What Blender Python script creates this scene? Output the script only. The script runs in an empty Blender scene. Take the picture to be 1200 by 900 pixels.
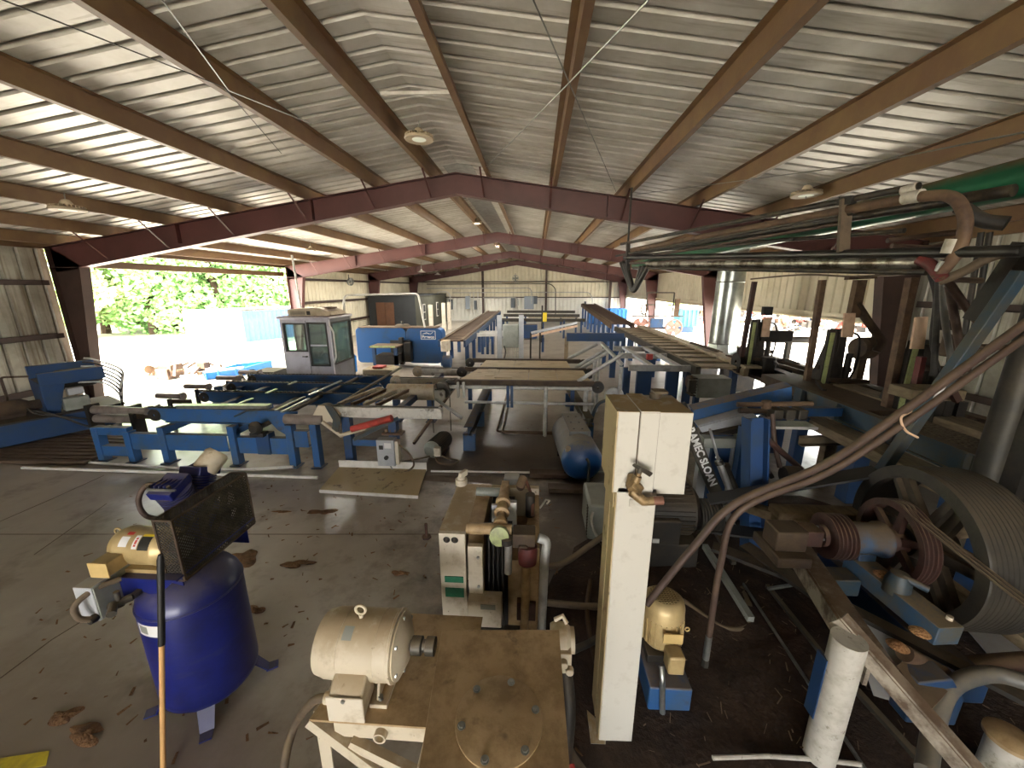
import bpy, math, random
from mathutils import Vector, Matrix
R = math.radians
C = bpy.context.scene.collection
random.seed(7)
PI = math.pi
# ---------- camera model used for taking measurements off the photograph ----------
F, H, PT, YW = 451.0, 2.6, R(14.05), R(3.45)
cp, sp, cy_, sy_ = math.cos(PT), math.sin(PT), math.cos(YW), math.sin(YW)
def P(px, py, x=None, y=None, z=None):
    a = px - 600; d = py - 450
    fw = F*cp - d*sp; dn = d*cp + F*sp
    X, Y, Z = a*cy_ - fw*sy_, fw*cy_ + a*sy_, -dn
    t = (z-H)/Z if z is not None else (y/Y if y is not None else x/X)
    return Vector((X*t, Y*t, H + Z*t))
V = Vector
# ---------- materials ----------
def lin(h):
    h = h.lstrip('#'); o = []
    for i in (0, 2, 4):
        c = int(h[i:i+2], 16)/255
        o.append(c/12.92 if c <= .04045 else ((c+.055)/1.055)**2.4)
    return (*o, 1)
MATS = {}
def mat(name, col, rough=.6, metal=0., col2=None, scale=4., lo=.45, hi=.7, dust=None, dusta=.8, bump=0., bscale=40., stretch=None, streak=None):
    m = bpy.data.materials.new(name); m.use_nodes = True; MATS[name] = m
    nt = m.node_tree; N = nt.nodes; L = nt.links; b = N['Principled BSDF']
    b.inputs['Roughness'].default_value = rough; b.inputs['Metallic'].default_value = metal
    b.inputs['Base Color'].default_value = lin(col)
    tc = N.new('ShaderNodeTexCoord'); vec = tc.outputs['Object']
    if stretch:
        mp = N.new('ShaderNodeMapping'); mp.inputs['Scale'].default_value = stretch
        L.new(vec, mp.inputs['Vector']); vec = mp.outputs['Vector']
    cur = None
    def mix(fac, a, bcol):
        x = N.new('ShaderNodeMix'); x.data_type = 'RGBA'
        L.new(fac, x.inputs[0])
        if a is None: x.inputs[6].default_value = lin(col)
        else: L.new(a, x.inputs[6])
        x.inputs[7].default_value = lin(bcol)
        return x.outputs[2]
    def noise(sc, l, h, det=5, v=None):
        n = N.new('ShaderNodeTexNoise'); n.inputs['Scale'].default_value = sc; n.inputs['Detail'].default_value = det
        n.inputs['Roughness'].default_value = .65
        L.new(v or vec, n.inputs['Vector'])
        r = N.new('ShaderNodeMapRange'); r.inputs[1].default_value = l; r.inputs[2].default_value = h
        L.new(n.outputs['Fac'], r.inputs[0]); return r.outputs[0]
    if col2: cur = mix(noise(scale, lo, hi), cur, col2)
    if streak:
        mp = N.new('ShaderNodeMapping'); mp.inputs['Scale'].default_value = streak[1]
        L.new(tc.outputs['Object'], mp.inputs['Vector'])
        cur = mix(noise(streak[2], streak[3], streak[4], 4, mp.outputs['Vector']), cur, streak[0])
    if dust:
        g = N.new('ShaderNodeNewGeometry'); s = N.new('ShaderNodeSeparateXYZ'); L.new(g.outputs['Normal'], s.inputs[0])
        r = N.new('ShaderNodeMapRange'); r.inputs[1].default_value = .35; r.inputs[2].default_value = .9; r.inputs[4].default_value = dusta
        L.new(s.outputs[2], r.inputs[0])
        q = noise(9, .25, .5); mu = N.new('ShaderNodeMath'); mu.operation = 'MULTIPLY'
        L.new(r.outputs[0], mu.inputs[0]); L.new(q, mu.inputs[1])
        cur = mix(mu.outputs[0], cur, dust)
        rr = N.new('ShaderNodeMapRange'); rr.inputs[3].default_value = rough; rr.inputs[4].default_value = .9
        L.new(mu.outputs[0], rr.inputs[0]); L.new(rr.outputs[0], b.inputs['Roughness'])
        mt = N.new('ShaderNodeMapRange'); mt.inputs[3].default_value = metal; mt.inputs[4].default_value = 0
        L.new(mu.outputs[0], mt.inputs[0]); L.new(mt.outputs[0], b.inputs['Metallic'])
    if cur is not None: L.new(cur, b.inputs['Base Color'])
    if bump:
        n = N.new('ShaderNodeTexNoise'); n.inputs['Scale'].default_value = bscale; n.inputs['Detail'].default_value = 4
        L.new(vec, n.inputs['Vector'])
        u = N.new('ShaderNodeBump'); u.inputs['Strength'].default_value = bump; u.inputs['Distance'].default_value = .02
        L.new(n.outputs['Fac'], u.inputs['Height']); L.new(u.outputs[0], b.inputs['Normal'])
    return m
mat('roof_metal', '#d2d0ca', .42, .3, '#b5b2a8', 1.3, .38, .66, bump=.1, bscale=3, streak=('#8b8270', (1.0, 9, 1), .8, .54, .76))
mat('wall_metal', '#a5a193', .5, .15, '#7d786b', 1.5, .4, .7, streak=('#5d4f3c', (7, 7, .35), 1.0, .5, .72))
mat('wall_tan', '#dbd3bb', .55, .1, '#c2b89d', 1.2, .45, .75)
mat('wall_white', '#e6e4d9', .5, .1, '#cdc9bb', 1.2, .5, .8)
mat('purlin_red', '#6b4f36', .55, 0, '#79603d', 2.2, .4, .68, bump=.06)
mat('frame_red', '#5a3431', .5, 0, '#4c2c28', 1.5, .4, .7, bump=.05)
mat('column_brown', '#46322a', .6, 0, '#33241e', 1.6, .4, .7)
mat('girt', '#3d2b22', .6, 0, '#2c1f19', 3, .4, .7, dust='#5c4a36')
mat('concrete', '#a1988b', .33, 0, '#877c6e', .55, .38, .66, bump=.05, bscale=12, streak=('#5f5447', (1, 1, 1), 1.7, .54, .74))
mat('concrete_dirty', '#7d7061', .75, 0, '#55473a', 1.6, .36, .62, bump=.25, bscale=18)
mat('sawdust', '#291c13', .95, 0, '#402d1e', 5, .42, .68, bump=1.0, bscale=30)
mat('chips', '#7d5c3c', .95, 0, '#5a412b', 8, .4, .65, bump=1.0, bscale=60)
mat('gravel', '#d6cfc0', .9, 0, '#bdb4a2', .4, .4, .7, bump=.3, bscale=8)
mat('deck_blue', '#245184', .5, 0, '#3b5068', 3, .44, .68, dust='#75695a', dusta=.85, bump=.05, streak=('#463f38', (1, 1, 1), 4, .6, .74))
mat('column_blue', '#193e6c', .5, 0, '#2c3d50', 3, .46, .7, dust='#5a5042', dusta=.8)
mat('dark_blue', '#193a63', .55, 0, '#2d3f52', 3, .45, .7, dust='#5d5242', dusta=.85)
mat('steel_blue', '#263d4c', .55, .1, '#403f37', 4, .42, .64, dust='#665b47', dusta=.9)
mat('resaw_blue', '#0e4a80', .38, 0, '#33404a', .9, .5, .72)
mat('tank_blue', '#161f66', .32, 0, '#131a4e', 3, .42, .62, dust='#55505a', dusta=.75, streak=('#2b2f5e', (1, 1, 4), 3, .55, .7))
mat('tank_dusty', '#7f7f7d', .5, 0, '#6b6d6e', 4, .4, .7, dust='#857c6e', dusta=.8)
mat('tank_cap', '#1d4f88', .4, 0, '#1a457a', 3, dust='#7f7a72', dusta=.95)
mat('rubber_dusty', '#2b2823', .55, 0, '#3a352c', 6, .4, .65, dust='#544a3a', dusta=.85, bump=.1)
mat('mid_dusty', '#3b342c', .75, .1, '#4c4336', 5, .4, .65, dust='#65573f', dusta=.8, bump=.1)
mat('dusty_blue', '#33506a', .6, 0, '#4f4f48', 5, .4, .6, dust='#84755c', dusta=1.)
mat('guard_mesh', '#3b362f', .7, .2, '#57503f', 9)
mat('roller_grey', '#8a7f78', .45, .3, '#6e625b', 6)
mat('housing_paint', '#443a31', .7, .1, '#2c4159', 4, .46, .6, dust='#6a5a42', dusta=.7)
mat('arm_white', '#c6c3ba', .5, .1, '#8f8a80', 5, .48, .7, dust='#a8a092', dusta=.6, streak=('#5c5248', (1, 1, 1), 6, .6, .72))
mat('chip_heap', '#b98a5c', .95, 0, '#8f6640', 60, .4, .6, bump=1.0, bscale=90)
mat('hose_grey', '#5c5b57', .5, .1, '#6f675a', 8, dust='#8a7f6c', dusta=.5)
mat('mid_steel_post', '#302f2a', .55, .3, '#4a4337', 3, .4, .65, bump=.05)
mat('black_pipe', '#1b1a18', .4, .1, '#35302a', 5, .45, .7)
mat('grimy_galv', '#8d8a80', .35, .7, '#453c30', 7, .42, .58)
mat('label_white_dull', '#b5afa2', .5, .1, '#8f8876', 12)
mat('bright_blue', '#2f86d8', .5, 0, '#2a70b8', 2)
mat('teal_blue', '#2aa6cc', .5, 0, '#2390b4', 2)
mat('cream', '#c4b9a3', .5, 0, '#9e9078', 6, .5, .72, dust='#a08b6b', dusta=.85, bump=.06, streak=('#5d4c38', (3, 3, 3), 7, .66, .74))
mat('cream_clean', '#cbc2b0', .5, 0, '#a99c84', 7, .5, .72, dust='#a39479', dusta=.6, bump=.05, streak=('#6a5a45', (3, 3, 3), 8, .66, .74))
mat('post_white', '#c0bdb3', .55, 0, '#b4b0a5', 14, .55, .75, dust='#a08a62', dusta=.95, bump=.04, streak=('#9a917d', (5, 5, 5), 12, .68, .78))
mat('post_tan', '#a8966f', .6, 0, '#57452d', 9, .58, .7)
mat('tan_plate', '#a68c67', .6, 0, '#856c49', 9, .42, .66, bump=.08, streak=('#4a3a27', (1, 1, 1), 5, .62, .74))
mat('gold', '#bfa878', .42, .25, '#a58f62', 5, dust='#9a8862', dusta=.5)
mat('bright_gold', '#cbb076', .45, .05, '#bda268', 5)
mat('galv', '#9ea09c', .36, .8, '#7d7f7b', 6, .4, .65)
mat('duct_metal', '#aeb2ad', .28, .9, '#8a8f8a', 2, .4, .65)
mat('rail_grey', '#b2b2ae', .5, .3, '#8c8a84', 6)
mat('grey_paint', '#8d9088', .5, .1, '#787b73', 4)
mat('light_grey', '#a9acb0', .5, .1, '#969a9f', 5, dust='#a19a8c', dusta=.6)
mat('cab_grey', '#c2c0c8', .5, .1, '#a8a5aa', 3, dust='#8c7868', dusta=.8)
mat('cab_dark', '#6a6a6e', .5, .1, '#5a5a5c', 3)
mat('dark_steel', '#2a2825', .55, .4, '#3c342b', 5, dust='#574b3a', dusta=.85, bump=.1)
mat('mid_steel', '#4a4740', .5, .5, '#3c342b', 5, dust='#6b5e49', dusta=.8)
mat('rusty', '#3d3027', .75, .15, '#51422f', 6, .4, .65, dust='#5a4c39', dusta=.6, bump=.2)
mat('rust_red', '#432b24', .65, .1, '#332420', 8, dust='#6a563c', dusta=.7, bump=.1)
mat('rust_light', '#66503b', .7, .1, '#48352a', 7, .4, .65, dust='#75644c', dusta=.6)
mat('chrome', '#d8d8d8', .32, .9)
mat('copper', '#80594a', .5, .4, '#66463a', 9)
mat('brass', '#8a7350', .5, .4, '#5e4e38', 20, .45, .6)
mat('rubber', '#22201e', .6, 0, '#37322c', 9, dust='#5a4f40', dusta=.6)
mat('hose_tan', '#5c4e3d', .7, 0, '#483c30', 9, dust='#776851', dusta=.7)
mat('hose_rust', '#41312a', .6, .1, '#564437', 6, dust='#75634c', dusta=.7)
mat('black', '#141413', .55)
mat('rod_black', '#26231f', .5, .3, '#4b4030', 9, dust='#6a5a45', dusta=.6)
mat('green_duct', '#1f6647', .3, .3, '#17513a', 3, dust='#7a6645', dusta=1.)
mat('plywood', '#c0ab86', .7, 0, '#9d8762', 3, .4, .7, stretch=(1, 6, 1), streak=('#6d5a42', (1, 1, 1), 3, .6, .74))
mat('ply_brown', '#5c3a22', .6, 0, '#4a2f1e', 2, .4, .7)
mat('wood_dusty', '#7d6e55', .8, 0, '#5d503d', 5, .4, .7, bump=.25, stretch=(4, 1, 4))
mat('wood_board', '#a3998a', .8, 0, '#57483a', 5, .45, .62, dust='#66503a', dusta=.8, bump=.2)
mat('timber', '#5b4a3b', .8, 0, '#453629', 4, .4, .7, bump=.2)
mat('pale_wood', '#d3b497', .7, 0, '#b8967a', 8)
mat('stick_wood', '#c79c66', .5, 0, '#b58a55', 6)
mat('slat_tan', '#a09076', .6, .1, '#7b6b54', 5)
mat('concrete_like', '#7c715d', .95, 0, '#4d4437', 30, .42, .6, bump=1.0, bscale=60)
mat('white_paint', '#cdcbc5', .5, 0, '#b5b1a6', 5)
mat('pvc_white', '#bdb9af', .5, 0, '#a19b8d', 12, streak=('#7d7566', (1, 1, 1), 18, .6, .7))
mat('red_paint', '#b6433a', .5, 0, '#8d3a33', 8)
mat('red_post', '#5e221f', .6, 0, '#3a1f1c', 5)
mat('pink_steel', '#c08a80', .6, 0, '#a4706a', 5)
mat('pink_wheel', '#b58779', .6, .1, '#93655a', 5)
mat('yellow', '#d9c02c', .5); mat('yellow_floor', '#c8b42e', .6, 0, '#9c8c34', 8)
mat('scale_green', '#9aa36a', .5, 0, '#6d7050', 10)
mat('label_white', '#d8d8d6', .5); mat('label_green', '#1f6f52', .5, 0, '#2f7a5e', 20)
mat('label_dark', '#23231f', .5); mat('label_red', '#b63a30', .5)
mat('office_dark', '#1f2224', .7, 0, '#1a1c1e', 3); mat('office_olive', '#3f3f33', .7, 0, '#35352b', 3)
mat('box_grey', '#8b949c', .5, .1); mat('box_dark', '#4b5258', .5, .1)
mat('trunk', '#4b3a2b', .9, 0, '#3a2d22', 6)
mat('leaf_a', '#7fae66', .8, 0, '#a4c884', .8, .4, .6); mat('leaf_b', '#6c9f62', .8, 0, '#8dbd7a', .8, .4, .6); mat('leaf_c', '#b3cf88', .8, 0, '#cfe0a8', .8, .4, .6)
mat('container_white', '#e6e6e2', .5); mat('container_blue', '#2f4f8a', .5, 0, '#3a5a94', 2)
mat('ac_beige', '#b9aa90', .55, 0, '#a39274', 5)
mat('leather', '#1c2024', .5)
mat('orange', '#d07a2c', .6)
def glass(name, col, a):
    m = bpy.data.materials.new(name); m.use_nodes = True; MATS[name] = m
    nt = m.node_tree; N = nt.nodes; L = nt.links
    for n in list(N): N.remove(n)
    o = N.new('ShaderNodeOutputMaterial'); g = N.new('ShaderNodeBsdfGlossy'); t = N.new('ShaderNodeBsdfTransparent'); x = N.new('ShaderNodeMixShader')
    d = N.new('ShaderNodeBsdfDiffuse'); y = N.new('ShaderNodeMixShader'); d.inputs[0].default_value = lin('#b8c8c0'); y.inputs[0].default_value = .16
    g.inputs['Roughness'].default_value = .04; g.inputs['Color'].default_value = (1, 1, 1, 1); t.inputs['Color'].default_value = lin(col)
    x.inputs[0].default_value = a
    L.new(t.outputs[0], x.inputs[1]); L.new(g.outputs[0], x.inputs[2]); L.new(x.outputs[0], y.inputs[1]); L.new(d.outputs[0], y.inputs[2]); L.new(y.outputs[0], o.inputs[0])
def glow(name, col, e):
    m = mat(name, col); b = m.node_tree.nodes['Principled BSDF']; b.inputs['Emission Color'].default_value = lin(col); b.inputs['Emission Strength'].default_value = e
glow('lamp_glow', '#fff4dc', 4); glow('lamp_dim', '#dfe3d2', .12)  # lamp_glow: far lenses and bulbs set glowing along with the added fill
glass('cab_glass', '#b6cfc6', .14)
def grid_mat(name, col, cell, wire):
    # expanded metal mesh: transparent diamonds between strands
    m = bpy.data.materials.new(name); m.use_nodes = True; MATS[name] = m
    return m
# ---------- mesh builder ----------
def frame(d, up=(0, 0, 1)):
    d = Vector(d).normalized(); u = Vector(up)
    if abs(d.dot(u)) > .98: u = Vector((0, 1, 0))
    s = d.cross(u).normalized(); return d, s, s.cross(d).normalized()
class MB:
    def __init__(s): s.v = []; s.f = []
    def add(s, vs, fs):
        b = len(s.v); s.v += [Vector(a) for a in vs]; s.f += [tuple(b+i for i in f) for f in fs]; return s
    def box(s, x0, x1, y0, y1, z0, z1):
        return s.add([(x, y, z) for x in (x0, x1) for y in (y0, y1) for z in (z0, z1)],
                     [(0, 1, 3, 2), (4, 6, 7, 5), (0, 4, 5, 1), (2, 3, 7, 6), (0, 2, 6, 4), (1, 5, 7, 3)])
    def bar(s, a, b, w, h, up=(0, 0, 1), w2=None, h2=None):
        a = Vector(a); b = Vector(b); d, sd, u = frame(b-a, up); w2 = w2 or w; h2 = h2 or h
        vs = []
        for p, ww, hh in ((a, w, h), (b, w2, h2)):
            for i, j in ((-1, -1), (1, -1), (1, 1), (-1, 1)): vs.append(p + sd*(i*ww/2) + u*(j*hh/2))
        return s.add(vs, [(3, 2, 1, 0), (4, 5, 6, 7), (0, 1, 5, 4), (1, 2, 6, 5), (2, 3, 7, 6), (3, 0, 4, 7)])
    def prof(s, poly, a, b, up=(0, 0, 1), cap=True):
        # poly (side, up) extruded a->b
        a = Vector(a); b = Vector(b); d, sd, u = frame(b-a, up); n = len(poly)
        vs = [p + sd*q[0] + u*q[1] for p in (a, b) for q in poly]
        fs = [(i, (i+1) % n, n+(i+1) % n, n+i) for i in range(n)]
        if cap: fs += [tuple(range(n))[::-1], tuple(range(n, 2*n))]
        return s.add(vs, fs)
    def ibeam(s, a, b, w, h, t=.012, up=(0, 0, 1), h2=None, ft=None):
        ft = ft or t; h2 = h2 or h; a = Vector(a); b = Vector(b); d, sd, u = frame(b-a, up)
        s.bar(a+u*(h/2-ft/2), b+u*(h2/2-ft/2), w, ft, up); s.bar(a-u*(h/2-ft/2), b-u*(h2/2-ft/2), w, ft, up)
        return s.bar(a, b, t, h-2*ft+.001, up, t, h2-2*ft+.001)
    def chan(s, a, b, w, h, t=.01, up=(0, 0, 1), flip=1):
        q = flip
        poly = [(-q*w/2, -h/2), (q*w/2, -h/2), (q*w/2, -h/2+t), (-q*w/2+q*t, -h/2+t), (-q*w/2+q*t, h/2-t), (q*w/2, h/2-t), (q*w/2, h/2), (-q*w/2, h/2)]
        return s.prof(poly, a, b, up)
    def cyl(s, a, b, r, r2=None, n=20, cap=True):
        a = Vector(a); b = Vector(b); r2 = r if r2 is None else r2; d, sd, u = frame(b-a)
        vs = [p + (sd*math.cos(2*PI*i/n) + u*math.sin(2*PI*i/n))*q for p, q in ((a, r), (b, r2)) for i in range(n)]
        fs = [(i, (i+1) % n, n+(i+1) % n, n+i) for i in range(n)]
        if cap: fs += [tuple(range(n))[::-1], tuple(range(n, 2*n))]
        return s.add(vs, fs)
    def lathe(s, prof, o, axis=(0, 0, 1), n=32, close=False):
        o = Vector(o); d, sd, u = frame(axis); m = len(prof)
        vs = [o + d*t + (sd*math.cos(2*PI*i/n) + u*math.sin(2*PI*i/n))*r for r, t in prof for i in range(n)]
        fs = []
        for k in range(m if close else m-1):
            k2 = (k+1) % m
            for i in range(n):
                j = (i+1) % n; fs.append((k*n+i, k*n+j, k2*n+j, k2*n+i))
        if not close:
            if prof[0][0] > 1e-6: fs.append(tuple(range(n))[::-1])
            if prof[-1][0] > 1e-6: fs.append(tuple((m-1)*n+i for i in range(n)))
        return s.add(vs, fs)
    def tube(s, pts, r, n=10, bend=None, closed=False):
        pts = [Vector(p) for p in pts]
        if bend: pts = fillet(pts, bend)
        m = len(pts); d = [(pts[min(i+1, m-1)]-pts[max(i-1, 0)]).normalized() for i in range(m)]
        _, sd, u = frame(d[0]); vs = []
        for i in range(m):
            sd = (sd - d[i]*sd.dot(d[i])).normalized(); u = sd.cross(d[i])
            rr = r[i] if isinstance(r, (list, tuple)) else r
            vs += [pts[i] + (sd*math.cos(2*PI*k/n) + u*math.sin(2*PI*k/n))*rr for k in range(n)]
        fs = [(i*n+k, i*n+(k+1) % n, (i+1)*n+(k+1) % n, (i+1)*n+k) for i in range(m-1) for k in range(n)]
        fs += [tuple(range(n))[::-1], tuple((m-1)*n+k for k in range(n))]
        return s.add(vs, fs)
    def prism(s, poly, axis, t0, t1):
        # poly in the plane across axis: 'x': (y,z), 'y': (x,z), 'z': (x,y)
        def mk(p, t): return {'x': (t, p[0], p[1]), 'y': (p[0], t, p[1]), 'z': (p[0], p[1], t)}[axis]
        n = len(poly); vs = [mk(p, t) for t in (t0, t1) for p in poly]
        return s.add(vs, [(i, (i+1) % n, n+(i+1) % n, n+i) for i in range(n)] + [tuple(range(n))[::-1], tuple(range(n, 2*n))])
    def slab(s, pts, n, t):
        # planar polygon pts thickened by t along n
        n = Vector(n).normalized()*t; m = len(pts); pts = [Vector(p) for p in pts]
        return s.add(pts + [p+n for p in pts], [(i, (i+1) % m, m+(i+1) % m, m+i) for i in range(m)] + [tuple(range(m))[::-1], tuple(range(m, 2*m))])
    def rot(s, M, i0=0):
        for i in range(i0, len(s.v)): s.v[i] = M @ s.v[i]
        return s
    def build(s, name, m, parent=None, bevel=0, local=False, sub=0):
        me = bpy.data.meshes.new(name)
        off = Vector((0, 0, 0))
        if parent is not None and not local: off = WORLD.get(parent.name, Vector((0, 0, 0)))
        me.from_pydata([tuple(v-off) for v in s.v], [], s.f); me.update()
        import bmesh
        bm = bmesh.new(); bm.from_mesh(me); bmesh.ops.recalc_face_normals(bm, faces=bm.faces); bm.to_mesh(me); bm.free()
        o = bpy.data.objects.new(name, me); C.objects.link(o); me.materials.append(MATS[m])
        for p in me.polygons: p.use_smooth = True
        me.set_sharp_from_angle(angle=R(38))
        if bevel:
            b = o.modifiers.new('b', 'BEVEL'); b.width = bevel; b.segments = 2; b.limit_method = 'ANGLE'; b.angle_limit = R(40)
        if parent is not None:
            o.parent = parent; WORLD[o.name] = off if not local else Vector((0, 0, 0))
        return o
def fillet(pts, r, n=7):
    out = [pts[0]]
    for i in range(1, len(pts)-1):
        a, b, c = pts[i-1], pts[i], pts[i+1]; u = (a-b); w = (c-b); q = min(r, u.length*.48, w.length*.48)
        p0 = b+u.normalized()*q; p1 = b+w.normalized()*q
        for k in range(n+1):
            t = k/n; out.append(p0*(1-t)**2 + b*2*t*(1-t) + p1*t*t)
    out.append(pts[-1]); return out
def catmull(pts, n=8):
    pts = [Vector(p) for p in pts]; q = [pts[0]*2-pts[1]] + pts + [pts[-1]*2-pts[-2]]; out = []
    for i in range(1, len(q)-2):
        for k in range(n):
            t = k/n; a, b, c, d = q[i-1], q[i], q[i+1], q[i+2]
            out.append(.5*((2*b)+(c-a)*t+(2*a-5*b+4*c-d)*t*t+(3*b-a-3*c+d)*t**3))
    out.append(pts[-1]); return out
WORLD = {}
def tag(o, label=None, cat=None, group=None, kind=None):
    if label: o['label'] = label
    if cat: o['category'] = cat
    if group: o['group'] = group
    if kind: o['kind'] = kind
    return o
def thing(name, loc, label, cat, group=None, rz=0):
    o = bpy.data.objects.new(name, None); C.objects.link(o); o.location = loc; o.rotation_euler.z = rz
    o.empty_display_size = .1; WORLD[o.name] = Vector(loc)
    return tag(o, label, cat, group)
def struct(name, mb, m, label=None, bevel=0):
    o = mb.build(name, m, None, bevel); o['kind'] = 'structure'
    if label: o['label'] = label
    return o
def copy_tree(o, parent=None):
    c = o.copy(); C.objects.link(c)
    if parent is not None: c.parent = parent
    for ch in o.children: copy_tree(ch, c)
    return c
def text(name, s, m, parent, M, size, ext=.001, bold=0, local=False):
    cu = bpy.data.curves.new(name, 'FONT'); cu.body = s; cu.size = size; cu.extrude = ext; cu.offset = bold; cu.align_x = 'CENTER'; cu.align_y = 'CENTER'
    t = bpy.data.objects.new(name, cu); C.objects.link(t); bpy.context.view_layer.update()
    me = bpy.data.meshes.new_from_object(t); bpy.data.objects.remove(t)
    me.transform(M)
    if parent is not None and not local: me.transform(Matrix.Translation(-WORLD.get(parent.name, Vector())))
    o = bpy.data.objects.new(name, me); C.objects.link(o); me.materials.clear(); me.materials.append(MATS[m]); o.parent = parent
    return o
def sheave(mb, o, axis, r, w, bore=.03, grooves=3, n=40):
    g = w/grooves; pr = [(bore, 0), (r, 0)]
    for i in range(grooves):
        pr += [(r, i*g+g*.15), (r-.022, i*g+g*.4), (r-.022, i*g+g*.6), (r, i*g+g*.85)]
    pr += [(r, w), (bore, w)]
    return mb.lathe(pr, o, axis, n, close=True)
SKY, SUN, EXPO, LAMP = 6.0, 22.0, 1.6, 60
# ================= THE BUILDING =================
XR, SL, WL, WR, YF, YB = -1.5, .146, -10.15, 7.1, -9.0, 31.5
def zr(x, off=0): return 4.86 - SL*abs(x-XR) + off      # underside of the roof sheets
struct('floor', MB().box(WL-.1, WR+.1, YF, YB, -.3, 0), 'concrete')
def floor_dirt(m, spots):
    # mottled dirt areas with noisy borders worn into the slab
    nt = m.node_tree; N = nt.nodes; L = nt.links; b = N['Principled BSDF']; src = b.inputs['Base Color'].links[0].from_socket
    tc = N.new('ShaderNodeTexCoord'); nz = N.new('ShaderNodeTexNoise'); nz.inputs['Scale'].default_value = 1.6; nz.inputs['Detail'].default_value = 7; nz.inputs['Roughness'].default_value = .7
    L.new(tc.outputs['Object'], nz.inputs['Vector'])
    for cx, cy, rx, ry, col, amt in spots:
        mp = N.new('ShaderNodeMapping'); mp.vector_type = 'TEXTURE'; mp.inputs['Location'].default_value = (cx, cy, 0); mp.inputs['Scale'].default_value = (rx, ry, 1)
        L.new(tc.outputs['Object'], mp.inputs['Vector']); ln = N.new('ShaderNodeVectorMath'); ln.operation = 'LENGTH'; L.new(mp.outputs[0], ln.inputs[0])
        ad = N.new('ShaderNodeMath'); ad.operation = 'MULTIPLY_ADD'; ad.inputs[1].default_value = 2.2; L.new(nz.outputs['Fac'], ad.inputs[0]); L.new(ln.outputs['Value'], ad.inputs[2])
        r = N.new('ShaderNodeMapRange'); r.inputs[1].default_value = 1.75; r.inputs[2].default_value = 2.35; r.inputs[3].default_value = amt; r.inputs[4].default_value = 0; L.new(ad.outputs[0], r.inputs[0])
        x = N.new('ShaderNodeMix'); x.data_type = 'RGBA'; L.new(r.outputs[0], x.inputs[0]); L.new(src, x.inputs[6]); x.inputs[7].default_value = lin(col); src = x.outputs[2]
    L.new(src, b.inputs['Base Color'])
floor_dirt(MATS['concrete'], [(-.3, 5.8, 3.2, 1.2, '#4f4133', .85), (-1.2, 8.5, 3.5, 2.2, '#6d6153', .6), (1.6, 3.4, 2.6, 2.6, '#3d3024', .8), (-2.8, 1.2, 1.6, .9, '#6a5b4a', .5), (1.5, 12, 4, 3, '#6d6254', .5)])
struct('ground', MB().box(-120, 120, -40, 140, -.5, -.06), 'gravel')
# stained floor area under the machines
def blob(cx, cy, rx, ry, z, n=40, seed=0, rough=.12):
    rr = random.Random(seed); m = MB(); vs = []; ph = [rr.random()*6.28 for _ in range(6)]
    for k in range(5):
        f = 1-k/5.
        for i in range(n):
            a = 2*PI*i/n; q = 1+rough*sum(math.sin(a*(j+2)+ph[j])/(j+1) for j in range(5))+rr.uniform(-.02, .02)
            vs.append((cx+rx*q*f*math.cos(a), cy+ry*q*f*math.sin(a), z*(1-f**2)*(.6+.8*rr.random())+.004))
    vs.append((cx, cy, z)); fs = []
    for k in range(4):
        for i in range(n):
            j = (i+1) % n; fs.append((k*n+i, k*n+j, (k+1)*n+j, (k+1)*n+i))
    fs += [(4*n+i, 4*n+(i+1) % n, 5*n) for i in range(n)]
    return m.add(vs, fs)
def ribbed(y0, y1, fx, pitch=.305, h=.03, base=.055, top=.022):
    out = []; y = y0
    while y < y1:
        out += [(y, 0), (y+pitch*.5-base/2, 0), (y+pitch*.5-top/2, h), (y+pitch*.5+top/2, h), (y+pitch*.5+base/2, 0)]; y += pitch
    out.append((y, 0)); return out
# roof sheets: ribs run down the slope
def roof(side):
    m = MB(); pr = ribbed(YF, YB+.2, 0, .24, .03, .075, .03); xe = WL-.25 if side < 0 else WR+.25
    x0 = XR+side*.0; n = len(pr); vs = []
    for x in (x0, xe):
        vs += [(x, y, zr(x)+h) for y, h in pr]
    fs = [(i, i+1, n+i+1, n+i) for i in range(n-1)]
    return m.add(vs, fs)
struct('ceiling', roof(-1), 'roof_metal', 'west slope of ribbed metal roof sheets'); struct('ceiling', roof(1), 'roof_metal', 'east slope of ribbed metal roof sheets')
# ridge flashing seen from below
m = MB(); n = 0
for y, h in ribbed(YF, YB, 0, .305, .034, .085, .035):
    pass
struct('trim_1', MB().prism([(XR-.28, zr(XR-.28)-.006), (XR, zr(XR)-.004), (XR+.28, zr(XR+.28)-.006), (XR+.28, zr(XR+.28)-.002), (XR, zr(XR)+.0), (XR-.28, zr(XR-.28)-.002)], 'y', 7.9, YB), 'galv')
# walls, ribs upright
def wall_x(x, y0, y1, z0, z1, s):
    m = MB(); pr = ribbed(y0, y1, 0, .305, .04, .07, .025); n = len(pr)
    vs = [(x+s*h, y, z) for z in (z0, z1) for y, h in pr]; return m.add(vs, [(i, i+1, n+i+1, n+i) for i in range(n-1)])
def wall_y(y, x0, x1, z0, zf, s):
    m = MB(); pr = ribbed(x0, x1, 0, .305, .045, .07, .025); n = len(pr)
    vs = [(x, y+s*h, z0) for x, h in pr] + [(x, y+s*h, zf(x)) for x, h in pr]; return m.add(vs, [(i, i+1, n+i+1, n+i) for i in range(n-1)])
ez = zr(WL)
struct('wall_left', wall_x(WL, YF, 7.75, 0, ez, -1), 'wall_metal', 'ribbed metal wall beside the blue power unit')
struct('wall_left', wall_x(WL, 15.7, YB, 0, ez, -1), 'wall_tan', 'ribbed metal wall behind the operator cab')
struct('wall_right', wall_x(WR, 7.9, YB, 1.9, zr(WR), 1), 'wall_tan', 'upper ribbed wall above the open side')
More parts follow.
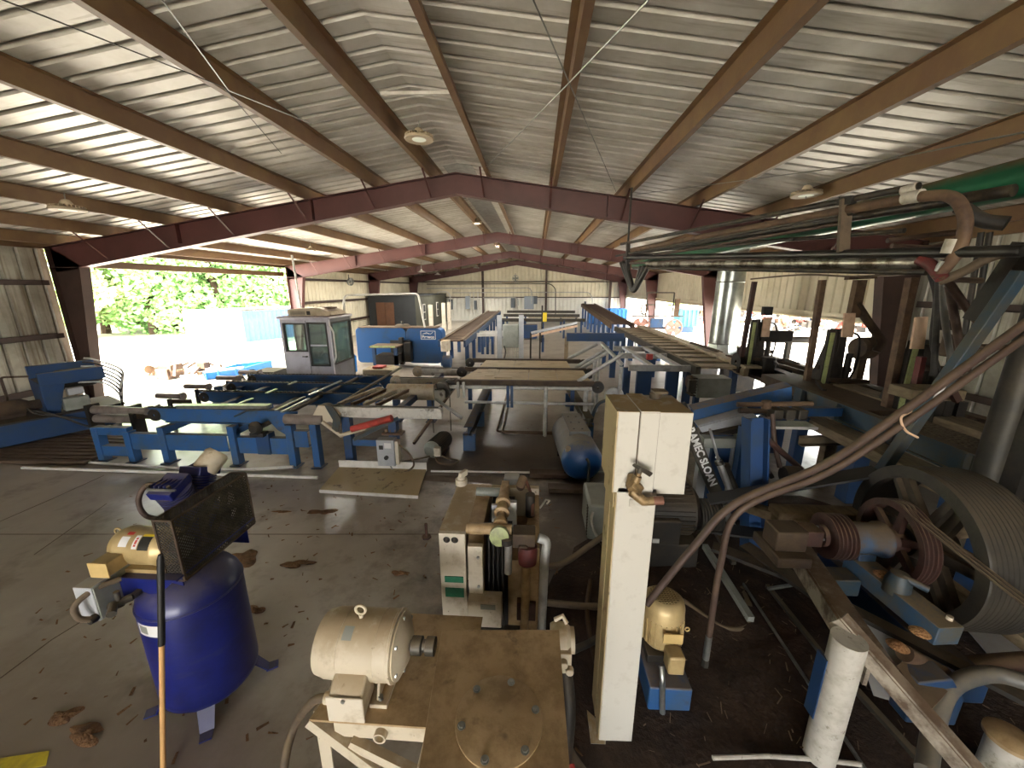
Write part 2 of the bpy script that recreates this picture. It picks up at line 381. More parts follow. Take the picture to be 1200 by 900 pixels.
struct('wall_right', wall_x(WR, YF, 7.9, .0, zr(WR), 1), 'wall_metal', 'full height ribbed wall behind the saw head')
struct('wall_back', wall_y(YB, WL, WR, 1.85, lambda x: zr(x), 1), 'wall_tan', 'upper ribbed end wall')
struct('wall_back', wall_y(YB-.01, WL, WR, 0, lambda x: 1.85, 1), 'wall_white', 'lower white ribbed end wall')
struct('wall_front_added', wall_y(YF, WL, -5.5, 0, lambda x: zr(x), 1), 'wall_metal'); struct('wall_front_added', wall_y(YF, 2.5, WR, 0, lambda x: zr(x), 1), 'wall_metal'); struct('wall_front_added', wall_y(YF, -5.5, 2.5, 3.2, lambda x: zr(x), 1), 'wall_metal')  # unseen wall with an opening, added to cut light from behind the camera
struct('trim_2', MB().box(WR-.05, WR+.06, 7.9, YB, 1.84, 1.9), 'wall_tan')
# purlins
PX = [-1.93, -3.02, -4.37, -5.9, -7.3, -8.65, -9.75, -.93, .29, 1.6, 2.84, 4.12, 5.35, 6.5]
def zpurlin(x):
    s = -1 if x < XR else 1
    m = MB(); h = .2; w = .065; t = .006; q = -s
    poly = [(-q*t/2, -h/2), (-q*w, -h/2), (-q*w, -h/2+.018), (-q*w+q*t, -h/2+.018), (-q*w+q*t, -h/2+t), (-q*t/2, -h/2+t), (-q*t/2, h/2), (q*w, h/2), (q*w, h/2-t), (q*t/2, h/2-t), (q*t/2, -h/2+0)]
    return m.prof(poly, (x, YF, zr(x)-h/2-.004), (x, YB-.05, zr(x)-h/2-.004))
for i, x in enumerate(PX):
    struct('purlin_beam', zpurlin(x), 'purlin_red')
struct('eave_beam', MB().chan((WL+.1, YF, zr(WL)-.12), (WL+.1, YB, zr(WL)-.12), .09, .22, .008), 'purlin_red')
struct('eave_beam', MB().chan((WR-.1, YF, zr(WR)-.12), (WR-.1, YB, zr(WR)-.12), .09, .22, .008, flip=-1), 'purlin_red')
struct('eave_beam', MB().chan((WL+.05, 7.9, 3.12), (WL+.05, 15.5, 3.12), .08, .16, .008), 'purlin_red')
# rigid frames
PUR = .205
def rigid(y, n):
    mm = 'frame_red'
    for s, xw in ((-1, WL), (1, WR)):
        xk = xw-s*.12; ztop = lambda x: zr(x)-PUR
        # rafter: tapered I between ridge and knee (built as web + flanges following the slope)
        xi_t = xw-s*.78; xi_b = xw-s*.3
        a = V((XR, y, 0)); m = MB(); dr, dk = .36, .5
        xo = xw-s*.12
        zt0, zt1 = ztop(XR), ztop(xo); zb0, zb1 = zt0-dr, ztop(xi_t)-dk
        w = .1
        # web
        m.prism([(XR, zt0), (xo, zt1), (xo, zt1-dk*1.0), (xi_t, zb1), (XR, zb0)], 'y', y-.006, y+.006)
        m.bar((XR, y, zt0-.006), (xo, y, zt1-.006), 2*w, .012); m.bar((XR, y, zb0+.006), (xi_t, y, zb1+.006), 2*w, .012)
        for fx in (.33, .66):  # web stiffener plates
            x = XR+(xo-XR)*fx; m.box(x-.006, x+.006, y-w, y+w, ztop(x)-.37, ztop(x))
        r = struct('roof_beam', m, mm if n != 2 else 'frame_red')
        for x in PX:   # flange braces
            if (x-XR)*s > 0 and abs(x-xw) > .7:
                f = (abs(x-XR)/abs(xo-XR)); zb = ztop(x)-dr-(dk-dr)*f
                for d in ((-1, 1) if y < 10 else (-1,)):
                    MB().bar((x-.05, y+d*.08, zb+.02), (x-.05, y+d*.62, zr(x)-.19), .03, .012).build('brace', 'frame_red', r)
        m = MB()
        m.prism([(xo, 0), (xo, zt1), (xi_t, zb1), (xi_b, 0)], 'y', y-.006, y+.006)
        m.bar((xo, y, 0), (xo, y, zt1), 2*w, .012, up=(1, 0, 0)); m.bar((xi_b, y, 0), (xi_t, y, zb1), 2*w, .012, up=(1, 0, 0))
        m.box(min(xo, xi_b)-.03, max(xo, xi_b)+.03, y-.13, y+.13, 0, .02)
        m.bar((xo, y, zb1), (xi_t, y, zb1), 2*w, .012)
        struct('steel_column', m, 'column_brown' if (y < 8) else 'frame_red')
for i, y in enumerate((7.8, 15.6, 23.4, 31.1)): rigid(y, i)
# end wall posts and girts
for px in (566, 640, 715):
    p = P(px, 340, y=31.3); struct('steel_column', MB().ibeam((p.x, 31.25, 0), (p.x, 31.25, zr(p.x)-.5), .16, .2, .01, up=(0, 1, 0)), 'column_brown')
for z in (1.86, 3.05): struct('girt_beam', MB().chan((WL, 31.38, z), (WR, 31.38, z), .2, .07, .008, flip=1), 'girt')
for z, y0, y1 in ((.55, YF, 7.6), (1.62, YF, 7.6), (2.7, YF, 7.6), (.9, 15.8, 31), (1.95, 15.8, 31), (2.95, 15.8, 31)):
    struct('girt_beam', MB().box(WL+.0, WL+.16, y0, y1, z-.05, z-.035).box(WL+.005, WL+.02, y0, y1, z-.05, z+.05).box(WL+.15, WL+.16, y0, y1, z-.05, z+.05), 'girt')
for z, y0, y1 in ((.9, YF, 7.6), (2.3, YF, 7.6)):
    struct('girt_beam', MB().box(WR-.16, WR, y0, y1, z-.05, z-.035).box(WR-.16, WR-.145, y0, y1, z-.05, z+.06), 'girt')
struct('girt_beam', MB().box(WR-.14, WR, 7.9, YB, 1.9, 1.93).box(WR-.14, WR-.13, 7.9, YB, 1.9, 2.03), 'wall_tan')
# saw cuts and cracks in the slab
for i, q in enumerate((((0, 626), (530, 626)), ((0, 611), (60, 585), (122, 557)), ((0, 795), (60, 750), (112, 718)), ((40, 650), (125, 590)))):
    pp = [P(a, b, z=.0015) for a, b in q]; m = MB()
    for a, b in zip(pp, pp[1:]): m.bar(a, b, .008, .002)
    struct('trim_%d' % (3+i), m, 'timber')
# tension rods of the roof bracing
def rod(name, pts, r, m, lab): return tag(MB().tube(pts, r, 6).build(name, m), lab, 'brace rod')
rod('brace_rod', [P(190, 0, z=4.3), P(268, 106, z=4.25), P(365, 145, z=4.3)], .005, 'galv', 'thin pale tension rod crossing the roof above the air compressor')
rod('brace_rod', [P(-60, -25, z=3.95), P(110, 42, z=4.1), P(262, 102, z=4.27), P(330, 180, z=4.2)], .0045, 'rod_black', 'thin dark tension rod sagging below the west purlins above the power unit')
rod('brace_rod', [P(625, 0, z=4.35), P(667, 97, z=4.33), P(722, 225, y=7.7)], .006, 'galv', 'thin tension rod from overhead down to the first rafter east of the ridge')
rod('brace_rod', [P(760, 0, z=4.2), P(667, 97, z=4.33), P(566, 200, y=7.6)], .006, 'galv', 'thin tension rod crossing toward the ridge of the first rafter')
rod('brace_rod', [P(1200, 155, z=3.5), P(1010, 193, z=3.7), P(745, 228, y=7.7)], .006, 'galv', 'thin tension rod sagging below the east purlins')
def far_lamp_fill(p, w=None):  # fill light added under the far lamps to brighten the back bays
    d = bpy.data.lights.new('far_lamp_fill', 'AREA'); d.shape = 'DISK'; d.size = .3; d.energy = w or LAMP; d.color = (1, .95, .86)
    o = bpy.data.objects.new('far_lamp_fill', d); C.objects.link(o); o.location = p
# high bay lights
def high_bay(px, py, y, r, label, stem_h=None, group='high bay lamps hanging under the roof'):
    p = P(px, py, y=y); top = zr(p.x)-.2
    t = thing('high_bay_lamp', p, label, 'ceiling lamp')
    sh = MB().lathe([(r*.55, .02), (r*.98, -.005), (r, -.02), (r*.95, -.035), (r*.8, -.03), (r*.5, -.028)], p, n=40)
    sh.build('lamp_shade', 'ac_beige', t)
    if r > .12:
        ri = MB()
        for k in range(28):
            a = 2*PI*k/28; ri.bar(p+V((r*.55*math.cos(a), r*.55*math.sin(a), .03)), p+V((r*.95*math.cos(a), r*.95*math.sin(a), .012)), .008, .03)
        ri.build('cooling_fins', 'ac_beige', t)
    MB().lathe([(.001, -.033), (r*.48, -.03), (r*.48, -.02), (.001, -.02)], p, n=24).build('lens', 'lamp_dim' if r > .18 else 'lamp_glow', t)
    if r < .18: far_lamp_fill(p+V((0, 0, -.05)))
    MB().lathe([(r*.35, .0), (r*.35, .07), (r*.22, .11), (.02, .12), (.001, .12)], p, n=24).build('driver_housing', 'ac_beige', t)
    MB().tube([p+V((0, 0, .12)), p+V((.01, 0, .2)), p+V((0, 0, (top-p.z)*.6)), (p.x, p.y, top)], .006, 6).build('hanging_cable', 'galv', t)
    return t
high_bay(491, 161, 5.9, .2, 'round high bay lamp hanging under the ridge before the first rafter')
high_bay(79, 244, 5.6, .2, 'round high bay lamp hanging above the west wall beside the power unit')
high_bay(945, 227, 6.4, .2, 'round high bay lamp hanging above the overhead pipe bundle')
high_bay(364, 293, 12.4, .16, 'small high bay lamp hanging beyond the first rafter above the yard opening')
high_bay(559, 261, 13.0, .16, 'high bay lamp below the ridge between first and second rafters')
high_bay(582, 287, 20.5, .16, 'high bay lamp below the ridge just before the third rafter')
for q, l in (((450, 311, 17.8), 'conical lamp hanging over the operator cab, the largest of the four far cones'), ((494, 319, 21.5), 'conical lamp hanging over the dark office front'), ((513, 322, 26), 'conical lamp hanging over the office corner posts'), ((558, 314, 26.5), 'conical lamp hanging above the chain ramp before the end wall')):
    p = P(q[0], q[1], y=q[2]); t = thing('cone_lamp', p, l, 'ceiling lamp')
    MB().lathe([(.03, .16), (.05, .1), (.22, 0), (.21, 0), (.04, .09)], p, n=20).build('lamp_shade', 'white_paint', t)
    MB().tube([p+V((0, 0, .15)), (p.x, p.y, zr(p.x)-.2)], .012, 6).build('hanging_cable', 'galv', t)
    MB().lathe([(.001, .02), (.06, .03), (.05, .09), (.001, .1)], p, n=16).build('bulb', 'lamp_glow', t); far_lamp_fill(p+V((0, 0, -.03)))
t = thing('lamp_bar', P(446, 110, z=4.62), 'white crossbar spanning the ridge purlins above the round lamp', 'bracket')
a = P(446, 110, z=4.6); b = P(532, 109, z=4.6)
MB().bar(a, b, .04, .03).build('channel', 'white_paint', t)
# wall fans
def wall_fan(p, r, label, d):
    t = thing('wall_fan', p, label, 'fan'); ax = V(d)
    MB().lathe([(r, -.05), (r, .05), (r-.015, .05), (r-.015, -.05)], p, ax, 28, True).build('guard_ring', 'galv', t)
    m = MB(); _, s, u = frame(ax)
    for k in range(12):
        a = PI*k/12; e = (s*math.cos(a)+u*math.sin(a))*r; m.tube([p-e, p+ax*.05, p+e], .004, 4)
    m.build('guard_wires', 'galv', t)
    m = MB()
    for k in range(4):
        a = PI/2*k; e = (s*math.cos(a)+u*math.sin(a)); g = (s*-math.sin(a)+u*math.cos(a))
        m.slab([p+e*.04-g*.03-ax*.02, p+e*r*.85-g*.1-ax*.03, p+e*r*.85+g*.08+ax*.03, p+e*.04+g*.03+ax*.02], ax, .004)
    m.build('blade', 'grey_paint', t); MB().cyl(p-ax*.12, p+ax*.02, .06).build('motor', 'dark_steel', t)
    MB().bar(p-ax*.1, p-ax*.1+V((0, 0, .35)), .03, .03).build('bracket', 'dark_steel', t)
wall_fan(V((-9.7, 20.3, 2.9)), .2, 'small round caged fan on the wall girt behind the cab', (.9, -.3, -.2))
wall_fan(P(604, 326, y=30.9), .25, 'small caged fan on the end wall girt', (0, -1, -.1))
# ================= LEFT AND MIDDLE MACHINES =================
def leg(x, y, z, w=.14, d=.14, t=None, m='deck_blue', base=True, name='leg', I=False):
    b = MB()
    if I: b.ibeam((x, y, 0), (x, y, z), d, w, .012, up=(1, 0, 0))
    else: b.box(x-w/2, x+w/2, y-d/2, y+d/2, 0, z)
    if base: b.box(x-w*.8, x+w*.8, y-d*.8, y+d*.8, 0, .015)
    return b.build(name, m, t, .004)
# ---- blue chain deck ----
t = thing('chain_deck', (-5, 5.1, 0), 'long blue steel chain deck with four parallel chain beams beside the operator cab', 'conveyor deck')
YD = 5.12
# front base beam and posts
for x0, x1 in ((-6.1, -5.62), (-5.5, -4.55), (-4.38, -3.62), (-3.5, -3.3)):
    z0 = .22 if x1 < -4.5 else (.2 if x1 < -3.6 else .32)
    MB().chan((x0, YD, z0+.125), (x1, YD, z0+.125), .09, .25, .012, flip=-1).build('base_beam', 'deck_blue', t)
MB().box(-6.62, -6.1, YD-.05, YD+.05, .44, .56).box(-6.62, -6.1, YD-.05, YD+.05, .1, .26).build('end_frame', 'deck_blue', t, .005)
for x, h in ((-6.62, .56), (-6.12, .5), (-5.56, .58), (-4.46, .62), (-3.57, .66), (-3.2, .68)):
    leg(x, YD, h, .1, .12, t)
    leg(x, YD+2.3, .6, .1, .12, t)
for x in (-5.56, -4.46): MB().bar((x, YD, .52), (x, YD+2.3, .56), .1, .1).build('cross_member', 'deck_blue', t, .004)
rows = [(5.3, -5.95, -4.0), (6.75, -6.45, -3.7), (7.5, -6.5, -3.6), (8.25, -6.6, -3.5)]
for i, (y, x0, x1) in enumerate(rows):
    zt = .82 if i == 0 else .68
    m = MB(); m.prism([(x0, zt-.1), (x0+.1, zt), (x1, zt), (x1, zt-.23), (x0+.3, zt-.23)], 'y', y-.012, y+.012)
    m.box(x0+.08, x1, y-.05, y+.05, zt-.012, zt).box(x0+.3, x1, y-.05, y+.05, zt-.23, zt-.218)
    m.build('chain_beam', 'deck_blue', t)
    m = MB(); n = int((x1-x0)/.08)
    for k in range(n): m.box(x0+.05+k*.08, x0+.1+k*.08, y-.022, y+.022, zt+.001, zt+.018)
    m.box(x0+.05, x1, y-.01, y+.01, zt, zt+.008); m.build('chain', 'dark_steel', t)['kind'] = 'stuff'
    MB().lathe([(.02, -.03), (.09, -.03), (.1, -.01), (.1, .01), (.09, .03), (.02, .03)], (x0+.12, y, zt-.12), (0, 1, 0), 20, True).build('sprocket', 'dark_steel', t)
    # slanted shoulder plate with the drive end
    m = MB(); m.prism([(x1-.02, zt), (x1+.5, zt), (x1+.45, zt-.2), (x1+.28, zt-.38), (x1+.15, zt-.3), (x1, zt-.1)], 'y', y-.07, y-.055); m.build('side_plate', 'deck_blue', t)
    m = MB(); m.tube([(x1-.5, y-.06, zt-.1), (x1-.3, y-.06, zt-.01), (x1, y-.06, zt+.02), (x1+.4, y-.06, zt)], .015, 6); m.build('guide_strap', 'steel_blue', t)
# pillow block + drive shaft near front
MB().cyl((-4.0, 5.0, .62), (-4.0, 8.4, .62), .035).build('drive_shaft', 'mid_steel', t)
b = MB(); b.lathe([(.03, 0), (.09, 0), (.1, .04), (.06, .09), (.03, .09)], (-4.0, 5.02, .64), (0, -1, 0), 20); b.box(-4.1, -3.9, 4.98, 5.1, .5, .56); b.build('pillow_block', 'dark_steel', t)
MB().box(-4.08, -3.88, 5.05, 5.2, .2, .52).build('bearing_stand', 'dark_blue', t, .005)
MB().cyl((-3.62, 5.12, .74), (-3.05, 5.12, .74), .075, n=24).build('tube_roller', 'roller_grey', t)
# short rollers at the yard end of each beam
for i, (x, y) in enumerate(((-6.55, 5.6), (-6.75, 6.45), (-6.85, 7.15), (-6.8, 7.9), (-6.75, 8.5))):
    MB().cyl((x-.22, y, .66), (x+.25, y, .66), .05, n=20).cyl((x+.25, y, .66), (x+.3, y, .66), .07, n=16).build('end_roller', 'roller_grey', t)
    MB().bar((x, y, 0), (x, y, .6), .05, .05, up=(1, 0, 0)).build('roller_stand', 'dark_steel', t)
    MB().box(x-.1, x+.3, y+.1, y+.14, .48, .56).build('end_bracket', 'rusty', t)
# light steel flats lying across the deck
def flat(a, b, w, h, m, label): return tag(MB().bar(a, b, w, h).build('steel_flat', m), label, 'steel bar')
flat(P(210, 476, z=.86), P(316, 476, z=.86), .12, .05, 'galv', 'bright steel channel lying lengthwise on the blue chain deck')
for i, (a, b, l) in enumerate((((323, 481), (357, 465), 'thin bright bar slanting over the first pair of blue chain beams'), ((362, 463), (400, 446), 'thin bright bar slanting toward the white transfer arms'), ((330, 483), (362, 467), 'thin bright bar beside the slanting one at the blue deck middle'))):
    flat(P(*a, z=.86), P(*b, z=.86), .04, .02, 'galv', l)
for i, (a, b, l) in enumerate((((280, 473), (296, 467), 'short bright crossbar on the second gap of the blue deck'), ((312, 461), (324, 456), 'short bright crossbar on the third gap of the blue deck'), ((338, 451), (347, 447), 'short bright crossbar nearest the cab on the blue deck'))):
    flat(P(*a, z=.8), P(*b, z=.8), .045, .02, 'galv', l)
# ---- white transfer arms ----
t = thing('transfer_conveyor', (-2.4, 5.2, 0), 'white transfer conveyor arms on blue legs between chain deck and plywood bench', 'conveyor')
arms = [(5.2, -3.05, -1.32, .93), (6.35, -2.75, -1.55, .88), (7.25, -2.75, -1.45, .88), (8.2, -2.6, -1.4, .88)]
for i, (y, x0, x1, zt) in enumerate(arms):
    m = MB(); n = 8
    poly = [(x0, zt-.14), (x0, zt-.02), (x0+.06, zt)] + [(x1-.03, zt), (x1, zt-.03), (x1, zt-.16), (x0+.2, zt-.16)]
    m.prism(poly, 'y', y-.05, y+.05); m.build('arm', 'arm_white', t, .008)
    MB().box(x0+.05, x1-.05, y-.015, y+.015, zt, zt+.012).build('chain', 'dark_steel', t)
    MB().lathe([(.03, -.06), (.11, -.06), (.12, -.02), (.12, .02), (.11, .06), (.03, .06)], (x0+.02, y, zt-.08), (0, 1, 0), 24, True).build('sprocket', 'cream' if i else 'steel_blue', t)
m = MB(); m.prism([(-3.2, .8), (-3.1, .96), (-2.9, .95), (-2.78, .84), (-2.8, .66), (-2.95, .72), (-3.1, .68)], 'y', 5.1, 5.13); m.build('cam_plate', 'cream', t, .004)
m = MB(); m.prism([(-2.98, .98), (-2.86, .96), (-2.76, .78), (-2.82, .58), (-2.92, .58), (-2.88, .76)], 'y', 5.06, 5.085); m.build('curved_link', 'steel_blue', t, .004)
MB().tube([(-3.05, 5.08, .72), (-2.8, 5.08, .52), (-2.42, 5.08, .64)], .03, 10).build('push_rod', 'cream', t)
m = MB(); m.cyl((-2.62, 5.08, .62), (-2.02, 5.08, .8), .05, n=20); m.build('hydraulic_cylinder', 'red_paint', t)
MB().bar((-2.62, 5.12, .45), (-1.95, 5.16, .78), .05, .05).build('brace', 'steel_blue', t)
MB().cyl((-2.55, 6.35, .84), (-1.72, 6.35, .84), .14, n=28).build('drum', 'cream', t, .01)
MB().cyl((-3.0, 5.15, .86), (-3.0, 8.3, .86), .025).build('shaft', 'mid_steel', t)
for k in range(4):
    x = -2.75+k*.2; MB().bar((x-.25, 5.5, .86), (x, 6.25, .9), .05, .05).build('finger_bar', 'rust_light' if k % 2 else 'cream', t)
for x, h in ((-2.74, .78), (-2.05, .72)):
    leg(x, 5.2, h, .12, .12, t, 'dark_blue'); leg(x, 7.2, h, .12, .12, t, 'dark_blue')
MB().box(-2.7, -2.1, 5.17, 5.23, .32, .42).build('cross_beam', 'deck_blue', t, .004)
MB().bar((-2.05, 5.2, .8), (-2.05, 8.2, .74), .1, .1).build('cross_beam', 'dark_blue', t, .004)
for a, b in (((-2.3, 6.3, .45), (-1.4, 5.5, .78)), ((-1.9, 5.6, .2), (-1.5, 7.6, .8))): MB().bar(a, b, .04, .04).build('tie_bar', 'rust_light', t)
m = MB(); 
for x in (-2.15, -2.08, -2.01, -1.94): m.cyl((x, 5.16, .56), (x, 5.16, .6), .022, n=10)
m.box(-2.2, -1.9, 5.1, 5.24, .53, .56); m.build('valve_bank', 'rust_light', t)
b = thing('disconnect_box', (-2.12, 5.08, .1), 'small grey switch box with dial fixed on the blue leg', 'switch box')
MB().box(-2.24, -1.98, 4.98, 5.12, .1, .5).build('housing', 'light_grey', b, .01)
MB().box(-1.98, -1.93, 5.0, 5.1, .12, .48).build('side_cover', 'cream_clean', b, .006)
MB().cyl((-2.1, 4.98, .24), (-2.1, 4.95, .24), .03).build('dial', 'label_dark', b); MB().box(-2.2, -2.14, 4.975, 4.98, .36, .42).build('rating_plate', 'label_dark', b)
MB().box(-2.12, -2.02, 4.974, 4.98, .38, .46).build('sticker', 'label_white', b)
m = MB(); m.tube(catmull([(-1.95, 5.05, .42), (-1.8, 5.03, .3), (-1.72, 5.0, .12), (-1.85, 4.95, .03), (-2.1, 4.95, .02)]), .014); m.build('flexible_conduit', 'hose_tan', b)
MB().tube(catmull([(-2.1, 5.05, .1), (-2.0, 5.0, .02), (-1.85, 5.1, .03), (-1.98, 5.04, .14)]), .01).build('flexible_conduit', 'galv', b)
# ---- motor on the floor ----
c = P(514, 520, z=.16); ax = V((.25, .75, .1)).normalized()
t = thing('floor_motor', (c.x, c.y, 0), 'dark grey finned motor lying on dirty floor between the blue legs', 'electric motor')
m = MB(); m.lathe([(.02, -.22), (.1, -.22), (.13, -.18), (.13, .2), (.11, .24), (.02, .24)], c, ax, 28)
for k in range(28):
    a = 2*PI*k/28; _, s, u = frame(ax); e = s*math.cos(a)+u*math.sin(a); m.bar(c+e*.13-ax*.15, c+e*.13+ax*.17, .008, .022, up=e)
m.build('motor_body', 'dark_steel', t)
m = MB(); m.lathe([(.02, -.27), (.09, -.27), (.135, -.22), (.135, -.16), (.02, -.16)], c, ax, 28); m.build('end_cover', 'grey_paint', t)
MB().box(c.x+.0, c.x+.1, c.y-.32, c.y-.24, .08, .22).build('terminal_box', 'cream_clean', t, .01)
MB().box(c.x-.12, c.x+.12, c.y-.15, c.y+.18, 0, .04).build('foot_plate', 'dark_steel', t)
MB().tube(catmull([(c.x+.06, c.y-.28, .1), (c.x+.2, c.y-.25, .03), (c.x+.38, c.y-.3, .02), (c.x+.3, c.y-.45, .02), (c.x+.1, c.y-.42, .03), (c.x+.02, c.y-.3, .06)]), .014).build('cable', 'hose_tan', t)
MB().tube(catmull([(c.x-.08, c.y-.25, .05), (c.x-.3, c.y-.3, .02), (c.x-.5, c.y-.42, .02), (c.x-.42, c.y-.52, .02)]), .014).build('cable', 'hose_tan', t)
# ---- plywood bench with steel rails ----
t = thing('plywood_bench', (-.2, 6.9, 0), 'long bench topped with tan plywood sheets and a grey pipe rail', 'work bench')
m = MB(); Z = .95
def sheet(x0, x1, y0, y1, s0=0, s1=0): m.slab([(x0, y0, Z), (x1, y0, Z), (x1+s1, y1, Z), (x0+s0, y1, Z)], (0, 0, 1), .018)
sheet(-1.38, -.72, 6.75, 7.75, .2, .0); sheet(-.71, -.12, 6.75, 7.75); sheet(-.11, .42, 6.75, 7.75); sheet(.43, 1.0, 6.75, 7.75, 0, -.02)
m.build('plywood_top', 'plywood', t)
m = MB(); sheet(-1.18, -.45, 7.85, 8.75, .05, 0); sheet(-.44, .15, 7.85, 8.75); sheet(.16, .75, 7.85, 8.75, 0, -.02); m.build('plywood_top', 'plywood', t)
MB().box(-.95, -.78, 7.1, 7.74, Z+.018, Z+.026).build('patch_board', 'plywood', t); MB().box(-.75, -.42, 6.95, 7.3, Z+.018, Z+.03).build('patch_board', 'plywood', t); MB().box(-.05, .2, 7.9, 8.6, Z+.018, Z+.026).build('patch_board', 'plywood', t)
for y in (6.68, 7.8, 8.82): MB().bar((-1.45, y, Z+.0), (1.05, y, Z), .07, .09).build('chain_rail', 'rusty', t)
for y in (6.68, 7.8, 8.82):
    for x in (-1.52, 1.12): MB().lathe([(.02, -.04), (.1, -.04), (.11, -.02), (.11, .02), (.1, .04), (.02, .04)], (x, y, Z-.06), (0, 1, 0), 24, True).build('end_sprocket', 'dark_steel', t)
for y in (6.6,):
    for z in (.88,): MB().tube([(-1.7, y, z), (1.0, y, z)], .035, 12).build('rail_pipe', 'rail_grey', t)
MB().tube([(-1.25, 6.6, .6), (1.05, 6.6, .6)], .028, 12).build('rail_pipe', 'rail_grey', t)
MB().tube([(.2, 6.55, .0), (.2, 6.55, .92)], .035, 12).build('post_pipe', 'rail_grey', t)
MB().tube([(.92, 6.7, .28), (.92, 6.7, .95)], .042, 12).build('post_pipe', 'rail_grey', t)
for x in (-.47, -.40): MB().box(x-.025, x+.025, 6.56, 6.6, .52, .92).build('bracket', 'dark_blue', t)
for x in (-1.25, -1.35): MB().box(x-.02, x+.02, 6.5, 6.56, .7, .98).build('bracket', 'rail_grey', t)
for x0, x1 in ((-1.05, -1.1), (.78, .98)):
    m = MB(); m.ibeam((x0 if x0 < 0 else .95, 5.75 if x0 < 0 else 6.3, .36), (x0-.02 if x0 < 0 else .8, 8.7, .36), .14, .16, .012); m.build('floor_rail', 'dark_blue' if x0 < 0 else 'mid_steel', t)
for x, y in ((-1.05, 5.85), (-1.06, 7.0), (-1.08, 8.5), (.95, 6.5), (.8, 8.4)):
    MB().box(x-.1, x+.1, y-.05, y+.05, 0, .3).build('leg', 'deck_blue', t, .006)
for x in (-1.2, .7): MB().box(x-.035, x+.035, 6.85, 6.92, .38, .9).build('upright', 'dark_blue', t); MB().box(x-.035, x+.035, 8.6, 8.67, .38, .9).build('upright', 'dark_blue', t)
MB().tube([(-1.9, 6.45, .82), (-1.2, 6.0, .5)], .03, 10).build('diagonal_pipe', 'rail_grey', t)
MB().cyl((-1.65, 6.5, .82), (-1.65, 6.62, .82), .15, n=28).build('end_wheel', 'mid_steel', t)
m = MB(); pts = [(-1.65+.16*math.cos(a), 6.45, .82+.16*math.sin(a)) for a in [PI*k/10 for k in range(11)]]
MB().tube([(-1.49, 6.45, .1)] + pts + [(-1.81, 6.45, .05)], .008, 6).build('hoop', 'mid_steel', t)
m = MB(); m.tube(catmull([(1.35, 6.6, .7), (1.15, 6.6, .62), (1.05, 6.55, .45), (1.0, 6.5, .2)]), .03); m.build('blue_hose', 'steel_blue', t)
MB().lathe([(.05, 0), (.16, 0), (.18, .03), (.16, .06), (.05, .06)], (1.45, 6.9, .68), (0, -1, 0), 28, True).build('hand_wheel', 'rail_grey', t)
# floor pipes below the bench
p = [P(560, 400, z=.04), P(586, 487, z=.04), P(665, 487, z=.04)]
for k, o in enumerate((0, .1)):
    tag(MB().tube([(-.68+o, 9.2, .04), (-.68+o, 6.62-o*.6, .04), (.9, 6.62-o*.6, .04)], .02, 8, bend=.08).build('floor_pipe', 'rust_light'), ('outer', 'inner')[k]+' of two thin rusty pipes bending on the floor under the plywood bench', 'pipe')
# ---- handrail frames right of the bench ----
t = thing('pipe_handrail', (1.3, 7.0, 0), 'sloping grey pipe handrail beside the plywood bench', 'handrail')
m = MB(); y = 6.9
MB().tube([P(677, 447, y=6.7), P(731, 414, y=6.7)], .035, 12).build('rail_pipe', 'rail_grey', t)
for a, b, y in (((674, 431), (710, 409), 8.3), ((681, 432), (713, 412), 8.1), ((665, 421), (700, 403), 9.2)):
    MB().tube([P(*a, y=y), P(*b, y=y)], .04, 12).build('rail_pipe', 'rail_grey', t)
MB().tube([P(705, 402, y=7.4), P(729, 427, y=6.9)], .035, 12).build('brace_pipe', 'rail_grey', t)
for px, py, y in ((697, 423, 7.4), (728, 430, 6.8), (702, 420, 8.0)):
    a = P(px, py, y=y); MB().tube([a, (a.x, a.y, 0)], .032, 10).build('post_pipe', 'rail_grey', t)
# ---- operator cab ----
cx0, cx1, cy0, cy1 = -6.05, -4.85, 8.85, 9.95; zt = 1.88
t = thing('operator_cab', ((cx0+cx1)/2, cy0, 0), 'grey steel operator cab with large windows and a roof air conditioner', 'cab')
m = MB(); T = .05
def wpanel(mb, ax, c, u0, u1, holes, z1=zt):
    # wall with rectangular openings, built from strips
    us = sorted({u0, u1, *[h[0] for h in holes], *[h[1] for h in holes]})
    for a, b in zip(us, us[1:]):
        hs = [h for h in holes if h[0] <= a+1e-6 and h[1] >= b-1e-6]; zz = [0.3]
        for h in sorted(hs, key=lambda h: h[2]): zz += [h[2], h[3]]
        zz += [z1]
        for k in range(0, len(zz), 2):
            if ax == 'y': mb.box(a, b, c, c+T, zz[k], zz[k+1])
            else: mb.box(c-T, c, a, b, zz[k], zz[k+1])
H1 = (-5.96, -5.46, 1.13, 1.76); H2 = (-5.37, -4.94, .78, 1.78)
wpanel(m, 'y', cy0, cx0, cx1, [H1, H2]); m.build('front_wall', 'cab_grey', t)
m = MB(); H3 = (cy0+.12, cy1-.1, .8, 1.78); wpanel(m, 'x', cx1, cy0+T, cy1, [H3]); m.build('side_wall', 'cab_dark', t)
m = MB(); wpanel(m, 'y', cy1-T, cx0, cx1, [(-5.9, -5.0, .8, 1.75)]); wpanel(m, 'x', cx0+T, cy0+T, cy1, [(cy0+.15, cy1-.15, .8, 1.75)]); m.build('rear_wall', 'cab_grey', t)
m = MB(); m.box(cx0-.05, cx1+.04, cy0-.05, cy1+.05, zt, zt+.06); m.build('roof', 'cab_grey', t, .02)
MB().box(cx0, cx1, cy0, cy1, .25, .32).build('cab_floor', 'dark_steel', t)
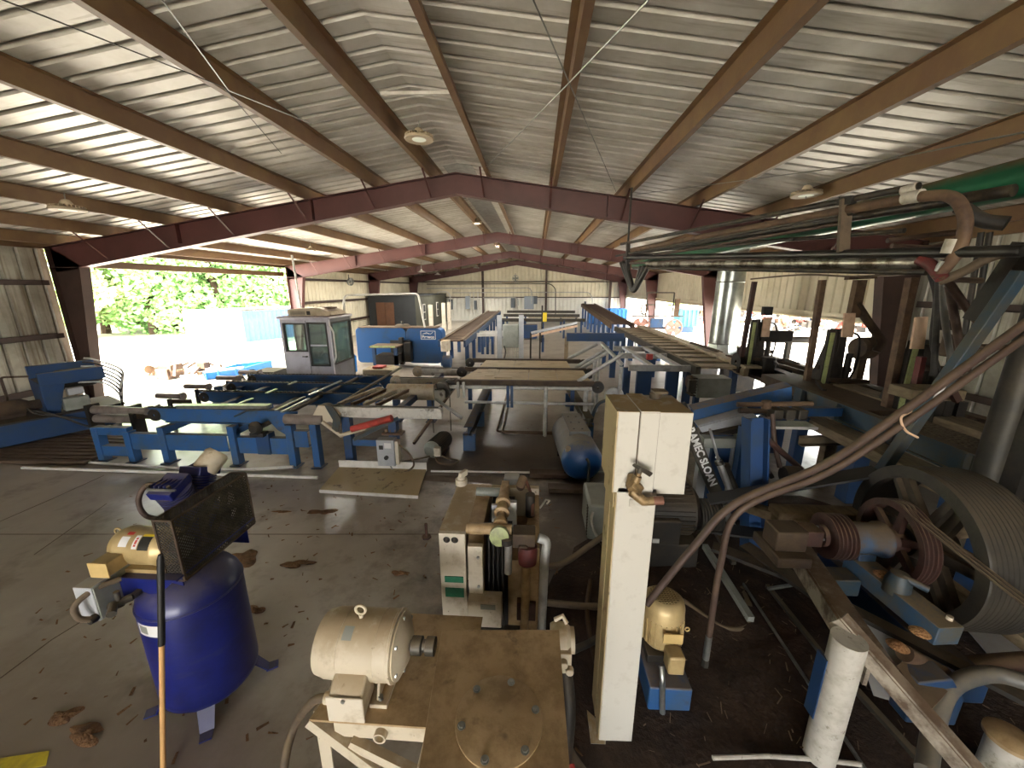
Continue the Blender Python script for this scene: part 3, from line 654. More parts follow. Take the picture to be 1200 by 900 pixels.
for x in (cx0+.1, cx1-.1):
    for y in (cy0+.1, cy1-.1): MB().box(x-.06, x+.06, y-.06, y+.06, 0, .26).build('leg', 'dark_blue', t)
def win(h, ax, c, bar=None):
    g = MB(); f = MB(); e = .028
    if ax == 'y':
        g.box(h[0], h[1], c+.02, c+.026, h[2], h[3])
        for a in ((h[0]-e, h[0]+.01, h[2]-e, h[3]+e), (h[1]-.01, h[1]+e, h[2]-e, h[3]+e), (h[0], h[1], h[3]-.01, h[3]+e), (h[0], h[1], h[2]-e, h[2]+.01)): f.box(a[0], a[1], c-.012, c+.03, a[2], a[3])
    else:
        g.box(c-.026, c-.02, h[0], h[1], h[2], h[3])
        for a in ((h[0]-e, h[0]+.01, h[2]-e, h[3]+e), (h[1]-.01, h[1]+e, h[2]-e, h[3]+e), (h[0], h[1], h[3]-.01, h[3]+e), (h[0], h[1], h[2]-e, h[2]+.01)): f.box(c-.03, c+.012, a[0], a[1], a[2], a[3])
    w = f.build('window_seal', 'rubber', t); g.build('pane', 'cab_glass', w); return w
win(H1, 'y', cy0); w2 = win(H2, 'y', cy0); win(H3, 'x', cx1); win((-5.9, -5.0, .8, 1.75), 'y', cy1-.04); 
MB().box(H2[0], H2[1], cy0-.005, cy0+.03, 1.24, 1.28).build('sash_bar', 'cab_grey', w2)
MB().box(-5.42, -5.41, cy0-.012, cy0, .3, 1.85).build('door_seam', 'cab_dark', t)
h = MB(); h.box(-5.58, -5.46, cy0-.04, cy0-.02, .98, 1.0).cyl((-5.48, cy0, .99), (-5.48, cy0-.04, .99), .02); h.build('door_handle', 'mid_steel', t)
MB().tube([(cx1+.02, cy0, 1.72), (cx1+.14, cy0-.1, 1.6), (cx1+.14, cy0-.1, 1.0), (cx1+.02, cy0, .85)], .02, 10, bend=.05).build('grab_rail', 'white_paint', t)
m = MB(); m.lathe([(.05, 0), (.2, .02), (.2, .45), (.05, .5)], (-5.65, 9.45, .75), (0, 0, 1), 16); m.box(-5.85, -5.45, 9.25, 9.7, .9, 1.05); m.box(-5.82, -5.5, 9.6, 9.7, 1.0, 1.62); m.build('seat', 'leather', t, .03)
m = MB(); m.box(-5.35, -4.95, 9.3, 9.7, .32, 1.05).bar((-5.3, 9.15, .95), (-5.0, 9.3, 1.25), .25, .05); m.build('control_console', 'dark_steel', t, .02)
for k in range(3): MB().tube([(-5.3+k*.14, 9.4, 1.0), (-5.28+k*.14, 9.3, 1.2)], .015, 8).build('joystick', 'black', t)
a = thing('air_conditioner', (-5.3, 9.4, zt+.06), 'beige rooftop air conditioner with slatted grille on the cab roof', 'air conditioner')
m = MB(); m.prism([(-5.92, zt+.06), (-5.94, zt+.2), (-5.88, zt+.22), (-5.2, zt+.26), (-4.88, zt+.16), (-4.85, zt+.08), (-4.95, zt+.06)], 'y', 9.0, 9.75); m.build('housing', 'ac_beige', a, .015)
m = MB()
for k in range(4): m.box(-5.85, -5.48, 8.98, 9.0, zt+.09+k*.025, zt+.1+k*.025)
m.build('grille', 'label_dark', a); MB().box(-5.44, -5.36, 8.98, 9.0, zt+.09, zt+.18).build('vent', 'label_dark', a)
MB().box(-5.2, -5.0, 9.3, 9.6, zt+.22, zt+.26).build('top_panel', 'rust_light', a)
# conduits rising by the cab
tag(MB().tube([P(353, 361, y=9.85), P(342, 299, y=9.85)], .025, 8).build('conduit', 'white_paint'), 'slim white conduit rising from the cab roof to the rafters', 'conduit')
tag(MB().tube([P(403, 372, y=10.1), P(403, 346, y=10.1), P(490, 344, y=12.4), P(498, 384, y=12.6)], .03, 10, bend=.15).build('conduit', 'white_paint'), 'white conduit arching from cab roof to the blue band resaw', 'conduit')
# ---- blue band resaw ----
t = thing('band_resaw', (-4.6, 12.6, 0), 'blue band resaw with rounded cover and white logo', 'saw machine')
x0, x1, z0, z1 = -6.02, -3.08, .12, 1.3
def rrect(x0, x1, z0, z1, r, n=6):
    o = []
    for cx, cz, a0 in ((x1-r, z0+r, -90), (x1-r, z1-r, 0), (x0+r, z1-r, 90), (x0+r, z0+r, 180)):
        for k in range(n+1): a = R(a0+90*k/n); o.append((cx+r*math.cos(a), cz+r*math.sin(a)))
    return o
m = MB(); m.prism(rrect(x0, -4.32, z0, z1, .14), 'y', 12.6, 13.1); m.build('wheel_cover', 'resaw_blue', t, .01)
m = MB(); m.prism(rrect(-4.3, x1, z0, z1, .2), 'y', 12.6, 13.1); m.build('wheel_cover', 'resaw_blue', t, .01)
MB().box(x0+.12, x1-.18, 12.55, 13.1, z1, z1+.03).build('top_strip', 'rust_light', t)
m = MB(); m.box(-4.82, -4.15, 12.5, 12.62, .2, .9); m.build('blade_opening', 'black', t)
m = MB(); m.box(-4.3, -4.1, 12.35, 12.6, .2, .85).box(-4.5, -4.38, 12.4, 12.6, .1, 1.0).box(-4.75, -4.62, 12.4, 12.55, .15, .55); m.build('guide_arm', 'dark_steel', t, .01)
for x in (-5.15, -4.45): MB().box(x-.05, x+.05, 11.9, 12.0, 0, .78).build('leg', 'dark_blue', t)
m = MB(); m.box(-5.25, -4.35, 11.8, 12.5, .75, .8); m.build('outfeed_table', 'rust_light', t); MB().box(-5.2, -4.4, 11.79, 11.8, .76, .82).build('yellow_strip', 'scale_green', t)
MB().box(-5.1, -4.4, 11.9, 12.5, .2, .5).build('feed_bed', 'dark_steel', t)
m = MB(); m.cyl((-4.5, 12.9, z1+.03), (-4.5, 12.9, z1+.1), .28, .2, n=24).cyl((-4.5, 12.9, z1+.1), (-4.5, 12.9, z1+.2), .04); m.build('tension_hub', 'mid_steel', t)
M_ = Matrix.Translation((-3.55, 12.585, 1.07)) @ Matrix.Rotation(PI/2, 4, 'X')
m = MB()
for a in ((-3.8, -3.3, 1.2, 1.215), (-3.8, -3.3, .93, .945), (-3.8, -3.785, .93, 1.215), (-3.315, -3.3, .93, 1.215)): m.box(a[0], a[1], 12.588, 12.598, a[2], a[3])
for a, b in (((-3.74, 1.1), (-3.6, 1.16)), ((-3.6, 1.16), (-3.5, 1.1)), ((-3.48, 1.1), (-3.38, 1.17)), ((-3.7, 1.12), (-3.5, 1.13))): m.bar((a[0], 12.592, a[1]), (b[0], 12.592, b[1]), .01, .014)
m.build('logo_frame', 'label_white', t)
text('logo', 'Brewco', 'label_white', t, Matrix.Translation((-3.55, 12.59, 1.01)) @ Matrix.Rotation(PI/2, 4, 'X'), .13, .004, .005)
MB().cyl((-3.0, 12.3, .25), (-2.75, 12.3, .25), .2, n=24).build('motor', 'dark_blue', t)
MB().box(-3.02, -2.78, 12.1, 12.5, .6, .95).build('gear_box', 'cream', t, .02)
tag(MB().lathe([(.06, 0), (.1, .02), (.11, .5), (.04, .58), (.03, .62)], P(415, 436, y=11.4), n=16).build('gas_bottle', 'bright_blue'), 'small bright blue bottle between the cab and the band resaw', 'bottle')
tag(MB().box(*[v for v in (-4.5, -4.2, 10.2, 10.5, 0.42, .48)]).build('tool_tray', 'red_paint', None, .02), 'red tray on the floor table right of the cab', 'tray')
tag(MB().box(-4.75, -3.9, 10.1, 10.7, 0, .42).build('storage_chest', 'cream', None, .03), 'cream chest between the cab and the white transfer arms', 'chest')
# ---- control cabinet on two posts ----
t = thing('control_cabinet', (-.9, 14.4, 0), 'grey control cabinet on two pale posts beyond the plywood bench', 'cabinet')
a = P(577, 422, z=0); s = 14.3
for x, z in ((-1.33, 1.62), (-.52, 1.62)): MB().box(x-.09, x+.09, 14.3, 14.4, 0, z).build('post', 'light_grey', t, .006)
MB().box(-1.2, -.62, 14.25, 14.55, .42, 1.28).build('housing', 'grey_paint', t, .01)
MB().box(-1.17, -.65, 14.235, 14.25, .46, 1.24).build('door', 'grey_paint', t, .004)
MB().box(-1.49, -1.44, 14.3, 14.34, 0, 1.2).build('side_strip', 'white_paint', t)
for k in range(6): x = -1.1+k*.08; MB().tube([(x, 14.4, .42), (x, 14.4, .0)], .014, 8).build('conduit', 'rail_grey', t)
MB().tube(catmull([(-1.15, 14.2, .5), (-1.1, 14.2, .3), (-1.15, 14.2, 0)]), .025).build('cable', 'rubber', t)
# ---- far left chain ramp ----
def chain_ramp(name, x0, x1, ya, yb, za, zb, label, nl, mtop='rusty', side='steel_blue', pitch=.18, legm='dark_blue', rail=.08):
    t = thing(name, ((x0+x1)/2, ya, 0), label, 'conveyor')
    for x in (x0, x1): MB().bar((x, ya, za), (x, yb, zb), .07, .22).build('side_beam', side, t)
    for x in (x0+.09, x1-.09): MB().bar((x, ya, za+.13), (x, yb, zb+.13), .1, .02).build('rail', 'rust_light', t)
    n = int((yb-ya)/pitch); 
    for k in range(min(n, 90)):
        f = (k+.5)/n; y = ya+(yb-ya)*f; z = za+(zb-za)*f+.08
        MB().box(x0+.04, x1-.04, y-pitch*.38, y+pitch*.38, z-.02, z+.02).build('slat', mtop, t)
    for k in range(nl):
        f = (k+.3)/nl; y = ya+(yb-ya)*f; z = za+(zb-za)*f
        for x in (x0, x1): MB().box(x-.06, x+.06, y-.06, y+.06, 0, z-.08).build('leg', legm, t)
    return t
chain_ramp('chain_ramp', -3.15, -2.3, 12.4, 25.5, .82, 1.02, 'long dusty chain ramp on blue legs running toward the end wall beside the resaw', 9, 'rust_red', 'dark_blue', .3)
# white cross conveyor joining it
t = thing('cross_conveyor', (-1.9, 15.5, 0), 'short pair of white beams bridging chain ramp and control cabinet', 'conveyor')
for y in (14.9, 15.6): MB().bar((-2.3, y, .82), (-1.2, y, .84), .1, .14).build('beam', 'white_paint', t, .01)
for x in (-2.1, -1.9, -1.7): MB().box(x-.05, x+.05, 15.2, 15.3, 0, .75).build('leg', 'dark_blue', t)
# far roller frame with yellow box
t = thing('far_roll_case', (.2, 24, 0), 'dark roller frame crossing the far bay before the end wall', 'conveyor')
for y, z in ((20.5, .95), (23.2, 1.0), (26, 1.05)):
    MB().bar((-1.9, y, z), (2.6, y, z), .1, .16).build('cross_beam', 'mid_steel', t)
for y, z in ((21.2, .9), (22.3, .95)): MB().bar((-.4, y, z), (2.4, y, z), .14, .05).build('slat', 'slat_tan', t)
for x in (-1.7, -.6, .4, 1.5, 2.4):
    for y in (20.5, 23.2): MB().box(x-.05, x+.05, y-.05, y+.05, 0, .95).build('leg', 'dark_blue', t)
MB().box(-.6, .1, 19.9, 20.4, .05, .75).build('drive_box', 'dark_blue', t, .02)
t = thing('pendant_station', (.3, 15.9, 0), 'yellow push button box on a dark post in the far bay', 'control box')
MB().box(.24, .3, 15.9, 15.98, .4, 1.9).build('post', 'dark_steel', t); MB().box(.3, .46, 15.85, 15.97, 1.25, 1.62).build('button_box', 'yellow', t, .01); MB().box(.27, .37, 15.9, 16, 0, .6).build('foot_post', 'dark_blue', t)
t = thing('tilted_arm_pair', (1.2, 15, 0), 'two long pale beams slanting up to the far chain ramp', 'beam')
for o in (0, .28): MB().bar(P(623, 390+o*14, y=14.2+o), P(676, 378+o*14, y=15.2+o), .08, .08).build('beam', 'pale_wood' if o else 'light_grey', t)
for px in (633, 622): a = P(px, 390, y=14.3); MB().box(a.x-.03, a.x+.03, 14.28, 14.34, 0, a.z).build('leg', 'dark_steel', t)
# ---- grey office block ----
t = thing('site_office', (-8.6, 22, 0), 'dark flat roofed office block with brown plywood double door in the far corner', 'office')
m = MB(); m.box(WL+.2, -7.1, 22.8, 30.8, 0, 2.1); m.build('wall_block', 'office_dark', t)
MB().box(-7.1, -7.08, 22.8, 30.8, 0, 2.1).build('side_cladding', 'office_olive', t); MB().box(WL+.15, -7.05, 22.75, 30.85, 2.1, 2.16).build('roof_slab', 'office_dark', t)
for x0, x1 in ((-9.45, -8.93), (-8.91, -8.4)): MB().box(x0, x1, 22.74, 22.8, 0, 1.75).build('door', 'ply_brown', t)
MB().box(-9.5, -8.35, 22.76, 22.79, 1.75, 1.82).build('lintel', 'office_dark', t)
for y0 in (24.2, 27.6):
    f = MB().box(-7.08, -7.05, y0, y0+.55, .6, 1.6).build('window_frame', 'white_paint', t); MB().box(-7.05, -7.04, y0+.08, y0+.47, .66, 1.06).build('pane', 'office_dark', f); MB().box(-7.05, -7.04, y0+.08, y0+.47, 1.12, 1.54).build('pane', 'office_dark', f)
for i, (y, l) in enumerate(((25.6, 'pale upright post between the two office windows'), (29, 'pale upright post just past the second office window'), (30.6, 'pale upright post at the rear corner of the office'))):
    q = P(505 if i == 0 else (520 if i == 1 else 526.5), 370, y=y*.8); tag(MB().box(q.x-.11, q.x+.11, q.y-.06, q.y+.06, 0, 1.72).build('storage_post', 'cream_clean'), l, 'post')
# ---- end wall electrics ----
i = 0
for px, w, h, z, l, mm in ((508.5, .5, .9, .9, 'grey panel box on the end wall beside the office corner', 'box_grey'), (528, .25, .8, .9, 'narrow dark panel box just right of the office rear corner', 'box_dark'), (548, .35, 1.0, .95, 'tall grey panel box on end wall left of the first wall post', 'box_grey'), (557, .2, .7, .9, 'narrow dark switch box next to the tall grey panel', 'box_dark'),
                       (601, .3, .75, 1.05, 'dark switch box on the end wall above the control cabinet', 'box_dark'), (620, .75, 1.0, .95, 'largest grey panel box near the middle of the end wall', 'box_grey'), (627.5, .3, .6, 1.35, 'small dark box touching the largest grey panel', 'box_dark'), (686, .12, .35, 1.2, 'tiny dark switch near the east post of the end wall', 'box_dark')):
    p = P(px, 350, y=31.1); t = thing('panel_box', (p.x, 31.1, z), l, 'electrical box')
    MB().box(p.x-w/2, p.x+w/2, 31.0, 31.3, z, z+h).build('housing', mm, t, .01); MB().box(p.x-w/2+.02, p.x+w/2-.02, 30.985, 31.0, z+.03, z+h-.03).build('door', mm, t)
def wc(pts, l, r=.03, m='rail_grey'): tag(MB().tube([P(*q, y=31.0) for q in pts], r, 8, bend=.3).build('wall_conduit', m), l, 'conduit')
wc([(500, 333), (645, 332.5), (651, 338), (651, 368)], 'highest long conduit crossing the end wall and bending down past the centre post', .035, 'mid_steel')
wc([(500, 338), (620, 337.5), (623, 341), (623, 356)], 'conduit on the end wall bending down to the largest panel box', .035)
wc([(530, 343), (690, 342.5), (694, 348), (694, 364)], 'long low conduit crossing the end wall to the blue bins', .03)
wc([(566, 349), (605, 348.5), (607, 351), (607, 358)], 'short conduit feeding the dark switch box on the end wall', .03)
for k, (px, l) in enumerate(((551, 'first of three upright conduits rising beside the first end wall post'), (555, 'middle of three upright conduits beside the first end wall post'), (560, 'last of three upright conduits beside the first end wall post'))): wc([(px, 342), (px, 368)], l, .03, 'white_paint')
wc([(510, 352), (512, 342), (526, 342), (528, 350), (528, 358)], 'white conduit hoop above the office rear corner', .04, 'white_paint')
# ---- blue power unit by the left wall ----
A = P(8, 537, z=0); rz = math.atan2(P(122, 498, z=0).y-A.y, P(122, 498, z=0).x-A.x)
t = thing('hydraulic_power_unit', (-8.35, 5.7, 0), 'blue hydraulic power unit with pumps and hoses against the west wall', 'machine', rz=R(62))
# local: x along the long side (away), y toward the wall
m = MB(); m.box(-.75, 1.0, .0, .95, .1, .5); m.build('tank', 'dark_blue', t, .015, local=True)
MB().box(-.8, 1.05, -.02, .97, .5, .53).build('tank_lid', 'dark_steel', t, .004, local=True)
m = MB()
for x in (-.7, .9): m.box(x-.05, x+.05, .05, .9, 0, .1)
m.build('skid', 'black', t, local=True)
m = MB(); pts = [(-.76, .5+.2*math.cos(a), .3+.14*math.sin(a)) for a in [PI*.1+k*PI*1.7/16 for k in range(17)]]; m.tube(pts, .018, 8); m.build('hose', 'rubber', t, local=True)
MB().box(-.79, -.75, .2, .8, .16, .46).build('end_hatch', 'steel_blue', t, .01, local=True)
m = MB(); m.box(.1, .2, .15, .9, .53, 1.15).box(.1, .95, .85, .95, .9, 1.4).box(.1, .9, .05, .12, 1.1, 1.35); m.prism([(.1, .53), (.1, 1.35), (.45, 1.35), (.25, .53)], 'y', .1, .13); m.build('stand', 'dark_blue', t, .008, local=True)
MB().box(.12, .3, .094, .1, 1.17, 1.26).build('warning_label', 'scale_green', t, local=True)
m = MB(); m.lathe([(.02, -.3), (.15, -.3), (.2, -.22), (.2, .2), (.15, .27), (.02, .27)], (.6, .45, 1.12), (1, 0, 0), 24); m.build('motor', 'dark_steel', t, local=True)
m = MB(); m.lathe([(.02, -.25), (.12, -.25), (.15, -.2), (.15, .2), (.1, .27), (.02, .27)], (-.3, .45, .7), (1, 0, 0), 24).cyl((-.05, .45, .7), (.15, .45, .7), .09); m.box(-.5, -.1, .35, .55, .53, .6); m.build('pump_motor', 'rusty', t, local=True)
MB().box(.3, .62, .02, .2, .55, .8).build('control_box', 'grey_paint', t, .01, local=True); MB().box(.38, .58, .01, .15, .86, 1.0).build('white_box', 'light_grey', t, .01, local=True)
for k in range(7):
    z = .75+k*.08; MB().tube(catmull([(.55+.03*k, .3, z+.3), (.85, .12+.02*k, z+.25), (1.0+.02*k, .0, z), (1.0, -.05-.02*k, z-.35)]), .018).build('hose', 'rubber' if k % 2 else 'rail_grey', t, local=True)
MB().tube(catmull([(-.1, .1, .7), (.2, -.08, .5), (.5, -.16, .2), (.9, -.3, .08)]), .02).build('hose', 'rubber', t, local=True)
MB().tube(catmull([(-.1, .1, .72), (-.0, -.05, .6), (.6, -.08, .3), (1.0, -.15, .12)]), .014).build('hose', 'rubber', t, local=True)
MB().tube([(-.2, .85, .53), (-.2, .85, 1.25), (.1, .85, 1.2)], .02, 8, bend=.05).build('pipe', 'rusty', t, local=True)
t.scale = (1, 1, .88)
# planks on the floor by the power unit
for k in range(9):
    a = P(-30, 545, z=0) + V((-.3, .12*k-.1, .02)); b = P(118, 522, z=0) + V((0, .12*k-.15, .02))
    tag(MB().bar((-9.6, 4.9+.13*k, .03), (-6.75-.03*k, 4.98+.13*k, .03), .09, .05).build('floor_timber', 'timber', None, .006), 'weathered timber in the row lying beside the blue power unit', 'timber', 'weathered timbers on the floor by the power unit')
# rafter-like beams along the wall floor end of the deck
t = thing('end_roll_stand', (-7.1, 6.2, 0), 'rusty roller stand between power unit and blue chain deck', 'roller stand')
for z in (.36, .52): MB().cyl((-7.75, 6.0, z), (-6.95, 6.0, z), .075, n=20).build('roller', 'roller_grey', t)
for x in (-7.75, -6.95): MB().box(x-.03, x+.03, 5.9, 6.1, 0, .62).build('upright', 'dark_steel', t)
MB().bar((-7.7, 5.9, .1), (-6.9, 6.4, .5), .04, .04).build('brace', 'mid_steel', t)
# ---- things on the floor ----
pts = [P(375, 577, z=0), P(490, 584, z=0), P(500, 553, z=0), P(398, 550, z=0)]
t = thing('floor_plate', (-2.1, 4.6, 0), 'dusty flat steel plate with white upturned lip lying on the floor', 'plate')
m = MB(); m.slab([p+V((0, 0, .03)) for p in pts], (0, 0, 1), .012); m.build('plate', 'post_tan', t)
MB().bar(pts[3]+V((0, 0, .08)), pts[2]+V((0, 0, .08)), .015, .13).build('lip', 'white_paint', t)
m = MB(); m.bar(pts[0]+V((0, 0, .02)), pts[1]+V((0, 0, .02)), .02, .04); m.build('front_lip', 'white_paint', t)
p = P(500, 630, z=0); t = thing('anchor_bolt', p, 'rusty threaded anchor bolt standing up from the floor', 'bolt')
MB().cyl(p, p+V((0, 0, .17)), .016, n=12).build('stud', 'rust_red', t); MB().cyl(p, p+V((0, 0, .02)), .05, n=6).build('nut', 'rust_red', t)
for (px, py, rx, ry, l, s) in ((378, 600, .14, .06, 'small wood chip patch close to the dusty floor plate', 1), (347, 661, .14, .05, 'oval wood chip patch midway between compressor and floor plate', 2), (283, 655, .12, .16, 'wood chip patch touching the right side of the compressor', 3), (468, 672, .06, .04, 'small chip scrap left of the anchor bolt', 4), (100, 860, .12, .05, 'brown chip smear near the yellow floor stripe', 5), (75, 840, .1, .04, 'thin brown chip smear left of the compressor', 6), (300, 715, .06, .05, 'chip crumbs beside the compressor foot', 7), (330, 600, .08, .03, 'faint chip streak west of the floor plate', 8)):
    p = P(px, py, z=0); b = blob(p.x, p.y, rx, ry, .012, seed=s, rough=.35); tag(b.build('wood_chips', 'chips'), l, 'wood chips', kind='stuff')
# scattered leaves and bark
rr = random.Random(5); m = MB()
for k in range(420):
    if k < 300: x, y = rr.uniform(-4.5, .3), rr.uniform(1.2, 4.7)
    else: x, y = rr.uniform(-6, 6), rr.uniform(3.5, 12)
    a = rr.uniform(0, PI); l = rr.uniform(.008, .035); w = rr.uniform(.003, .01); c, s = math.cos(a), math.sin(a); z = .004+rr.random()*.004
    m.add([(x-l*c+w*s, y-l*s-w*c, z), (x+l*c+w*s, y+l*s-w*c, z+.003), (x+l*c-w*s, y+l*s+w*c, z), (x-l*c-w*s, y-l*s+w*c, z+.005)], [(0, 1, 2, 3)])
tag(m.build('bark_litter', 'chips'), 'bark flakes and crumbs scattered over the concrete floor', 'bark flakes', kind='stuff')
for cx, cy, rx, ry, s, l in ((-.9, 4.85, .8, .12, 13, 'bark and cable dirt along the floor joint'),):
    tag(blob(cx, cy, rx, ry, .01, seed=s, rough=.2).build('sawdust_layer', 'concrete_dirty'), l, 'sawdust', kind='stuff')
# thin white pipes along the floor joint
for i, (a, b, c) in enumerate((((-6.7, 4.97), (-4.6, 4.86), (-3.55, 5.02)), ((-7.5, 4.75), (-5.0, 4.74), (-3.0, 4.72)))):
    tag(MB().tube(catmull([(a[0], a[1], .03), (b[0], b[1], .03), (c[0], c[1], .03)]), .022).build('floor_pipe', 'white_paint'), ('slightly curved white pipe on the floor just in front of the blue deck', 'straight white pipe on the floor, the nearer one to the compressor')[i], 'pipe')
tag(MB().tube([P(505, 552, z=.03), P(640, 554, z=.03), P(715, 553, z=.03)], .015).build('floor_pipe', 'white_paint'), 'thin pale pipe on the floor behind the cream feed frame', 'pipe')
tag(MB().slab([P(-6, 890, z=.002), P(58, 880, z=.002), P(54, 897, z=.002), P(-6, 910, z=.002)], (0, 0, 1), .003).build('floor_stripe', 'yellow_floor'), 'worn yellow stripe painted on the floor near the compressor', 'floor marking')
for a, l in (((-.05, 4.95), 'short weathered board on floor before the blue grey air tank'), ((.2, 4.55), 'dark board lying under the blue grey air tank')):
    tag(MB().box(a[0], a[0]+.55, a[1], a[1]+.16, .0, .06).build('floor_board', 'timber', None, .006), l, 'board')
# ================= FOREGROUND =================
# ---- air compressor ----
cx, cy = -2.10, 1.885
t = thing('air_compressor', (cx, cy, 0), 'blue upright air compressor with gold motor and dusty mesh belt guard', 'air compressor')
m = MB(); m.lathe([(.001, .04), (.14, .05), (.22, .085), (.255, .13), (.262, .17), (.262, .80), (.252, .85), (.22, .90), (.14, .95), (.001, .97)], (cx, cy, 0), n=56); tank = m.build('tank', 'tank_blue', t)
MB().lathe([(.262, 0), (.266, .006), (.262, .012)], (cx, cy, .8), n=56).build('weld_seam', 'tank_blue', tank)
for k, a in enumerate((-58, 32, 122, 212)):
    c, s = math.cos(R(a)), math.sin(R(a)); o = V((cx, cy, 0)); d = V((c, s, 0)); e = V((-s, c, 0))
    f = MB(); f.slab([o+d*.19-e*.05+V((0, 0, .17)), o+d*.19+e*.05+V((0, 0, .17)), o+d*.30+e*.035+V((0, 0, .0)), o+d*.30-e*.035], d, .008)
    f.slab([o+d*.29-e*.035, o+d*.29+e*.035, o+d*.36+e*.03, o+d*.36-e*.03], (0, 0, 1), .008); f.build('foot', 'tank_blue', t)
# top plate (motor platform)
m = MB(); m.box(-2.50, -1.98, 1.70, 2.32, 1.005, 1.015); pl = m.build('mounting_plate', 'tank_blue', t)
m = MB(); m.slab([(-2.46, 1.70, 1.005), (-2.46, 1.70, .84), (-2.35, 1.70, .87), (-2.2, 1.70, .95), (-2.2, 1.70, 1.005)], (0, 1, 0), .008); m.slab([(-2.0, 1.70, 1.005), (-2.12, 1.70, .9), (-2.2, 1.70, .93), (-2.2, 1.70, 1.005)], (0, 1, 0), .008); m.build('gusset', 'tank_blue', t)
m = MB(); m.slab([(-2.44, 1.75, 1.0), (-2.3, 1.75, .85), (-2.0, 1.75, .85), (-2.0, 1.75, 1.0)], (0, 1, 0), .008); m.build('saddle', 'tank_blue', t); MB().slab([(-2.44, 2.25, 1.0), (-2.3, 2.25, .85), (-2.0, 2.25, .85), (-2.0, 2.25, 1.0)], (0, 1, 0), .008).build('saddle', 'tank_blue', t)
# gold motor, axis along x
mc = V((-2.25, 1.83, 1.135)); r = .105
m = MB(); m.lathe([(.01, -.17), (.06, -.168), (.09, -.155), (r, -.12), (r+.003, -.1), (r, -.09), (r, .10), (r+.003, .11), (r, .12), (.085, .16), (.05, .165), (.02, .165)], mc, (1, 0, 0), 48)
mot = m.build('motor_body', 'gold', t)
MB().box(mc.x-.1, mc.x+.12, mc.y-.09, mc.y+.09, 1.015, 1.04).build('motor_foot', 'gold', t, .004)
MB().box(mc.x-.14, mc.x-.04, mc.y-.19, mc.y-.09, mc.z-.06, mc.z+.02).build('terminal_box', 'gold', t, .005); 
MB().box(mc.x-.145, mc.x-.035, mc.y-.196, mc.y-.188, mc.z-.065, mc.z+.025).build('terminal_cover', 'bright_gold', t, .002)
m = MB(); e = mc+V((-.155, 0, .085)); m.tube([e+V((.02*math.cos(a)-.01, 0, .02*math.sin(a))) for a in [2*PI*k/14 for k in range(15)]], .005, 8); m.build('lifting_eye', 'gold', t)
def wrap_label(cxx, w, a0, a1, m_, name):
    n = 6; mb = MB(); rr_ = r+.002; vs = []
    for k in range(n+1):
        a = R(a0+(a1-a0)*k/n); vs += [(cxx-w/2, mc.y-rr_*math.cos(a), mc.z+rr_*math.sin(a)), (cxx+w/2, mc.y-rr_*math.cos(a), mc.z+rr_*math.sin(a))]
    mb.add(vs, [(2*k, 2*k+1, 2*k+3, 2*k+2) for k in range(n)]).build(name, m_, mot)
wrap_label(mc.x+.075, .065, 22, 62, 'label_dark', 'rating_plate'); wrap_label(mc.x+.075, .065, 63, 70, 'yellow', 'caution_strip'); wrap_label(mc.x+.022, .03, 25, 65, 'label_white', 'warning_label'); wrap_label(mc.x+.022, .014, 32, 58, 'label_red', 'warning_stripe')
wrap_label(mc.x-.05, .05, 30, 60, 'label_white', 'instruction_label'); wrap_label(mc.x-.04, .04, 66, 76, 'label_red', 'danger_label')
# pump with fins and heads, axis x
pc = V((-2.25, 2.14, 1.14))
m = MB(); m.lathe([(.02, -.12), (.1, -.12), (.115, -.08), (.115, .08), (.1, .12), (.02, .12)], pc, (1, 0, 0), 28); m.box(pc.x-.1, pc.x+.1, pc.y-.12, pc.y+.12, 1.015, 1.08); m.build('crankcase', 'tank_blue', t, .006)
for sgn in (-1, 1):
    ax = V((.02, sgn*.42, 1)).normalized(); b = pc+ax*.09; m = MB(); m.cyl(b, b+ax*.17, .06, n=24)
    for k in range(9): m.cyl(b+ax*(.02+k*.017), b+ax*(.026+k*.017), .095, n=28)
    m.build('finned_cylinder', 'steel_blue' if 0 else 'tank_blue', t)
    m = MB(); h = b+ax*.17; m.bar(h, h+ax*.055, .17, .15, up=(1, 0, 0))
    for k in range(5): m.bar(h+ax*.055+V((-.07+.035*k, 0, 0)), h+ax*.085+V((-.07+.035*k, 0, 0)), .008, .15, up=(1, 0, 0)) if 0 else m.bar(h+ax*.055+V((-.06+.03*k, -.06, 0)), h+ax*.055+V((-.06+.03*k, .06, 0)), .01, .03)
    hd = m.build('cylinder_head', 'tank_blue', t, .005)
    for i in (-1, 1):
        for j in (-1, 1): MB().cyl(h+ax*.05+V((i*.065, j*.055, 0)), h+ax*.075+V((i*.065, j*.055, 0)), .01, n=8).build('head_bolt', 'mid_steel', hd)
m = MB(); m.tube(catmull([(pc.x-.02, pc.y-.12, 1.42), (pc.x-.12, pc.y-.14, 1.42), (pc.x-.17, pc.y-.16, 1.33), (pc.x-.16, pc.y-.15, 1.22), (pc.x-.06, pc.y-.12, 1.17)]), .015, 10); m.build('discharge_pipe', 'hose_rust', t)
MB().cyl((pc.x-.0, pc.y-.12, 1.42), (pc.x-.06, pc.y-.13, 1.42), .022, n=12).build('pipe_fitting', 'brass', t)
MB().cyl((pc.x-.12, pc.y-.1, 1.02), (pc.x-.12, pc.y-.1, 1.16), .03, n=14).build('breather', 'steel_blue', t)
f = MB(); f.lathe([(.03, 0), (.07, .0), (.075, .02), (.075, .12), (.06, .14), (.02, .14)], (pc.x+.02, pc.y+.12, 1.4), (.3, .6, .6), 24); f.build('air_filter', 'cream', t)
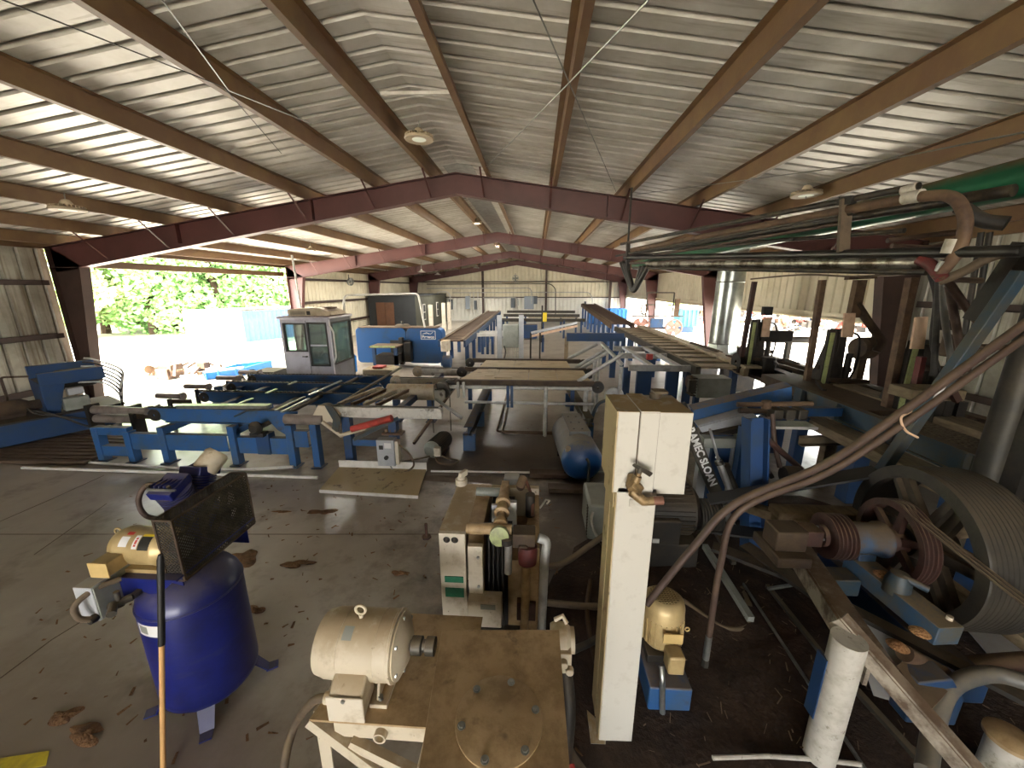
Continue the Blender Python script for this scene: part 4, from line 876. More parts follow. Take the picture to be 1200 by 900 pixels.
m = MB(); m.bar((pc.x-.05, pc.y-.2, 1.43), (pc.x+.13, pc.y-.2, 1.43), .012, .01); m.build('stay', 'galv', t)
# pulleys and belt inside the guard
gx0, gx1, gy0, gy1, gz0, gz1 = -2.09, -1.985, 1.755, 2.315, .97, 1.355
m = MB(); sheave(m, (-2.06, 1.83, 1.135), (1, 0, 0), .065, .04, .015, 2, 28); m.build('motor_pulley', 'galv', t)
m = MB(); m.lathe([(.14, 0), (.165, 0), (.165, .045), (.14, .045)], (-2.06, 2.14, 1.16), (1, 0, 0), 40, True); m.lathe([(.02, 0), (.035, 0), (.035, .05), (.02, .05)], (-2.06, 2.14, 1.16), (1, 0, 0), 20, True)
for k in range(5): a = 2*PI*k/5; m.bar((-2.04, 2.14+.03*math.cos(a), 1.16+.03*math.sin(a)), (-2.04, 2.14+.145*math.cos(a), 1.16+.145*math.sin(a)), .03, .03)
m.build('flywheel', 'dark_steel', t)
m = MB()
for s in (1, -1): m.bar((-2.04, 1.83, 1.135+s*.065), (-2.04, 2.14, 1.16+s*.165), .02, .012)
m.build('drive_belt', 'rubber', t)
m = MB(); c = .017; rr = .0016
def strands(O, U, W, lu, lw):
    # diagonal strands both ways across the rectangle O + u*U + w*W
    U = V(U); W = V(W); O = V(O); st = .021
    k = -lw
    while k < lu:
        for sg in (1, -1):
            a0, a1 = max(0, k), min(lu, k+lw)
            if a1-a0 > .004:
                w0, w1 = a0-k, a1-k
                if sg < 0: w0, w1 = lw-w0, lw-w1
                m.bar(O+U*a0+W*w0, O+U*a1+W*w1, .006, .003, up=U.cross(W))
        k += st
strands((gx1, gy0, gz0), (0, 1, 0), (0, 0, 1), gy1-gy0, gz1-gz0); strands((gx0, gy0, gz0), (1, 0, 0), (0, 0, 1), gx1-gx0, gz1-gz0)
strands((gx0, gy0, gz1), (1, 0, 0), (0, 1, 0), gx1-gx0, gy1-gy0); strands((gx0, gy1, gz0), (1, 0, 0), (0, 0, 1), gx1-gx0, gz1-gz0)
gd = m.build('belt_guard', 'guard_mesh', t)
m = MB(); q = .006
for y in (gy0, gy1):
    for x in (gx0, gx1): m.bar((x, y, gz0), (x, y, gz1), .012, .012)
    for z in (gz0, gz1): m.bar((gx0, y, z), (gx1, y, z), .012, .012)
for x in (gx0, gx1):
    for z in (gz0, gz1): m.bar((x, gy0, z), (x, gy1, z), .012, .012)
for z in (1.08, 1.16): m.bar((gx0, gy0, z), (gx1, gy0, z), .004, .004)
m.build('guard_frame', 'rusty', gd)
# electric box hung at the side with flexible conduit
m = MB(); m.box(-2.435, -2.33, 1.575, 1.78, .845, 1.055); bx = m.build('switch_box', 'light_grey', t, .004)
MB().box(-2.329, -2.322, 1.58, 1.775, .85, 1.05).build('switch_box_cover', 'grey_paint', bx, .002)
m = MB(); m.tube(catmull([(-2.28, 1.68, 1.03), (-2.34, 1.6, 1.03), (-2.38, 1.53, .99), (-2.37, 1.52, .92), (-2.345, 1.55, .88)]), .015, 10); m.build('conduit', 'hose_tan', t)
MB().lathe([(.001, 0), (.02, 0), (.024, .012), (.018, .035), (.001, .035)], (-2.345, 1.575, .875), (0, -1, 0), 16).build('conduit_fitting', 'dark_steel', t)
# valve and label on the tank
m = MB(); m.tube([(-2.22, 1.66, .93), (-2.26, 1.6, .93), (-2.22, 1.55, .92)], .022, 10); m.cyl((-2.22, 1.66, .93), (-2.22, 1.74, .93), .018).cyl((-2.3, 1.62, .9), (-2.24, 1.62, .93), .026, n=12).cyl((-2.25, 1.62, .94), (-2.25, 1.62, 1.0), .014); m.build('pressure_valve', 'mid_steel', t)
def tank_label(a0, a1, z0, z1, m_, name, rr_=.2635):
    mb = MB(); n = 8; vs = []
    for k in range(n+1):
        a = R(a0+(a1-a0)*k/n); vs += [(cx+rr_*math.cos(a), cy+rr_*math.sin(a), z0), (cx+rr_*math.cos(a), cy+rr_*math.sin(a), z1)]
    mb.add(vs, [(2*k, 2*k+2, 2*k+3, 2*k+1) for k in range(n)]).build(name, m_, tank)
tank_label(246, 282, .70, .775, 'label_white', 'tank_label'); tank_label(249, 262, .715, .765, 'grey_paint', 'label_print', .2642)
# ---- pole standing in front ----
t = thing('pole_handle', (-1.97, 1.4, 0), 'wooden pole with black grip standing in front of the blue compressor tank', 'pole')
a = P(191.5, 915, z=.0); b = P(188, 650, y=a.y+.17)
k = a.lerp(b, .62); MB().cyl(a, k, .0125, n=14).build('wood_shaft', 'stick_wood', t); MB().tube([k, a.lerp(b, .98), b], [.0155, .0155, .01], 14).build('grip', 'black', t)
# ---- motor table with gear housing ----
TZ = .62
t = thing('motor_table', (-.5, 1.3, 0), 'dusty cream steel table carrying the big cream motor', 'machine table')
fl = P(362, 843, z=TZ); fr = P(505, 843, z=TZ)
m = MB(); m.slab([(fl.x, fl.y, TZ-.012), (-.30, fl.y, TZ-.012), (-.30, 1.95, TZ-.012), (fl.x+.14, 1.95, TZ-.012)], (0, 0, 1), .012); m.build('table_plate', 'tan_plate', t)
m = MB(); m.chan((-.93, fl.y+.04, TZ-.06), (-.42, fl.y+.04, TZ-.06), .06, .1, .008, flip=-1); m.build('front_channel', 'cream', t)
MB().lathe([(.022, 0), (.03, 0), (.03, .06), (.022, .06)], (-.70, fl.y-.02, TZ-.065), (0, 1, 0), 24, True).build('pipe_socket', 'cream', t)
MB().bar((-1.05, fl.y+.03, TZ-.03), (-.5, 1.28, .2), .06, .06).build('brace', 'cream', t); MB().bar((-.85, fl.y, TZ-.12), (-.5, 1.3, .33), .04, .05).build('brace', 'cream', t)
for x, y in ((-1.02, fl.y+.05), (-.95, 1.9), (-.2, 1.3)): m = MB(); m.bar((x, y, 0), (x, y, TZ-.015), .06, .008, up=(0, 1, 0)); m.bar((x-.026, y+.025, 0), (x-.026, y+.025, TZ-.015), .008, .05, up=(0, 1, 0)); m.build('leg', 'cream', t)
g = thing('gear_housing', (-.15, 1.25, 0), 'tan topped cream housing with round bolted inspection plate', 'gear housing')
zc = .95
pl = [P(518, 738, z=zc), P(655, 738, z=zc), P(668, 905, z=zc), P(490, 905, z=zc)]
yb = pl[0].y; yf = pl[3].y-.0
m = MB(); m.slab([(v.x, v.y, zc-.01) for v in pl], (0, 0, 1), .01); top = m.build('top_plate', 'tan_plate', g, .002)
MB().box(-.40, .12, yf+.02, yb-.02, .5, zc-.01).build('housing', 'cream', g, .006)
MB().box(-.36, .08, yf+.05, yb-.05, 0, .5).build('base', 'tan_plate', g, .006)
ci = P(585, 843, z=zc); rc = .172
MB().lathe([(.001, 0), (rc-.004, 0), (rc, -.002), (rc, -.008)][::-1], ci+V((0, 0, .008)), n=64).build('inspection_plate', 'tan_plate', g)
for k in range(6):
    a = R(15+60*k); q = ci+V((math.cos(a)*rc*.86, math.sin(a)*rc*.86, .008)); MB().cyl(q, q+V((0, 0, .010)), .011, n=6).cyl(q, q+V((0, 0, .003)), .016, n=16).build('bolt', 'galv', g)
m = MB(); m.lathe([(.02, 0), (.07, 0), (.08, .02), (.08, .08), (.06, .1), (.06, .12), (.02, .12)], (.1, 1.6, .86), (1, 0, 0), 28); m.build('bearing_cover', 'cream', g)
m = MB(); m.box(.13, .2, 1.5, 1.56, .76, .88).cyl((.16, 1.5, .84), (.16, 1.47, .84), .02, n=10).cyl((.19, 1.5, .8), (.19, 1.47, .8), .02, n=10); m.build('bearing_cap', 'cream', g, .005)
m = MB(); m.tube([(.12, 1.62, .96), (.16, 1.62, .985), (.18, 1.6, .96)], .012, 8); m.build('lifting_hook', 'cream', g)
m = MB(); m.tube(catmull([(.17, 1.55, .78), (.19, 1.45, .6), (.17, 1.4, .3), (.14, 1.42, .05)]), .035, 12); m.build('drive_arm', 'dark_steel', g)
tag(MB().tube(catmull([(.2, 1.38, .35), (.24, 1.25, .28), (.3, 1.18, .1), (.4, 1.1, .02)]), .022).build('red_hose', 'red_paint'), 'short red hose curling down by the tan gear housing', 'hose')
# ---- big cream motor ----
mc2 = V((-.775, 1.44, .965)); rm = .165
t = thing('electric_motor', (mc2.x, mc2.y, .75), 'big dusty cream electric motor with lifting eye on the steel table', 'electric motor')
m = MB(); m.lathe([(.03, -.235), (.1, -.235), (.15, -.215), (rm-.006, -.18), (rm-.002, -.17), (rm, -.09), (rm+.002, -.088), (rm, -.086), (rm, .095), (rm+.003, .1), (rm, .105), (rm, .165), (rm+.006, .17), (rm+.006, .182), (rm-.02, .19)], mc2, (1, 0, 0), 64); body = m.build('motor_body', 'cream', t)
m = MB(); m.lathe([(.02, .17), (.03, .2), (.09, .2), (.13, .186), (.155, .186), (.16, .195), (.15, .2), (.1, .225), (.06, .24), (.02, .24)], mc2, (1, 0, 0), 48); m.build('end_bell', 'cream', t)
for k in range(6): a = 2*PI*(k+.3)/6; q = mc2+V((.19, .14*math.cos(a), .14*math.sin(a))); MB().cyl(q, q+V((.02, 0, 0)), .01, n=6).build('bolt', 'galv', t)
MB().cyl(mc2+V((.2, 0, 0)), mc2+V((.31, 0, 0)), .026, n=20).build('shaft', 'dark_steel', t)
MB().lathe([(.02, 0), (.045, 0), (.045, .05), (.03, .055), (.03, .07), (.045, .075), (.045, .12), (.02, .12)], mc2+V((.25, 0, 0)), (1, 0, 0), 28, True).build('coupling', 'mid_steel', t)
e = mc2+V((-.01, 0, rm)); m = MB(); m.cyl(e-V((0, 0, .005)), e+V((0, 0, .02)), .012); m.tube([e+V((.026*math.sin(a), .0, .046-.026*math.cos(a))) for a in [2*PI*k/20 for k in range(21)]], .0075, 10); m.build('lifting_eye', 'cream', t)
n = 6; vs = []
for k in range(n+1): a = R(50+22*k/n); vs += [(mc2.x-.07, mc2.y-(rm+.002)*math.cos(a), mc2.z+(rm+.002)*math.sin(a)), (mc2.x-.02, mc2.y-(rm+.002)*math.cos(a), mc2.z+(rm+.002)*math.sin(a))]
MB().add(vs, [(2*k, 2*k+1, 2*k+3, 2*k+2) for k in range(n)]).build('rating_plate', 'grey_paint', body)
m = MB()
for x in (mc2.x-.17, mc2.x+.07): m.box(x, x+.09, mc2.y-.17, mc2.y+.17, .75, .775).prism([(mc2.y-.15, .775), (mc2.y+.15, .775), (mc2.y+.12, .86), (mc2.y-.12, .86)], 'x', x+.03, x+.045)
m.build('foot', 'cream', t, .004)
for x in (mc2.x+.12,): MB().cyl((x, mc2.y-.14, .775), (x, mc2.y-.14, .795), .014, n=6).build('foot_bolt', 'galv', t)
m = MB(); m.prism([(mc2.y-.235, .76), (mc2.y-.235, .9), (mc2.y-.18, .95), (mc2.y-.1, .97), (mc2.y-.1, .8)], 'x', mc2.x-.09, mc2.x+.075); jb = m.build('terminal_box', 'cream', t, .01)
MB().box(mc2.x-.098, mc2.x+.082, mc2.y-.247, mc2.y-.237, .76, .908).build('terminal_cover', 'cream_clean', jb, .006)
MB().cyl((mc2.x-.01, mc2.y-.247, .895), (mc2.x-.01, mc2.y-.255, .895), .01, n=8).build('screw', 'galv', jb)
m = MB(); m.cyl((mc2.x-.09, mc2.y-.2, .845), (mc2.x-.13, mc2.y-.2, .845), .026, n=12); m.build('cable_gland', 'cream', t)
m = MB(); a = V((mc2.x-.12, mc2.y-.2, .845)); m.tube(catmull([a, a+V((-.07, -.01, -.02)), P(338, 860, z=.6), P(325, 905, z=.5), P(322, 960, z=.3)]), .021, 12); m.build('flexible_conduit', 'hose_tan', t)
t.location = (-.845, 1.55, TZ); t.scale = (.97, .97, .97)
# ---- feed frame with valves behind the housing ----
t = thing('valve_press', (-.28, 2.5, 0), 'narrow cream steel press frame with valves and two green labels', 'machine')
zt = 1.0
MB().box(-.63, -.45, 2.23, 2.262, .05, zt).build('front_plate', 'cream_clean', t, .003)
m = MB(); m.box(-.628, -.618, 2.262, 2.9, .05, zt-.02); m.box(-.632, -.45, 2.262, 2.9, zt-.02, zt-.001); m.build('side_channel', 'cream', t)
for z0, z1 in ((.5, .57), (.62, .665)): MB().box(-.6, -.47, 2.222, 2.23, z0, z1).build('green_label', 'label_green', t)
for x in (-.575, -.52): MB().lathe([(.02, 0), (.024, .004), (.012, .01), (.006, .016), (.001, .02)], (x, 2.23, .955), (0, -1, 0), 14).build('knob', 'dark_steel', t)
m = MB(); m.cyl((-.6, 2.9, zt), (-.6, 2.9, zt+.05), .05, n=16).cyl((-.6, 2.9, zt+.05), (-.6, 2.9, zt+.1), .035, .015, n=12).bar((-.6, 2.85, zt+.1), (-.56, 2.93, zt+.1), .03, .05); m.build('filler_cap', 'cream_clean', t, .004)
MB().box(-.43, -.33, 2.2, 2.24, .3, .93).build('inner_plate', 'cream_clean', t, .004); MB().box(-.45, -.34, 2.35, 2.9, .3, 1.0).build('inner_cover', 'tan_plate', t, .004)
for z in (.85, .62, .4): MB().cyl((-.36, 2.2, z), (-.36, 2.19, z), .01, n=8).build('screw', 'galv', t)
MB().box(-.33, -.15, 2.4, 2.9, .1, .9).build('slot_shade', 'black', t)  # black block paints the shade inside the open gap
m = MB()
for k in range(4): m.bar((-.3+.035*k, 2.26, .25), (-.3+.03*k, 2.34, .92), .01, .05)
m.build('belts', 'rubber', t)
MB().box(-.3, -.2, 2.5, 2.52, .92, 1.06).build('glass_plate', 'light_grey', t); MB().box(-.19, -.12, 2.55, 2.6, .8, 1.05).build('white_bracket', 'white_paint', t, .004)
MB().box(-.17, .0, 2.35, 2.9, .15, .72).build('lower_box', 'tan_plate', t, .004)
MB().box(-.04, .05, 2.22, 2.95, .05, .92).build('right_panel', 'tan_plate', t, .004); MB().box(-.62, .05, 2.9, 2.95, .05, .98).build('rear_plate', 'cream', t, .004)
b = MB().box(-.43, -.2, 2.13, 2.23, .35, .56).build('junction_box', 'cream_clean', t, .006); MB().box(-.34, -.24, 2.127, 2.13, .5, .54).build('rating_plate', 'grey_paint', b)
# plumbing
def pipe(pts, r, name, m_, bend=None): return MB().tube(pts, r, 12, bend=bend).build(name, m_, t)
pipe([(-.45, 2.3, 1.0), (-.14, 2.3, 1.0)], .038, 'pipe', 'tan_plate'); pipe([(-.45, 2.75, 1.02), (-.2, 2.75, 1.02)], .035, 'pipe', 'grey_paint')
m = MB(); m.lathe([(.03, 0), (.05, 0), (.05, .03), (.035, .04), (.035, .1), (.055, .11), (.055, .13), (.04, .14), (.04, .2), (.055, .21), (.055, .24), (.03, .25)], (-.22, 2.32, 1.02), (0, .85, .15), 24); m.build('relief_valve', 'tan_plate', t)
m = MB(); m.lathe([(.03, 0), (.04, 0), (.04, .2), (.03, .2)], (-.22, 2.56, 1.06), (0, .9, 0), 20); m.box(-.25, -.19, 2.7, 2.8, 1.04, 1.1); m.build('valve_neck', 'tan_plate', t, .005)
m = MB(); m.lathe([(.02, 0), (.06, 0), (.065, .02), (.065, .05), (.03, .055)], (-.22, 2.27, .985), (0, -1, .2), 24); m.build('valve_face', 'scale_green', t)
m = MB(); m.box(-.13, .02, 2.2, 2.32, .93, 1.03).box(-.09, -.03, 2.18, 2.2, .9, .96); m.build('valve_block', 'rusty', t, .008)
m = MB(); m.lathe([(.03, 0), (.062, .0), (.066, .03), (.06, .12), (.03, .14)], (-.03, 2.22, .94), (.0, -.15, -1), 20); m.build('filter_bowl', 'red_post', t)
pipe([(-.04, 2.2, .8), (-.04, 2.2, .55), (-.05, 2.22, .2)], .03, 'pipe', 'tan_plate'); pipe([(-.16, 2.24, .95), (-.16, 2.22, .72)], .026, 'pipe', 'rail_grey'); MB().lathe([(.02, 0), (.045, .01), (.045, .05), (.02, .06)], (-.17, 2.24, .93), (0, 0, 1), 14).build('union', 'dark_steel', t)
pipe([(-.09, 2.9, 1.05), (-.06, 2.8, 1.12), (.0, 2.62, 1.05), (.0, 2.5, .98)], .012, 'copper_line', 'copper', .05); m = MB(); m.cyl((-.02, 2.6, .92), (-.02, 2.6, 1.1), .035, n=16); m.build('solenoid', 'dark_steel', t)
m = MB(); m.tube([(-.1, 2.8, 1.05), (-.1, 2.72, 1.1), (-.08, 2.8, 1.12)], .035, 12); m.build('elbow', 'rust_light', t)
m = MB(); m.tube([(.04, 2.25, .98), (.1, 2.25, .96), (.085, 2.22, .85), (.07, 2.2, .1)], .03, 12, bend=.05); m.build('silver_conduit', 'rail_grey', t)
pipe([(.06, 2.9, .8), (.11, 2.9, .88), (.14, 2.92, .86), (.12, 2.94, .82)], .008, 'wire_loop', 'pvc_white')
MB().box(-.1, .03, 2.2, 2.25, .35, .5).build('timer_box', 'rust_red', t, .004)
MB().box(-.25, -.12, 2.98, 3.1, .9, 1.02).build('rear_switch', 'light_grey', t, .006)
# ---- white post with control enclosure ----
t = thing('enclosure_post', (.5, 1.85, 0), 'tall white square post carrying a white steel enclosure with dusty top', 'post')
MB().box(.41, .60, 1.72, 1.98, .0, 1.66).build('post', 'post_white', t, .004); MB().box(.405, .412, 1.725, 1.83, 0, 1.65).build('side_panel', 'post_tan', t); MB().box(.405, .412, 1.85, 1.975, 0, 1.65).build('side_panel', 'post_tan', t)
MB().box(.36, .66, 1.7, 2.0, 0, .012).build('base_plate', 'post_white', t)
b = MB().box(.39, .73, 1.72, 2.02, 1.63, 2.045).build('enclosure', 'post_white', t, .004); MB().box(.383, .39, 1.72, 2.02, 1.63, 2.045).build('enclosure_side', 'post_tan', b)
m = MB(); m.box(.49, .575, 1.708, 1.72, 1.63, 2.045).box(.49, .575, 1.708, 2.02, 2.045, 2.052); m.build('centre_strap', 'post_white', b, .002)
MB().box(.486, .489, 1.712, 1.721, 1.63, 2.045).build('seam', 'hose_tan', b); MB().box(.576, .578, 1.716, 1.721, 1.63, 2.045).build('seam', 'hose_tan', b)
m = MB(); m.prism([(.40, 1.63), (.40, 1.52), (.42, 1.63)], 'y', 1.75, 2.0); m.build('knee_bracket', 'post_tan', b)
m = MB(); m.cyl((.62, 1.94, 2.05), (.62, 1.94, 2.08), .03, n=16).box(.60, .67, 1.9, 1.97, 2.08, 2.095); m.build('breather_cap', 'hose_tan', b, .003)
MB().box(.47, .56, 1.712, 1.72, 1.56, 1.6).build('latch_plate', 'pvc_white', t, .002)
v = thing('drain_valve', (.48, 1.68, 1.66), 'old brass valve with lever and copper stub on the white enclosure', 'valve')
m = MB(); m.tube([(.475, 1.715, 1.73), (.47, 1.69, 1.70), (.475, 1.67, 1.66), (.52, 1.66, 1.625), (.565, 1.66, 1.628)], [.022, .03, .027, .024, .022], 16); m.build('elbow', 'brass', v)
m = MB(); m.cyl((.455, 1.672, 1.71), (.5, 1.672, 1.672), .033, n=6).cyl((.472, 1.67, 1.705), (.488, 1.67, 1.75), .02, n=12).cyl((.485, 1.67, 1.74), (.495, 1.67, 1.775), .012, n=10); m.build('valve_body', 'brass', v, .003)
MB().cyl((.555, 1.66, 1.628), (.61, 1.66, 1.63), .02, n=18).build('copper_stub', 'copper', v)
m = MB(); m.slab([(.455, 1.665, 1.80), (.463, 1.655, 1.81), (.55, 1.655, 1.765), (.54, 1.665, 1.745)], (0, -.3, 1), .012); m.cyl((.49, 1.665, 1.765), (.495, 1.665, 1.795), .01); m.build('lever', 'mid_steel', v, .003)
# ---- horizontal air tank ----
a = V((.66, 4.78, .33)); b = V((.56, 5.95, .36)); ax = (b-a).normalized(); L_ = (b-a).length
t = thing('air_tank', (.6, 5.3, 0), 'dusty blue grey horizontal air tank with saddle plate lying behind the post', 'air tank')
m = MB(); rt = .27; m.lathe([(.001, -.1), (.12, -.085), (.2, -.05), (.25, 0), (rt, .05), (rt, L_-.05), (.25, L_), (.2, L_+.05), (.12, L_+.085), (.001, L_+.1)], a, ax, 44); m.build('tank_shell', 'tank_dusty', t)
MB().lathe([(.001, -.103), (.12, -.088), (.2, -.053), (.252, -.002), (rt+.003, .05), (rt+.003, .12)], a, ax, 44).build('end_cap', 'tank_cap', t)
sd_ = ax.cross(V((0, 0, 1))).normalized(); c0 = a+ax*.35; c1 = a+ax*1.1
m = MB(); m.slab([c0-sd_*.13+V((0, 0, rt+.02)), c0+sd_*.17+V((0, 0, rt+.02)), c1+sd_*.15+V((0, 0, rt+.02)), c1-sd_*.13+V((0, 0, rt+.02))], (0, 0, 1), .012); m.slab([c0-sd_*.13+V((0, 0, rt-.06)), c0+sd_*.17+V((0, 0, rt-.06)), c0+sd_*.17+V((0, 0, rt+.02)), c0-sd_*.13+V((0, 0, rt+.02))], ax, .01); m.build('saddle_plate', 'tank_dusty', t)
m = MB()
for i in range(2):
    for j in range(3): q = c0+ax*(.1+.25*j)+sd_*(-.05+.12*i)+V((0, 0, rt+.032)); m.cyl(q, q+V((0, 0, .004)), .014, n=8)
m.build('bolt_holes', 'label_dark', t)
for k in (.25, .95): q = a+ax*k; MB().box(q.x-.2, q.x+.2, q.y-.03, q.y+.03, 0, .16).build('foot', 'dark_steel', t)
q = a-sd_*.2+ax*.05+V((0, 0, .16)); MB().cyl(q, q-ax*.04+V((0, 0, .05)), .035, n=14).build('inlet_plug', 'cream', t)
q = a-ax*.09; m = MB(); m.tube([q+V((.03, 0, .1)), q+V((.05, -.06, .08)), q+V((.05, -.07, -.3))], .018, 10, bend=.03); m.build('drain_pipe', 'steel_blue', t)
# ---- grey motor/fan box partly behind the post ----
t = thing('grey_machine_box', (.72, 3.6, 0), 'grey louvred machine box peeking out left of the white post', 'machine box')
MB().box(.58, 1.1, 3.6, 4.1, 0, .42).build('housing', 'grey_paint', t, .03); m = MB()
for k in range(10): m.box(.572, .58, 3.62, 3.68, .05+.035*k, .065+.035*k)
m.build('louvres', 'dark_steel', t); MB().tube(catmull([(.62, 3.58, .35), (.6, 3.5, .3), (.66, 3.45, .15), (.78, 3.45, .1)]), .015).build('cable', 'pvc_white', t)
# hoses on the floor between press and post
def hose(pts, r, m_, label, cat='hose', name='hose'): return tag(MB().tube(catmull(pts), r, 12).build(name, m_), label, cat)
hose([P(632, 665, z=.1), P(660, 660, z=.1), P(690, 640, z=.2), P(715, 622, z=.3)], .028, 'hose_tan', 'dusty hose curving from the cream press up behind the white post')
hose([P(632, 705, z=.05), P(680, 710, z=.05), P(730, 712, z=.05)], .028, 'hose_tan', 'dusty hose lying nearly straight toward the gold motor')
hose([P(672, 762, z=.1), P(700, 748, z=.1), P(760, 705, z=.3)], .025, 'rubber', 'dark hose climbing behind the white post near the bearing cover')
hose([P(692, 680, z=.03), P(688, 720, z=.03), P(700, 780, z=.03), P(720, 800, z=.03)], .02, 'rust_red', 'rusty hose loop on the floor left of the white post')
# ---- gold upright motor on blue base ----
t = thing('gold_motor', (.93, 2.22, 0), 'upright gold electric motor with fan grille, standing right of the white post', 'electric motor')
o = V((.87, 2.15, .3)); ax = V((.02, .12, 1)).normalized(); m = MB(); m.lathe([(.03, -.02), (.1, 0), (.125, .03), (.13, .2), (.135, .205), (.135, .27), (.125, .31), (.1, .33), (.09, .332)], o, ax, 48)
for k in range(26):
    a_ = 2*PI*k/26; _, s_, u_ = frame(ax); e = s_*math.cos(a_)+u_*math.sin(a_); m.bar(o+ax*.04+e*.128, o+ax*.2+e*.128, .006, .018, up=e)
gm = m.build('motor_body', 'gold', t)
q = o+ax*.328; m = MB(); m.lathe([(.001, 0), (.092, 0), (.092, .004), (.001, .004)], q, ax, 32); m.build('fan_grille', 'hose_tan', gm)
m = MB(); _, s_, u_ = frame(ax)
for k in range(-4, 5): w = math.sqrt(max(0, .09**2-(k*.02)**2)); m.bar(q+ax*.006+s_*(k*.02)-u_*w, q+ax*.006+s_*(k*.02)+u_*w, .005, .004); m.bar(q+ax*.006+u_*(k*.02)-s_*w, q+ax*.006+u_*(k*.02)+s_*w, .005, .004)
m.build('grille_wires', 'gold', gm)
MB().box(.85, .95, 1.93, 2.03, .27, .4).build('terminal_box', 'gold', t, .012); MB().box(.83, .95, 2.005, 2.015, .43, .5).build('rating_plate', 'bright_gold', t)
e = o+V((.145, -.02, .12)); MB().tube([e+V((.014*math.cos(a_)+.012, 0, .014*math.sin(a_))) for a_ in [2*PI*k/12 for k in range(13)]], .004, 8).build('lifting_eye', 'bright_gold', t)
MB().box(.76, 1.0, 2.05, 2.3, .22, .28).build('mounting_flange', 'dark_steel', t, .005)
t2 = thing('blue_pump_base', (.87, 2.15, 0), 'small blue steel base box under the gold upright motor', 'pump base')
MB().box(.74, 1.0, 1.9, 2.3, 0, .2).build('box', 'deck_blue', t2, .01); MB().tube([(.8, 1.92, .35), (.8, 1.88, .3), (.82, 1.87, .05)], .018, 10, bend=.03).build('outlet_pipe', 'galv', t2)
hose([P(800, 705, z=.03), P(850, 738, z=.03), P(880, 728, z=.03), P(870, 690, z=.03)], .03, 'hose_tan', 'dusty hose curving on the bark floor right of the gold motor')
# ---- dark drive motor with grooved pulley and belts ----
t = thing('drive_motor', (1.35, 3.5, 0), 'large dark green grey motor with grooved pulley behind the white post', 'electric motor')
mc3 = V((1.25, 3.45, .52)); m = MB(); m.lathe([(.03, -.3), (.2, -.3), (.24, -.26), (.24, .26), (.2, .3), (.03, .3)], mc3, (1, 0, 0), 36)
for k in range(36):
    a_ = 2*PI*k/36; e = V((0, math.cos(a_), math.sin(a_))); m.bar(mc3+e*.24-V((.24, 0, 0)), mc3+e*.24+V((.24, 0, 0)), .01, .03, up=e)
m.build('motor_body', 'dark_steel', t)
MB().box(1.05, 1.35, 3.15, 3.3, .3, .55).build('terminal_box', 'dark_steel', t, .015); MB().box(1.1, 1.16, 3.14, 3.15, .33, .37).build('white_label', 'label_white', t)
MB().box(.95, 1.55, 3.2, 3.7, 0, .28).build('base', 'dark_steel', t, .01)
m = MB(); sheave(m, (1.58, 3.4, .48), (1, 0, 0), .15, .2, .03, 7, 40); m.build('grooved_pulley', 'rubber', t)
MB().cyl((1.5, 3.4, .48), (1.82, 3.4, .48), .03).build('shaft', 'mid_steel', t)
m = MB(); m.bar((1.68, 3.42, .63), (2.9, 3.15, 1.1), .18, .02); m.bar((1.68, 3.42, .33), (2.9, 3.1, .4), .18, .02); tag(m.build('drive_belt', 'black'), 'black flat belt running from the grooved pulley to the big wheel', 'belt')
# ================= RIGHT SIDE =================
tag(blob(2.3, 2.6, 2.0, 2.1, .05, n=60, seed=21, rough=.1).build('sawdust_layer', 'sawdust'), 'dark bark and sawdust covering the floor around the big wheel frame', 'sawdust', kind='stuff')
rr = random.Random(9); m = MB()
for k in range(520):
    a = rr.uniform(0, 2*PI); q = math.sqrt(rr.random()); x, y = 2.3+1.9*q*math.cos(a), 2.6+2.0*q*math.sin(a)
    a = rr.uniform(0, PI); l = rr.uniform(.006, .035); w = rr.uniform(.001, .004); c, s = math.cos(a), math.sin(a); z = .055*(1-q*q)+.012+rr.random()*.01
    m.bar((x-l*c, y-l*s, z), (x+l*c, y+l*s, z+rr.uniform(0, .012)), w*2, w)
tag(m.build('bark_splinters', 'rust_light'), 'pale splinters and bark strips strewn over the dark sawdust', 'splinters', kind='stuff')
# ---- grooved flat belt wheel with shaft ----
WCx, WCy, WCz, WR_ = 2.76, 2.64, .79, .55
ax = V((math.cos(-.06), math.sin(-.06), 0))
t = thing('bandmill_pulley', (WCx, WCy, .24), 'huge dusty spoked drive wheel with ribbed rubber tread', 'wheel')
wc = V((WCx, WCy, WCz)); pr = [(WR_-.09, 0), (WR_-.005, 0), (WR_, .01)]
wd = .36
for k in range(12): z0 = .012+k*(wd-.024)/12; pr += [(WR_, z0), (WR_, z0+.02), (WR_-.004, z0+.0225), (WR_-.004, z0+.025)]
pr += [(WR_, wd-.01), (WR_-.005, wd), (WR_-.06, wd), (WR_-.06, .08), (WR_-.09, .06)]
m = MB(); m.lathe(pr, wc, ax, 96, True); m.build('rim', 'rubber_dusty', t)
_, s_, u_ = frame(ax)
for k in range(6):
    a = 2*PI*(k+.15)/6; e = s_*math.cos(a)+u_*math.sin(a)
    m = MB(); m.bar(wc+ax*.12+e*.07, wc+ax*.12+e*(WR_-.05), .17, .05, up=ax, w2=.13); m.bar(wc+ax*.12+e*.07, wc+ax*.12+e*(WR_-.05), .03, .13, up=ax); m.build('spoke', 'mid_dusty', t)
m = MB(); m.lathe([(.04, -.02), (.1, -.02), (.13, .06), (.13, .2), (.1, .26), (.04, .26)], wc, ax, 40); m.build('hub', 'mid_dusty', t)
t = thing('jackshaft', (2.2, 2.66, .6), 'rusty jackshaft with small grooved sheave and spoked belt sheave before the big wheel', 'shaft')
sc0 = wc-ax*1.0
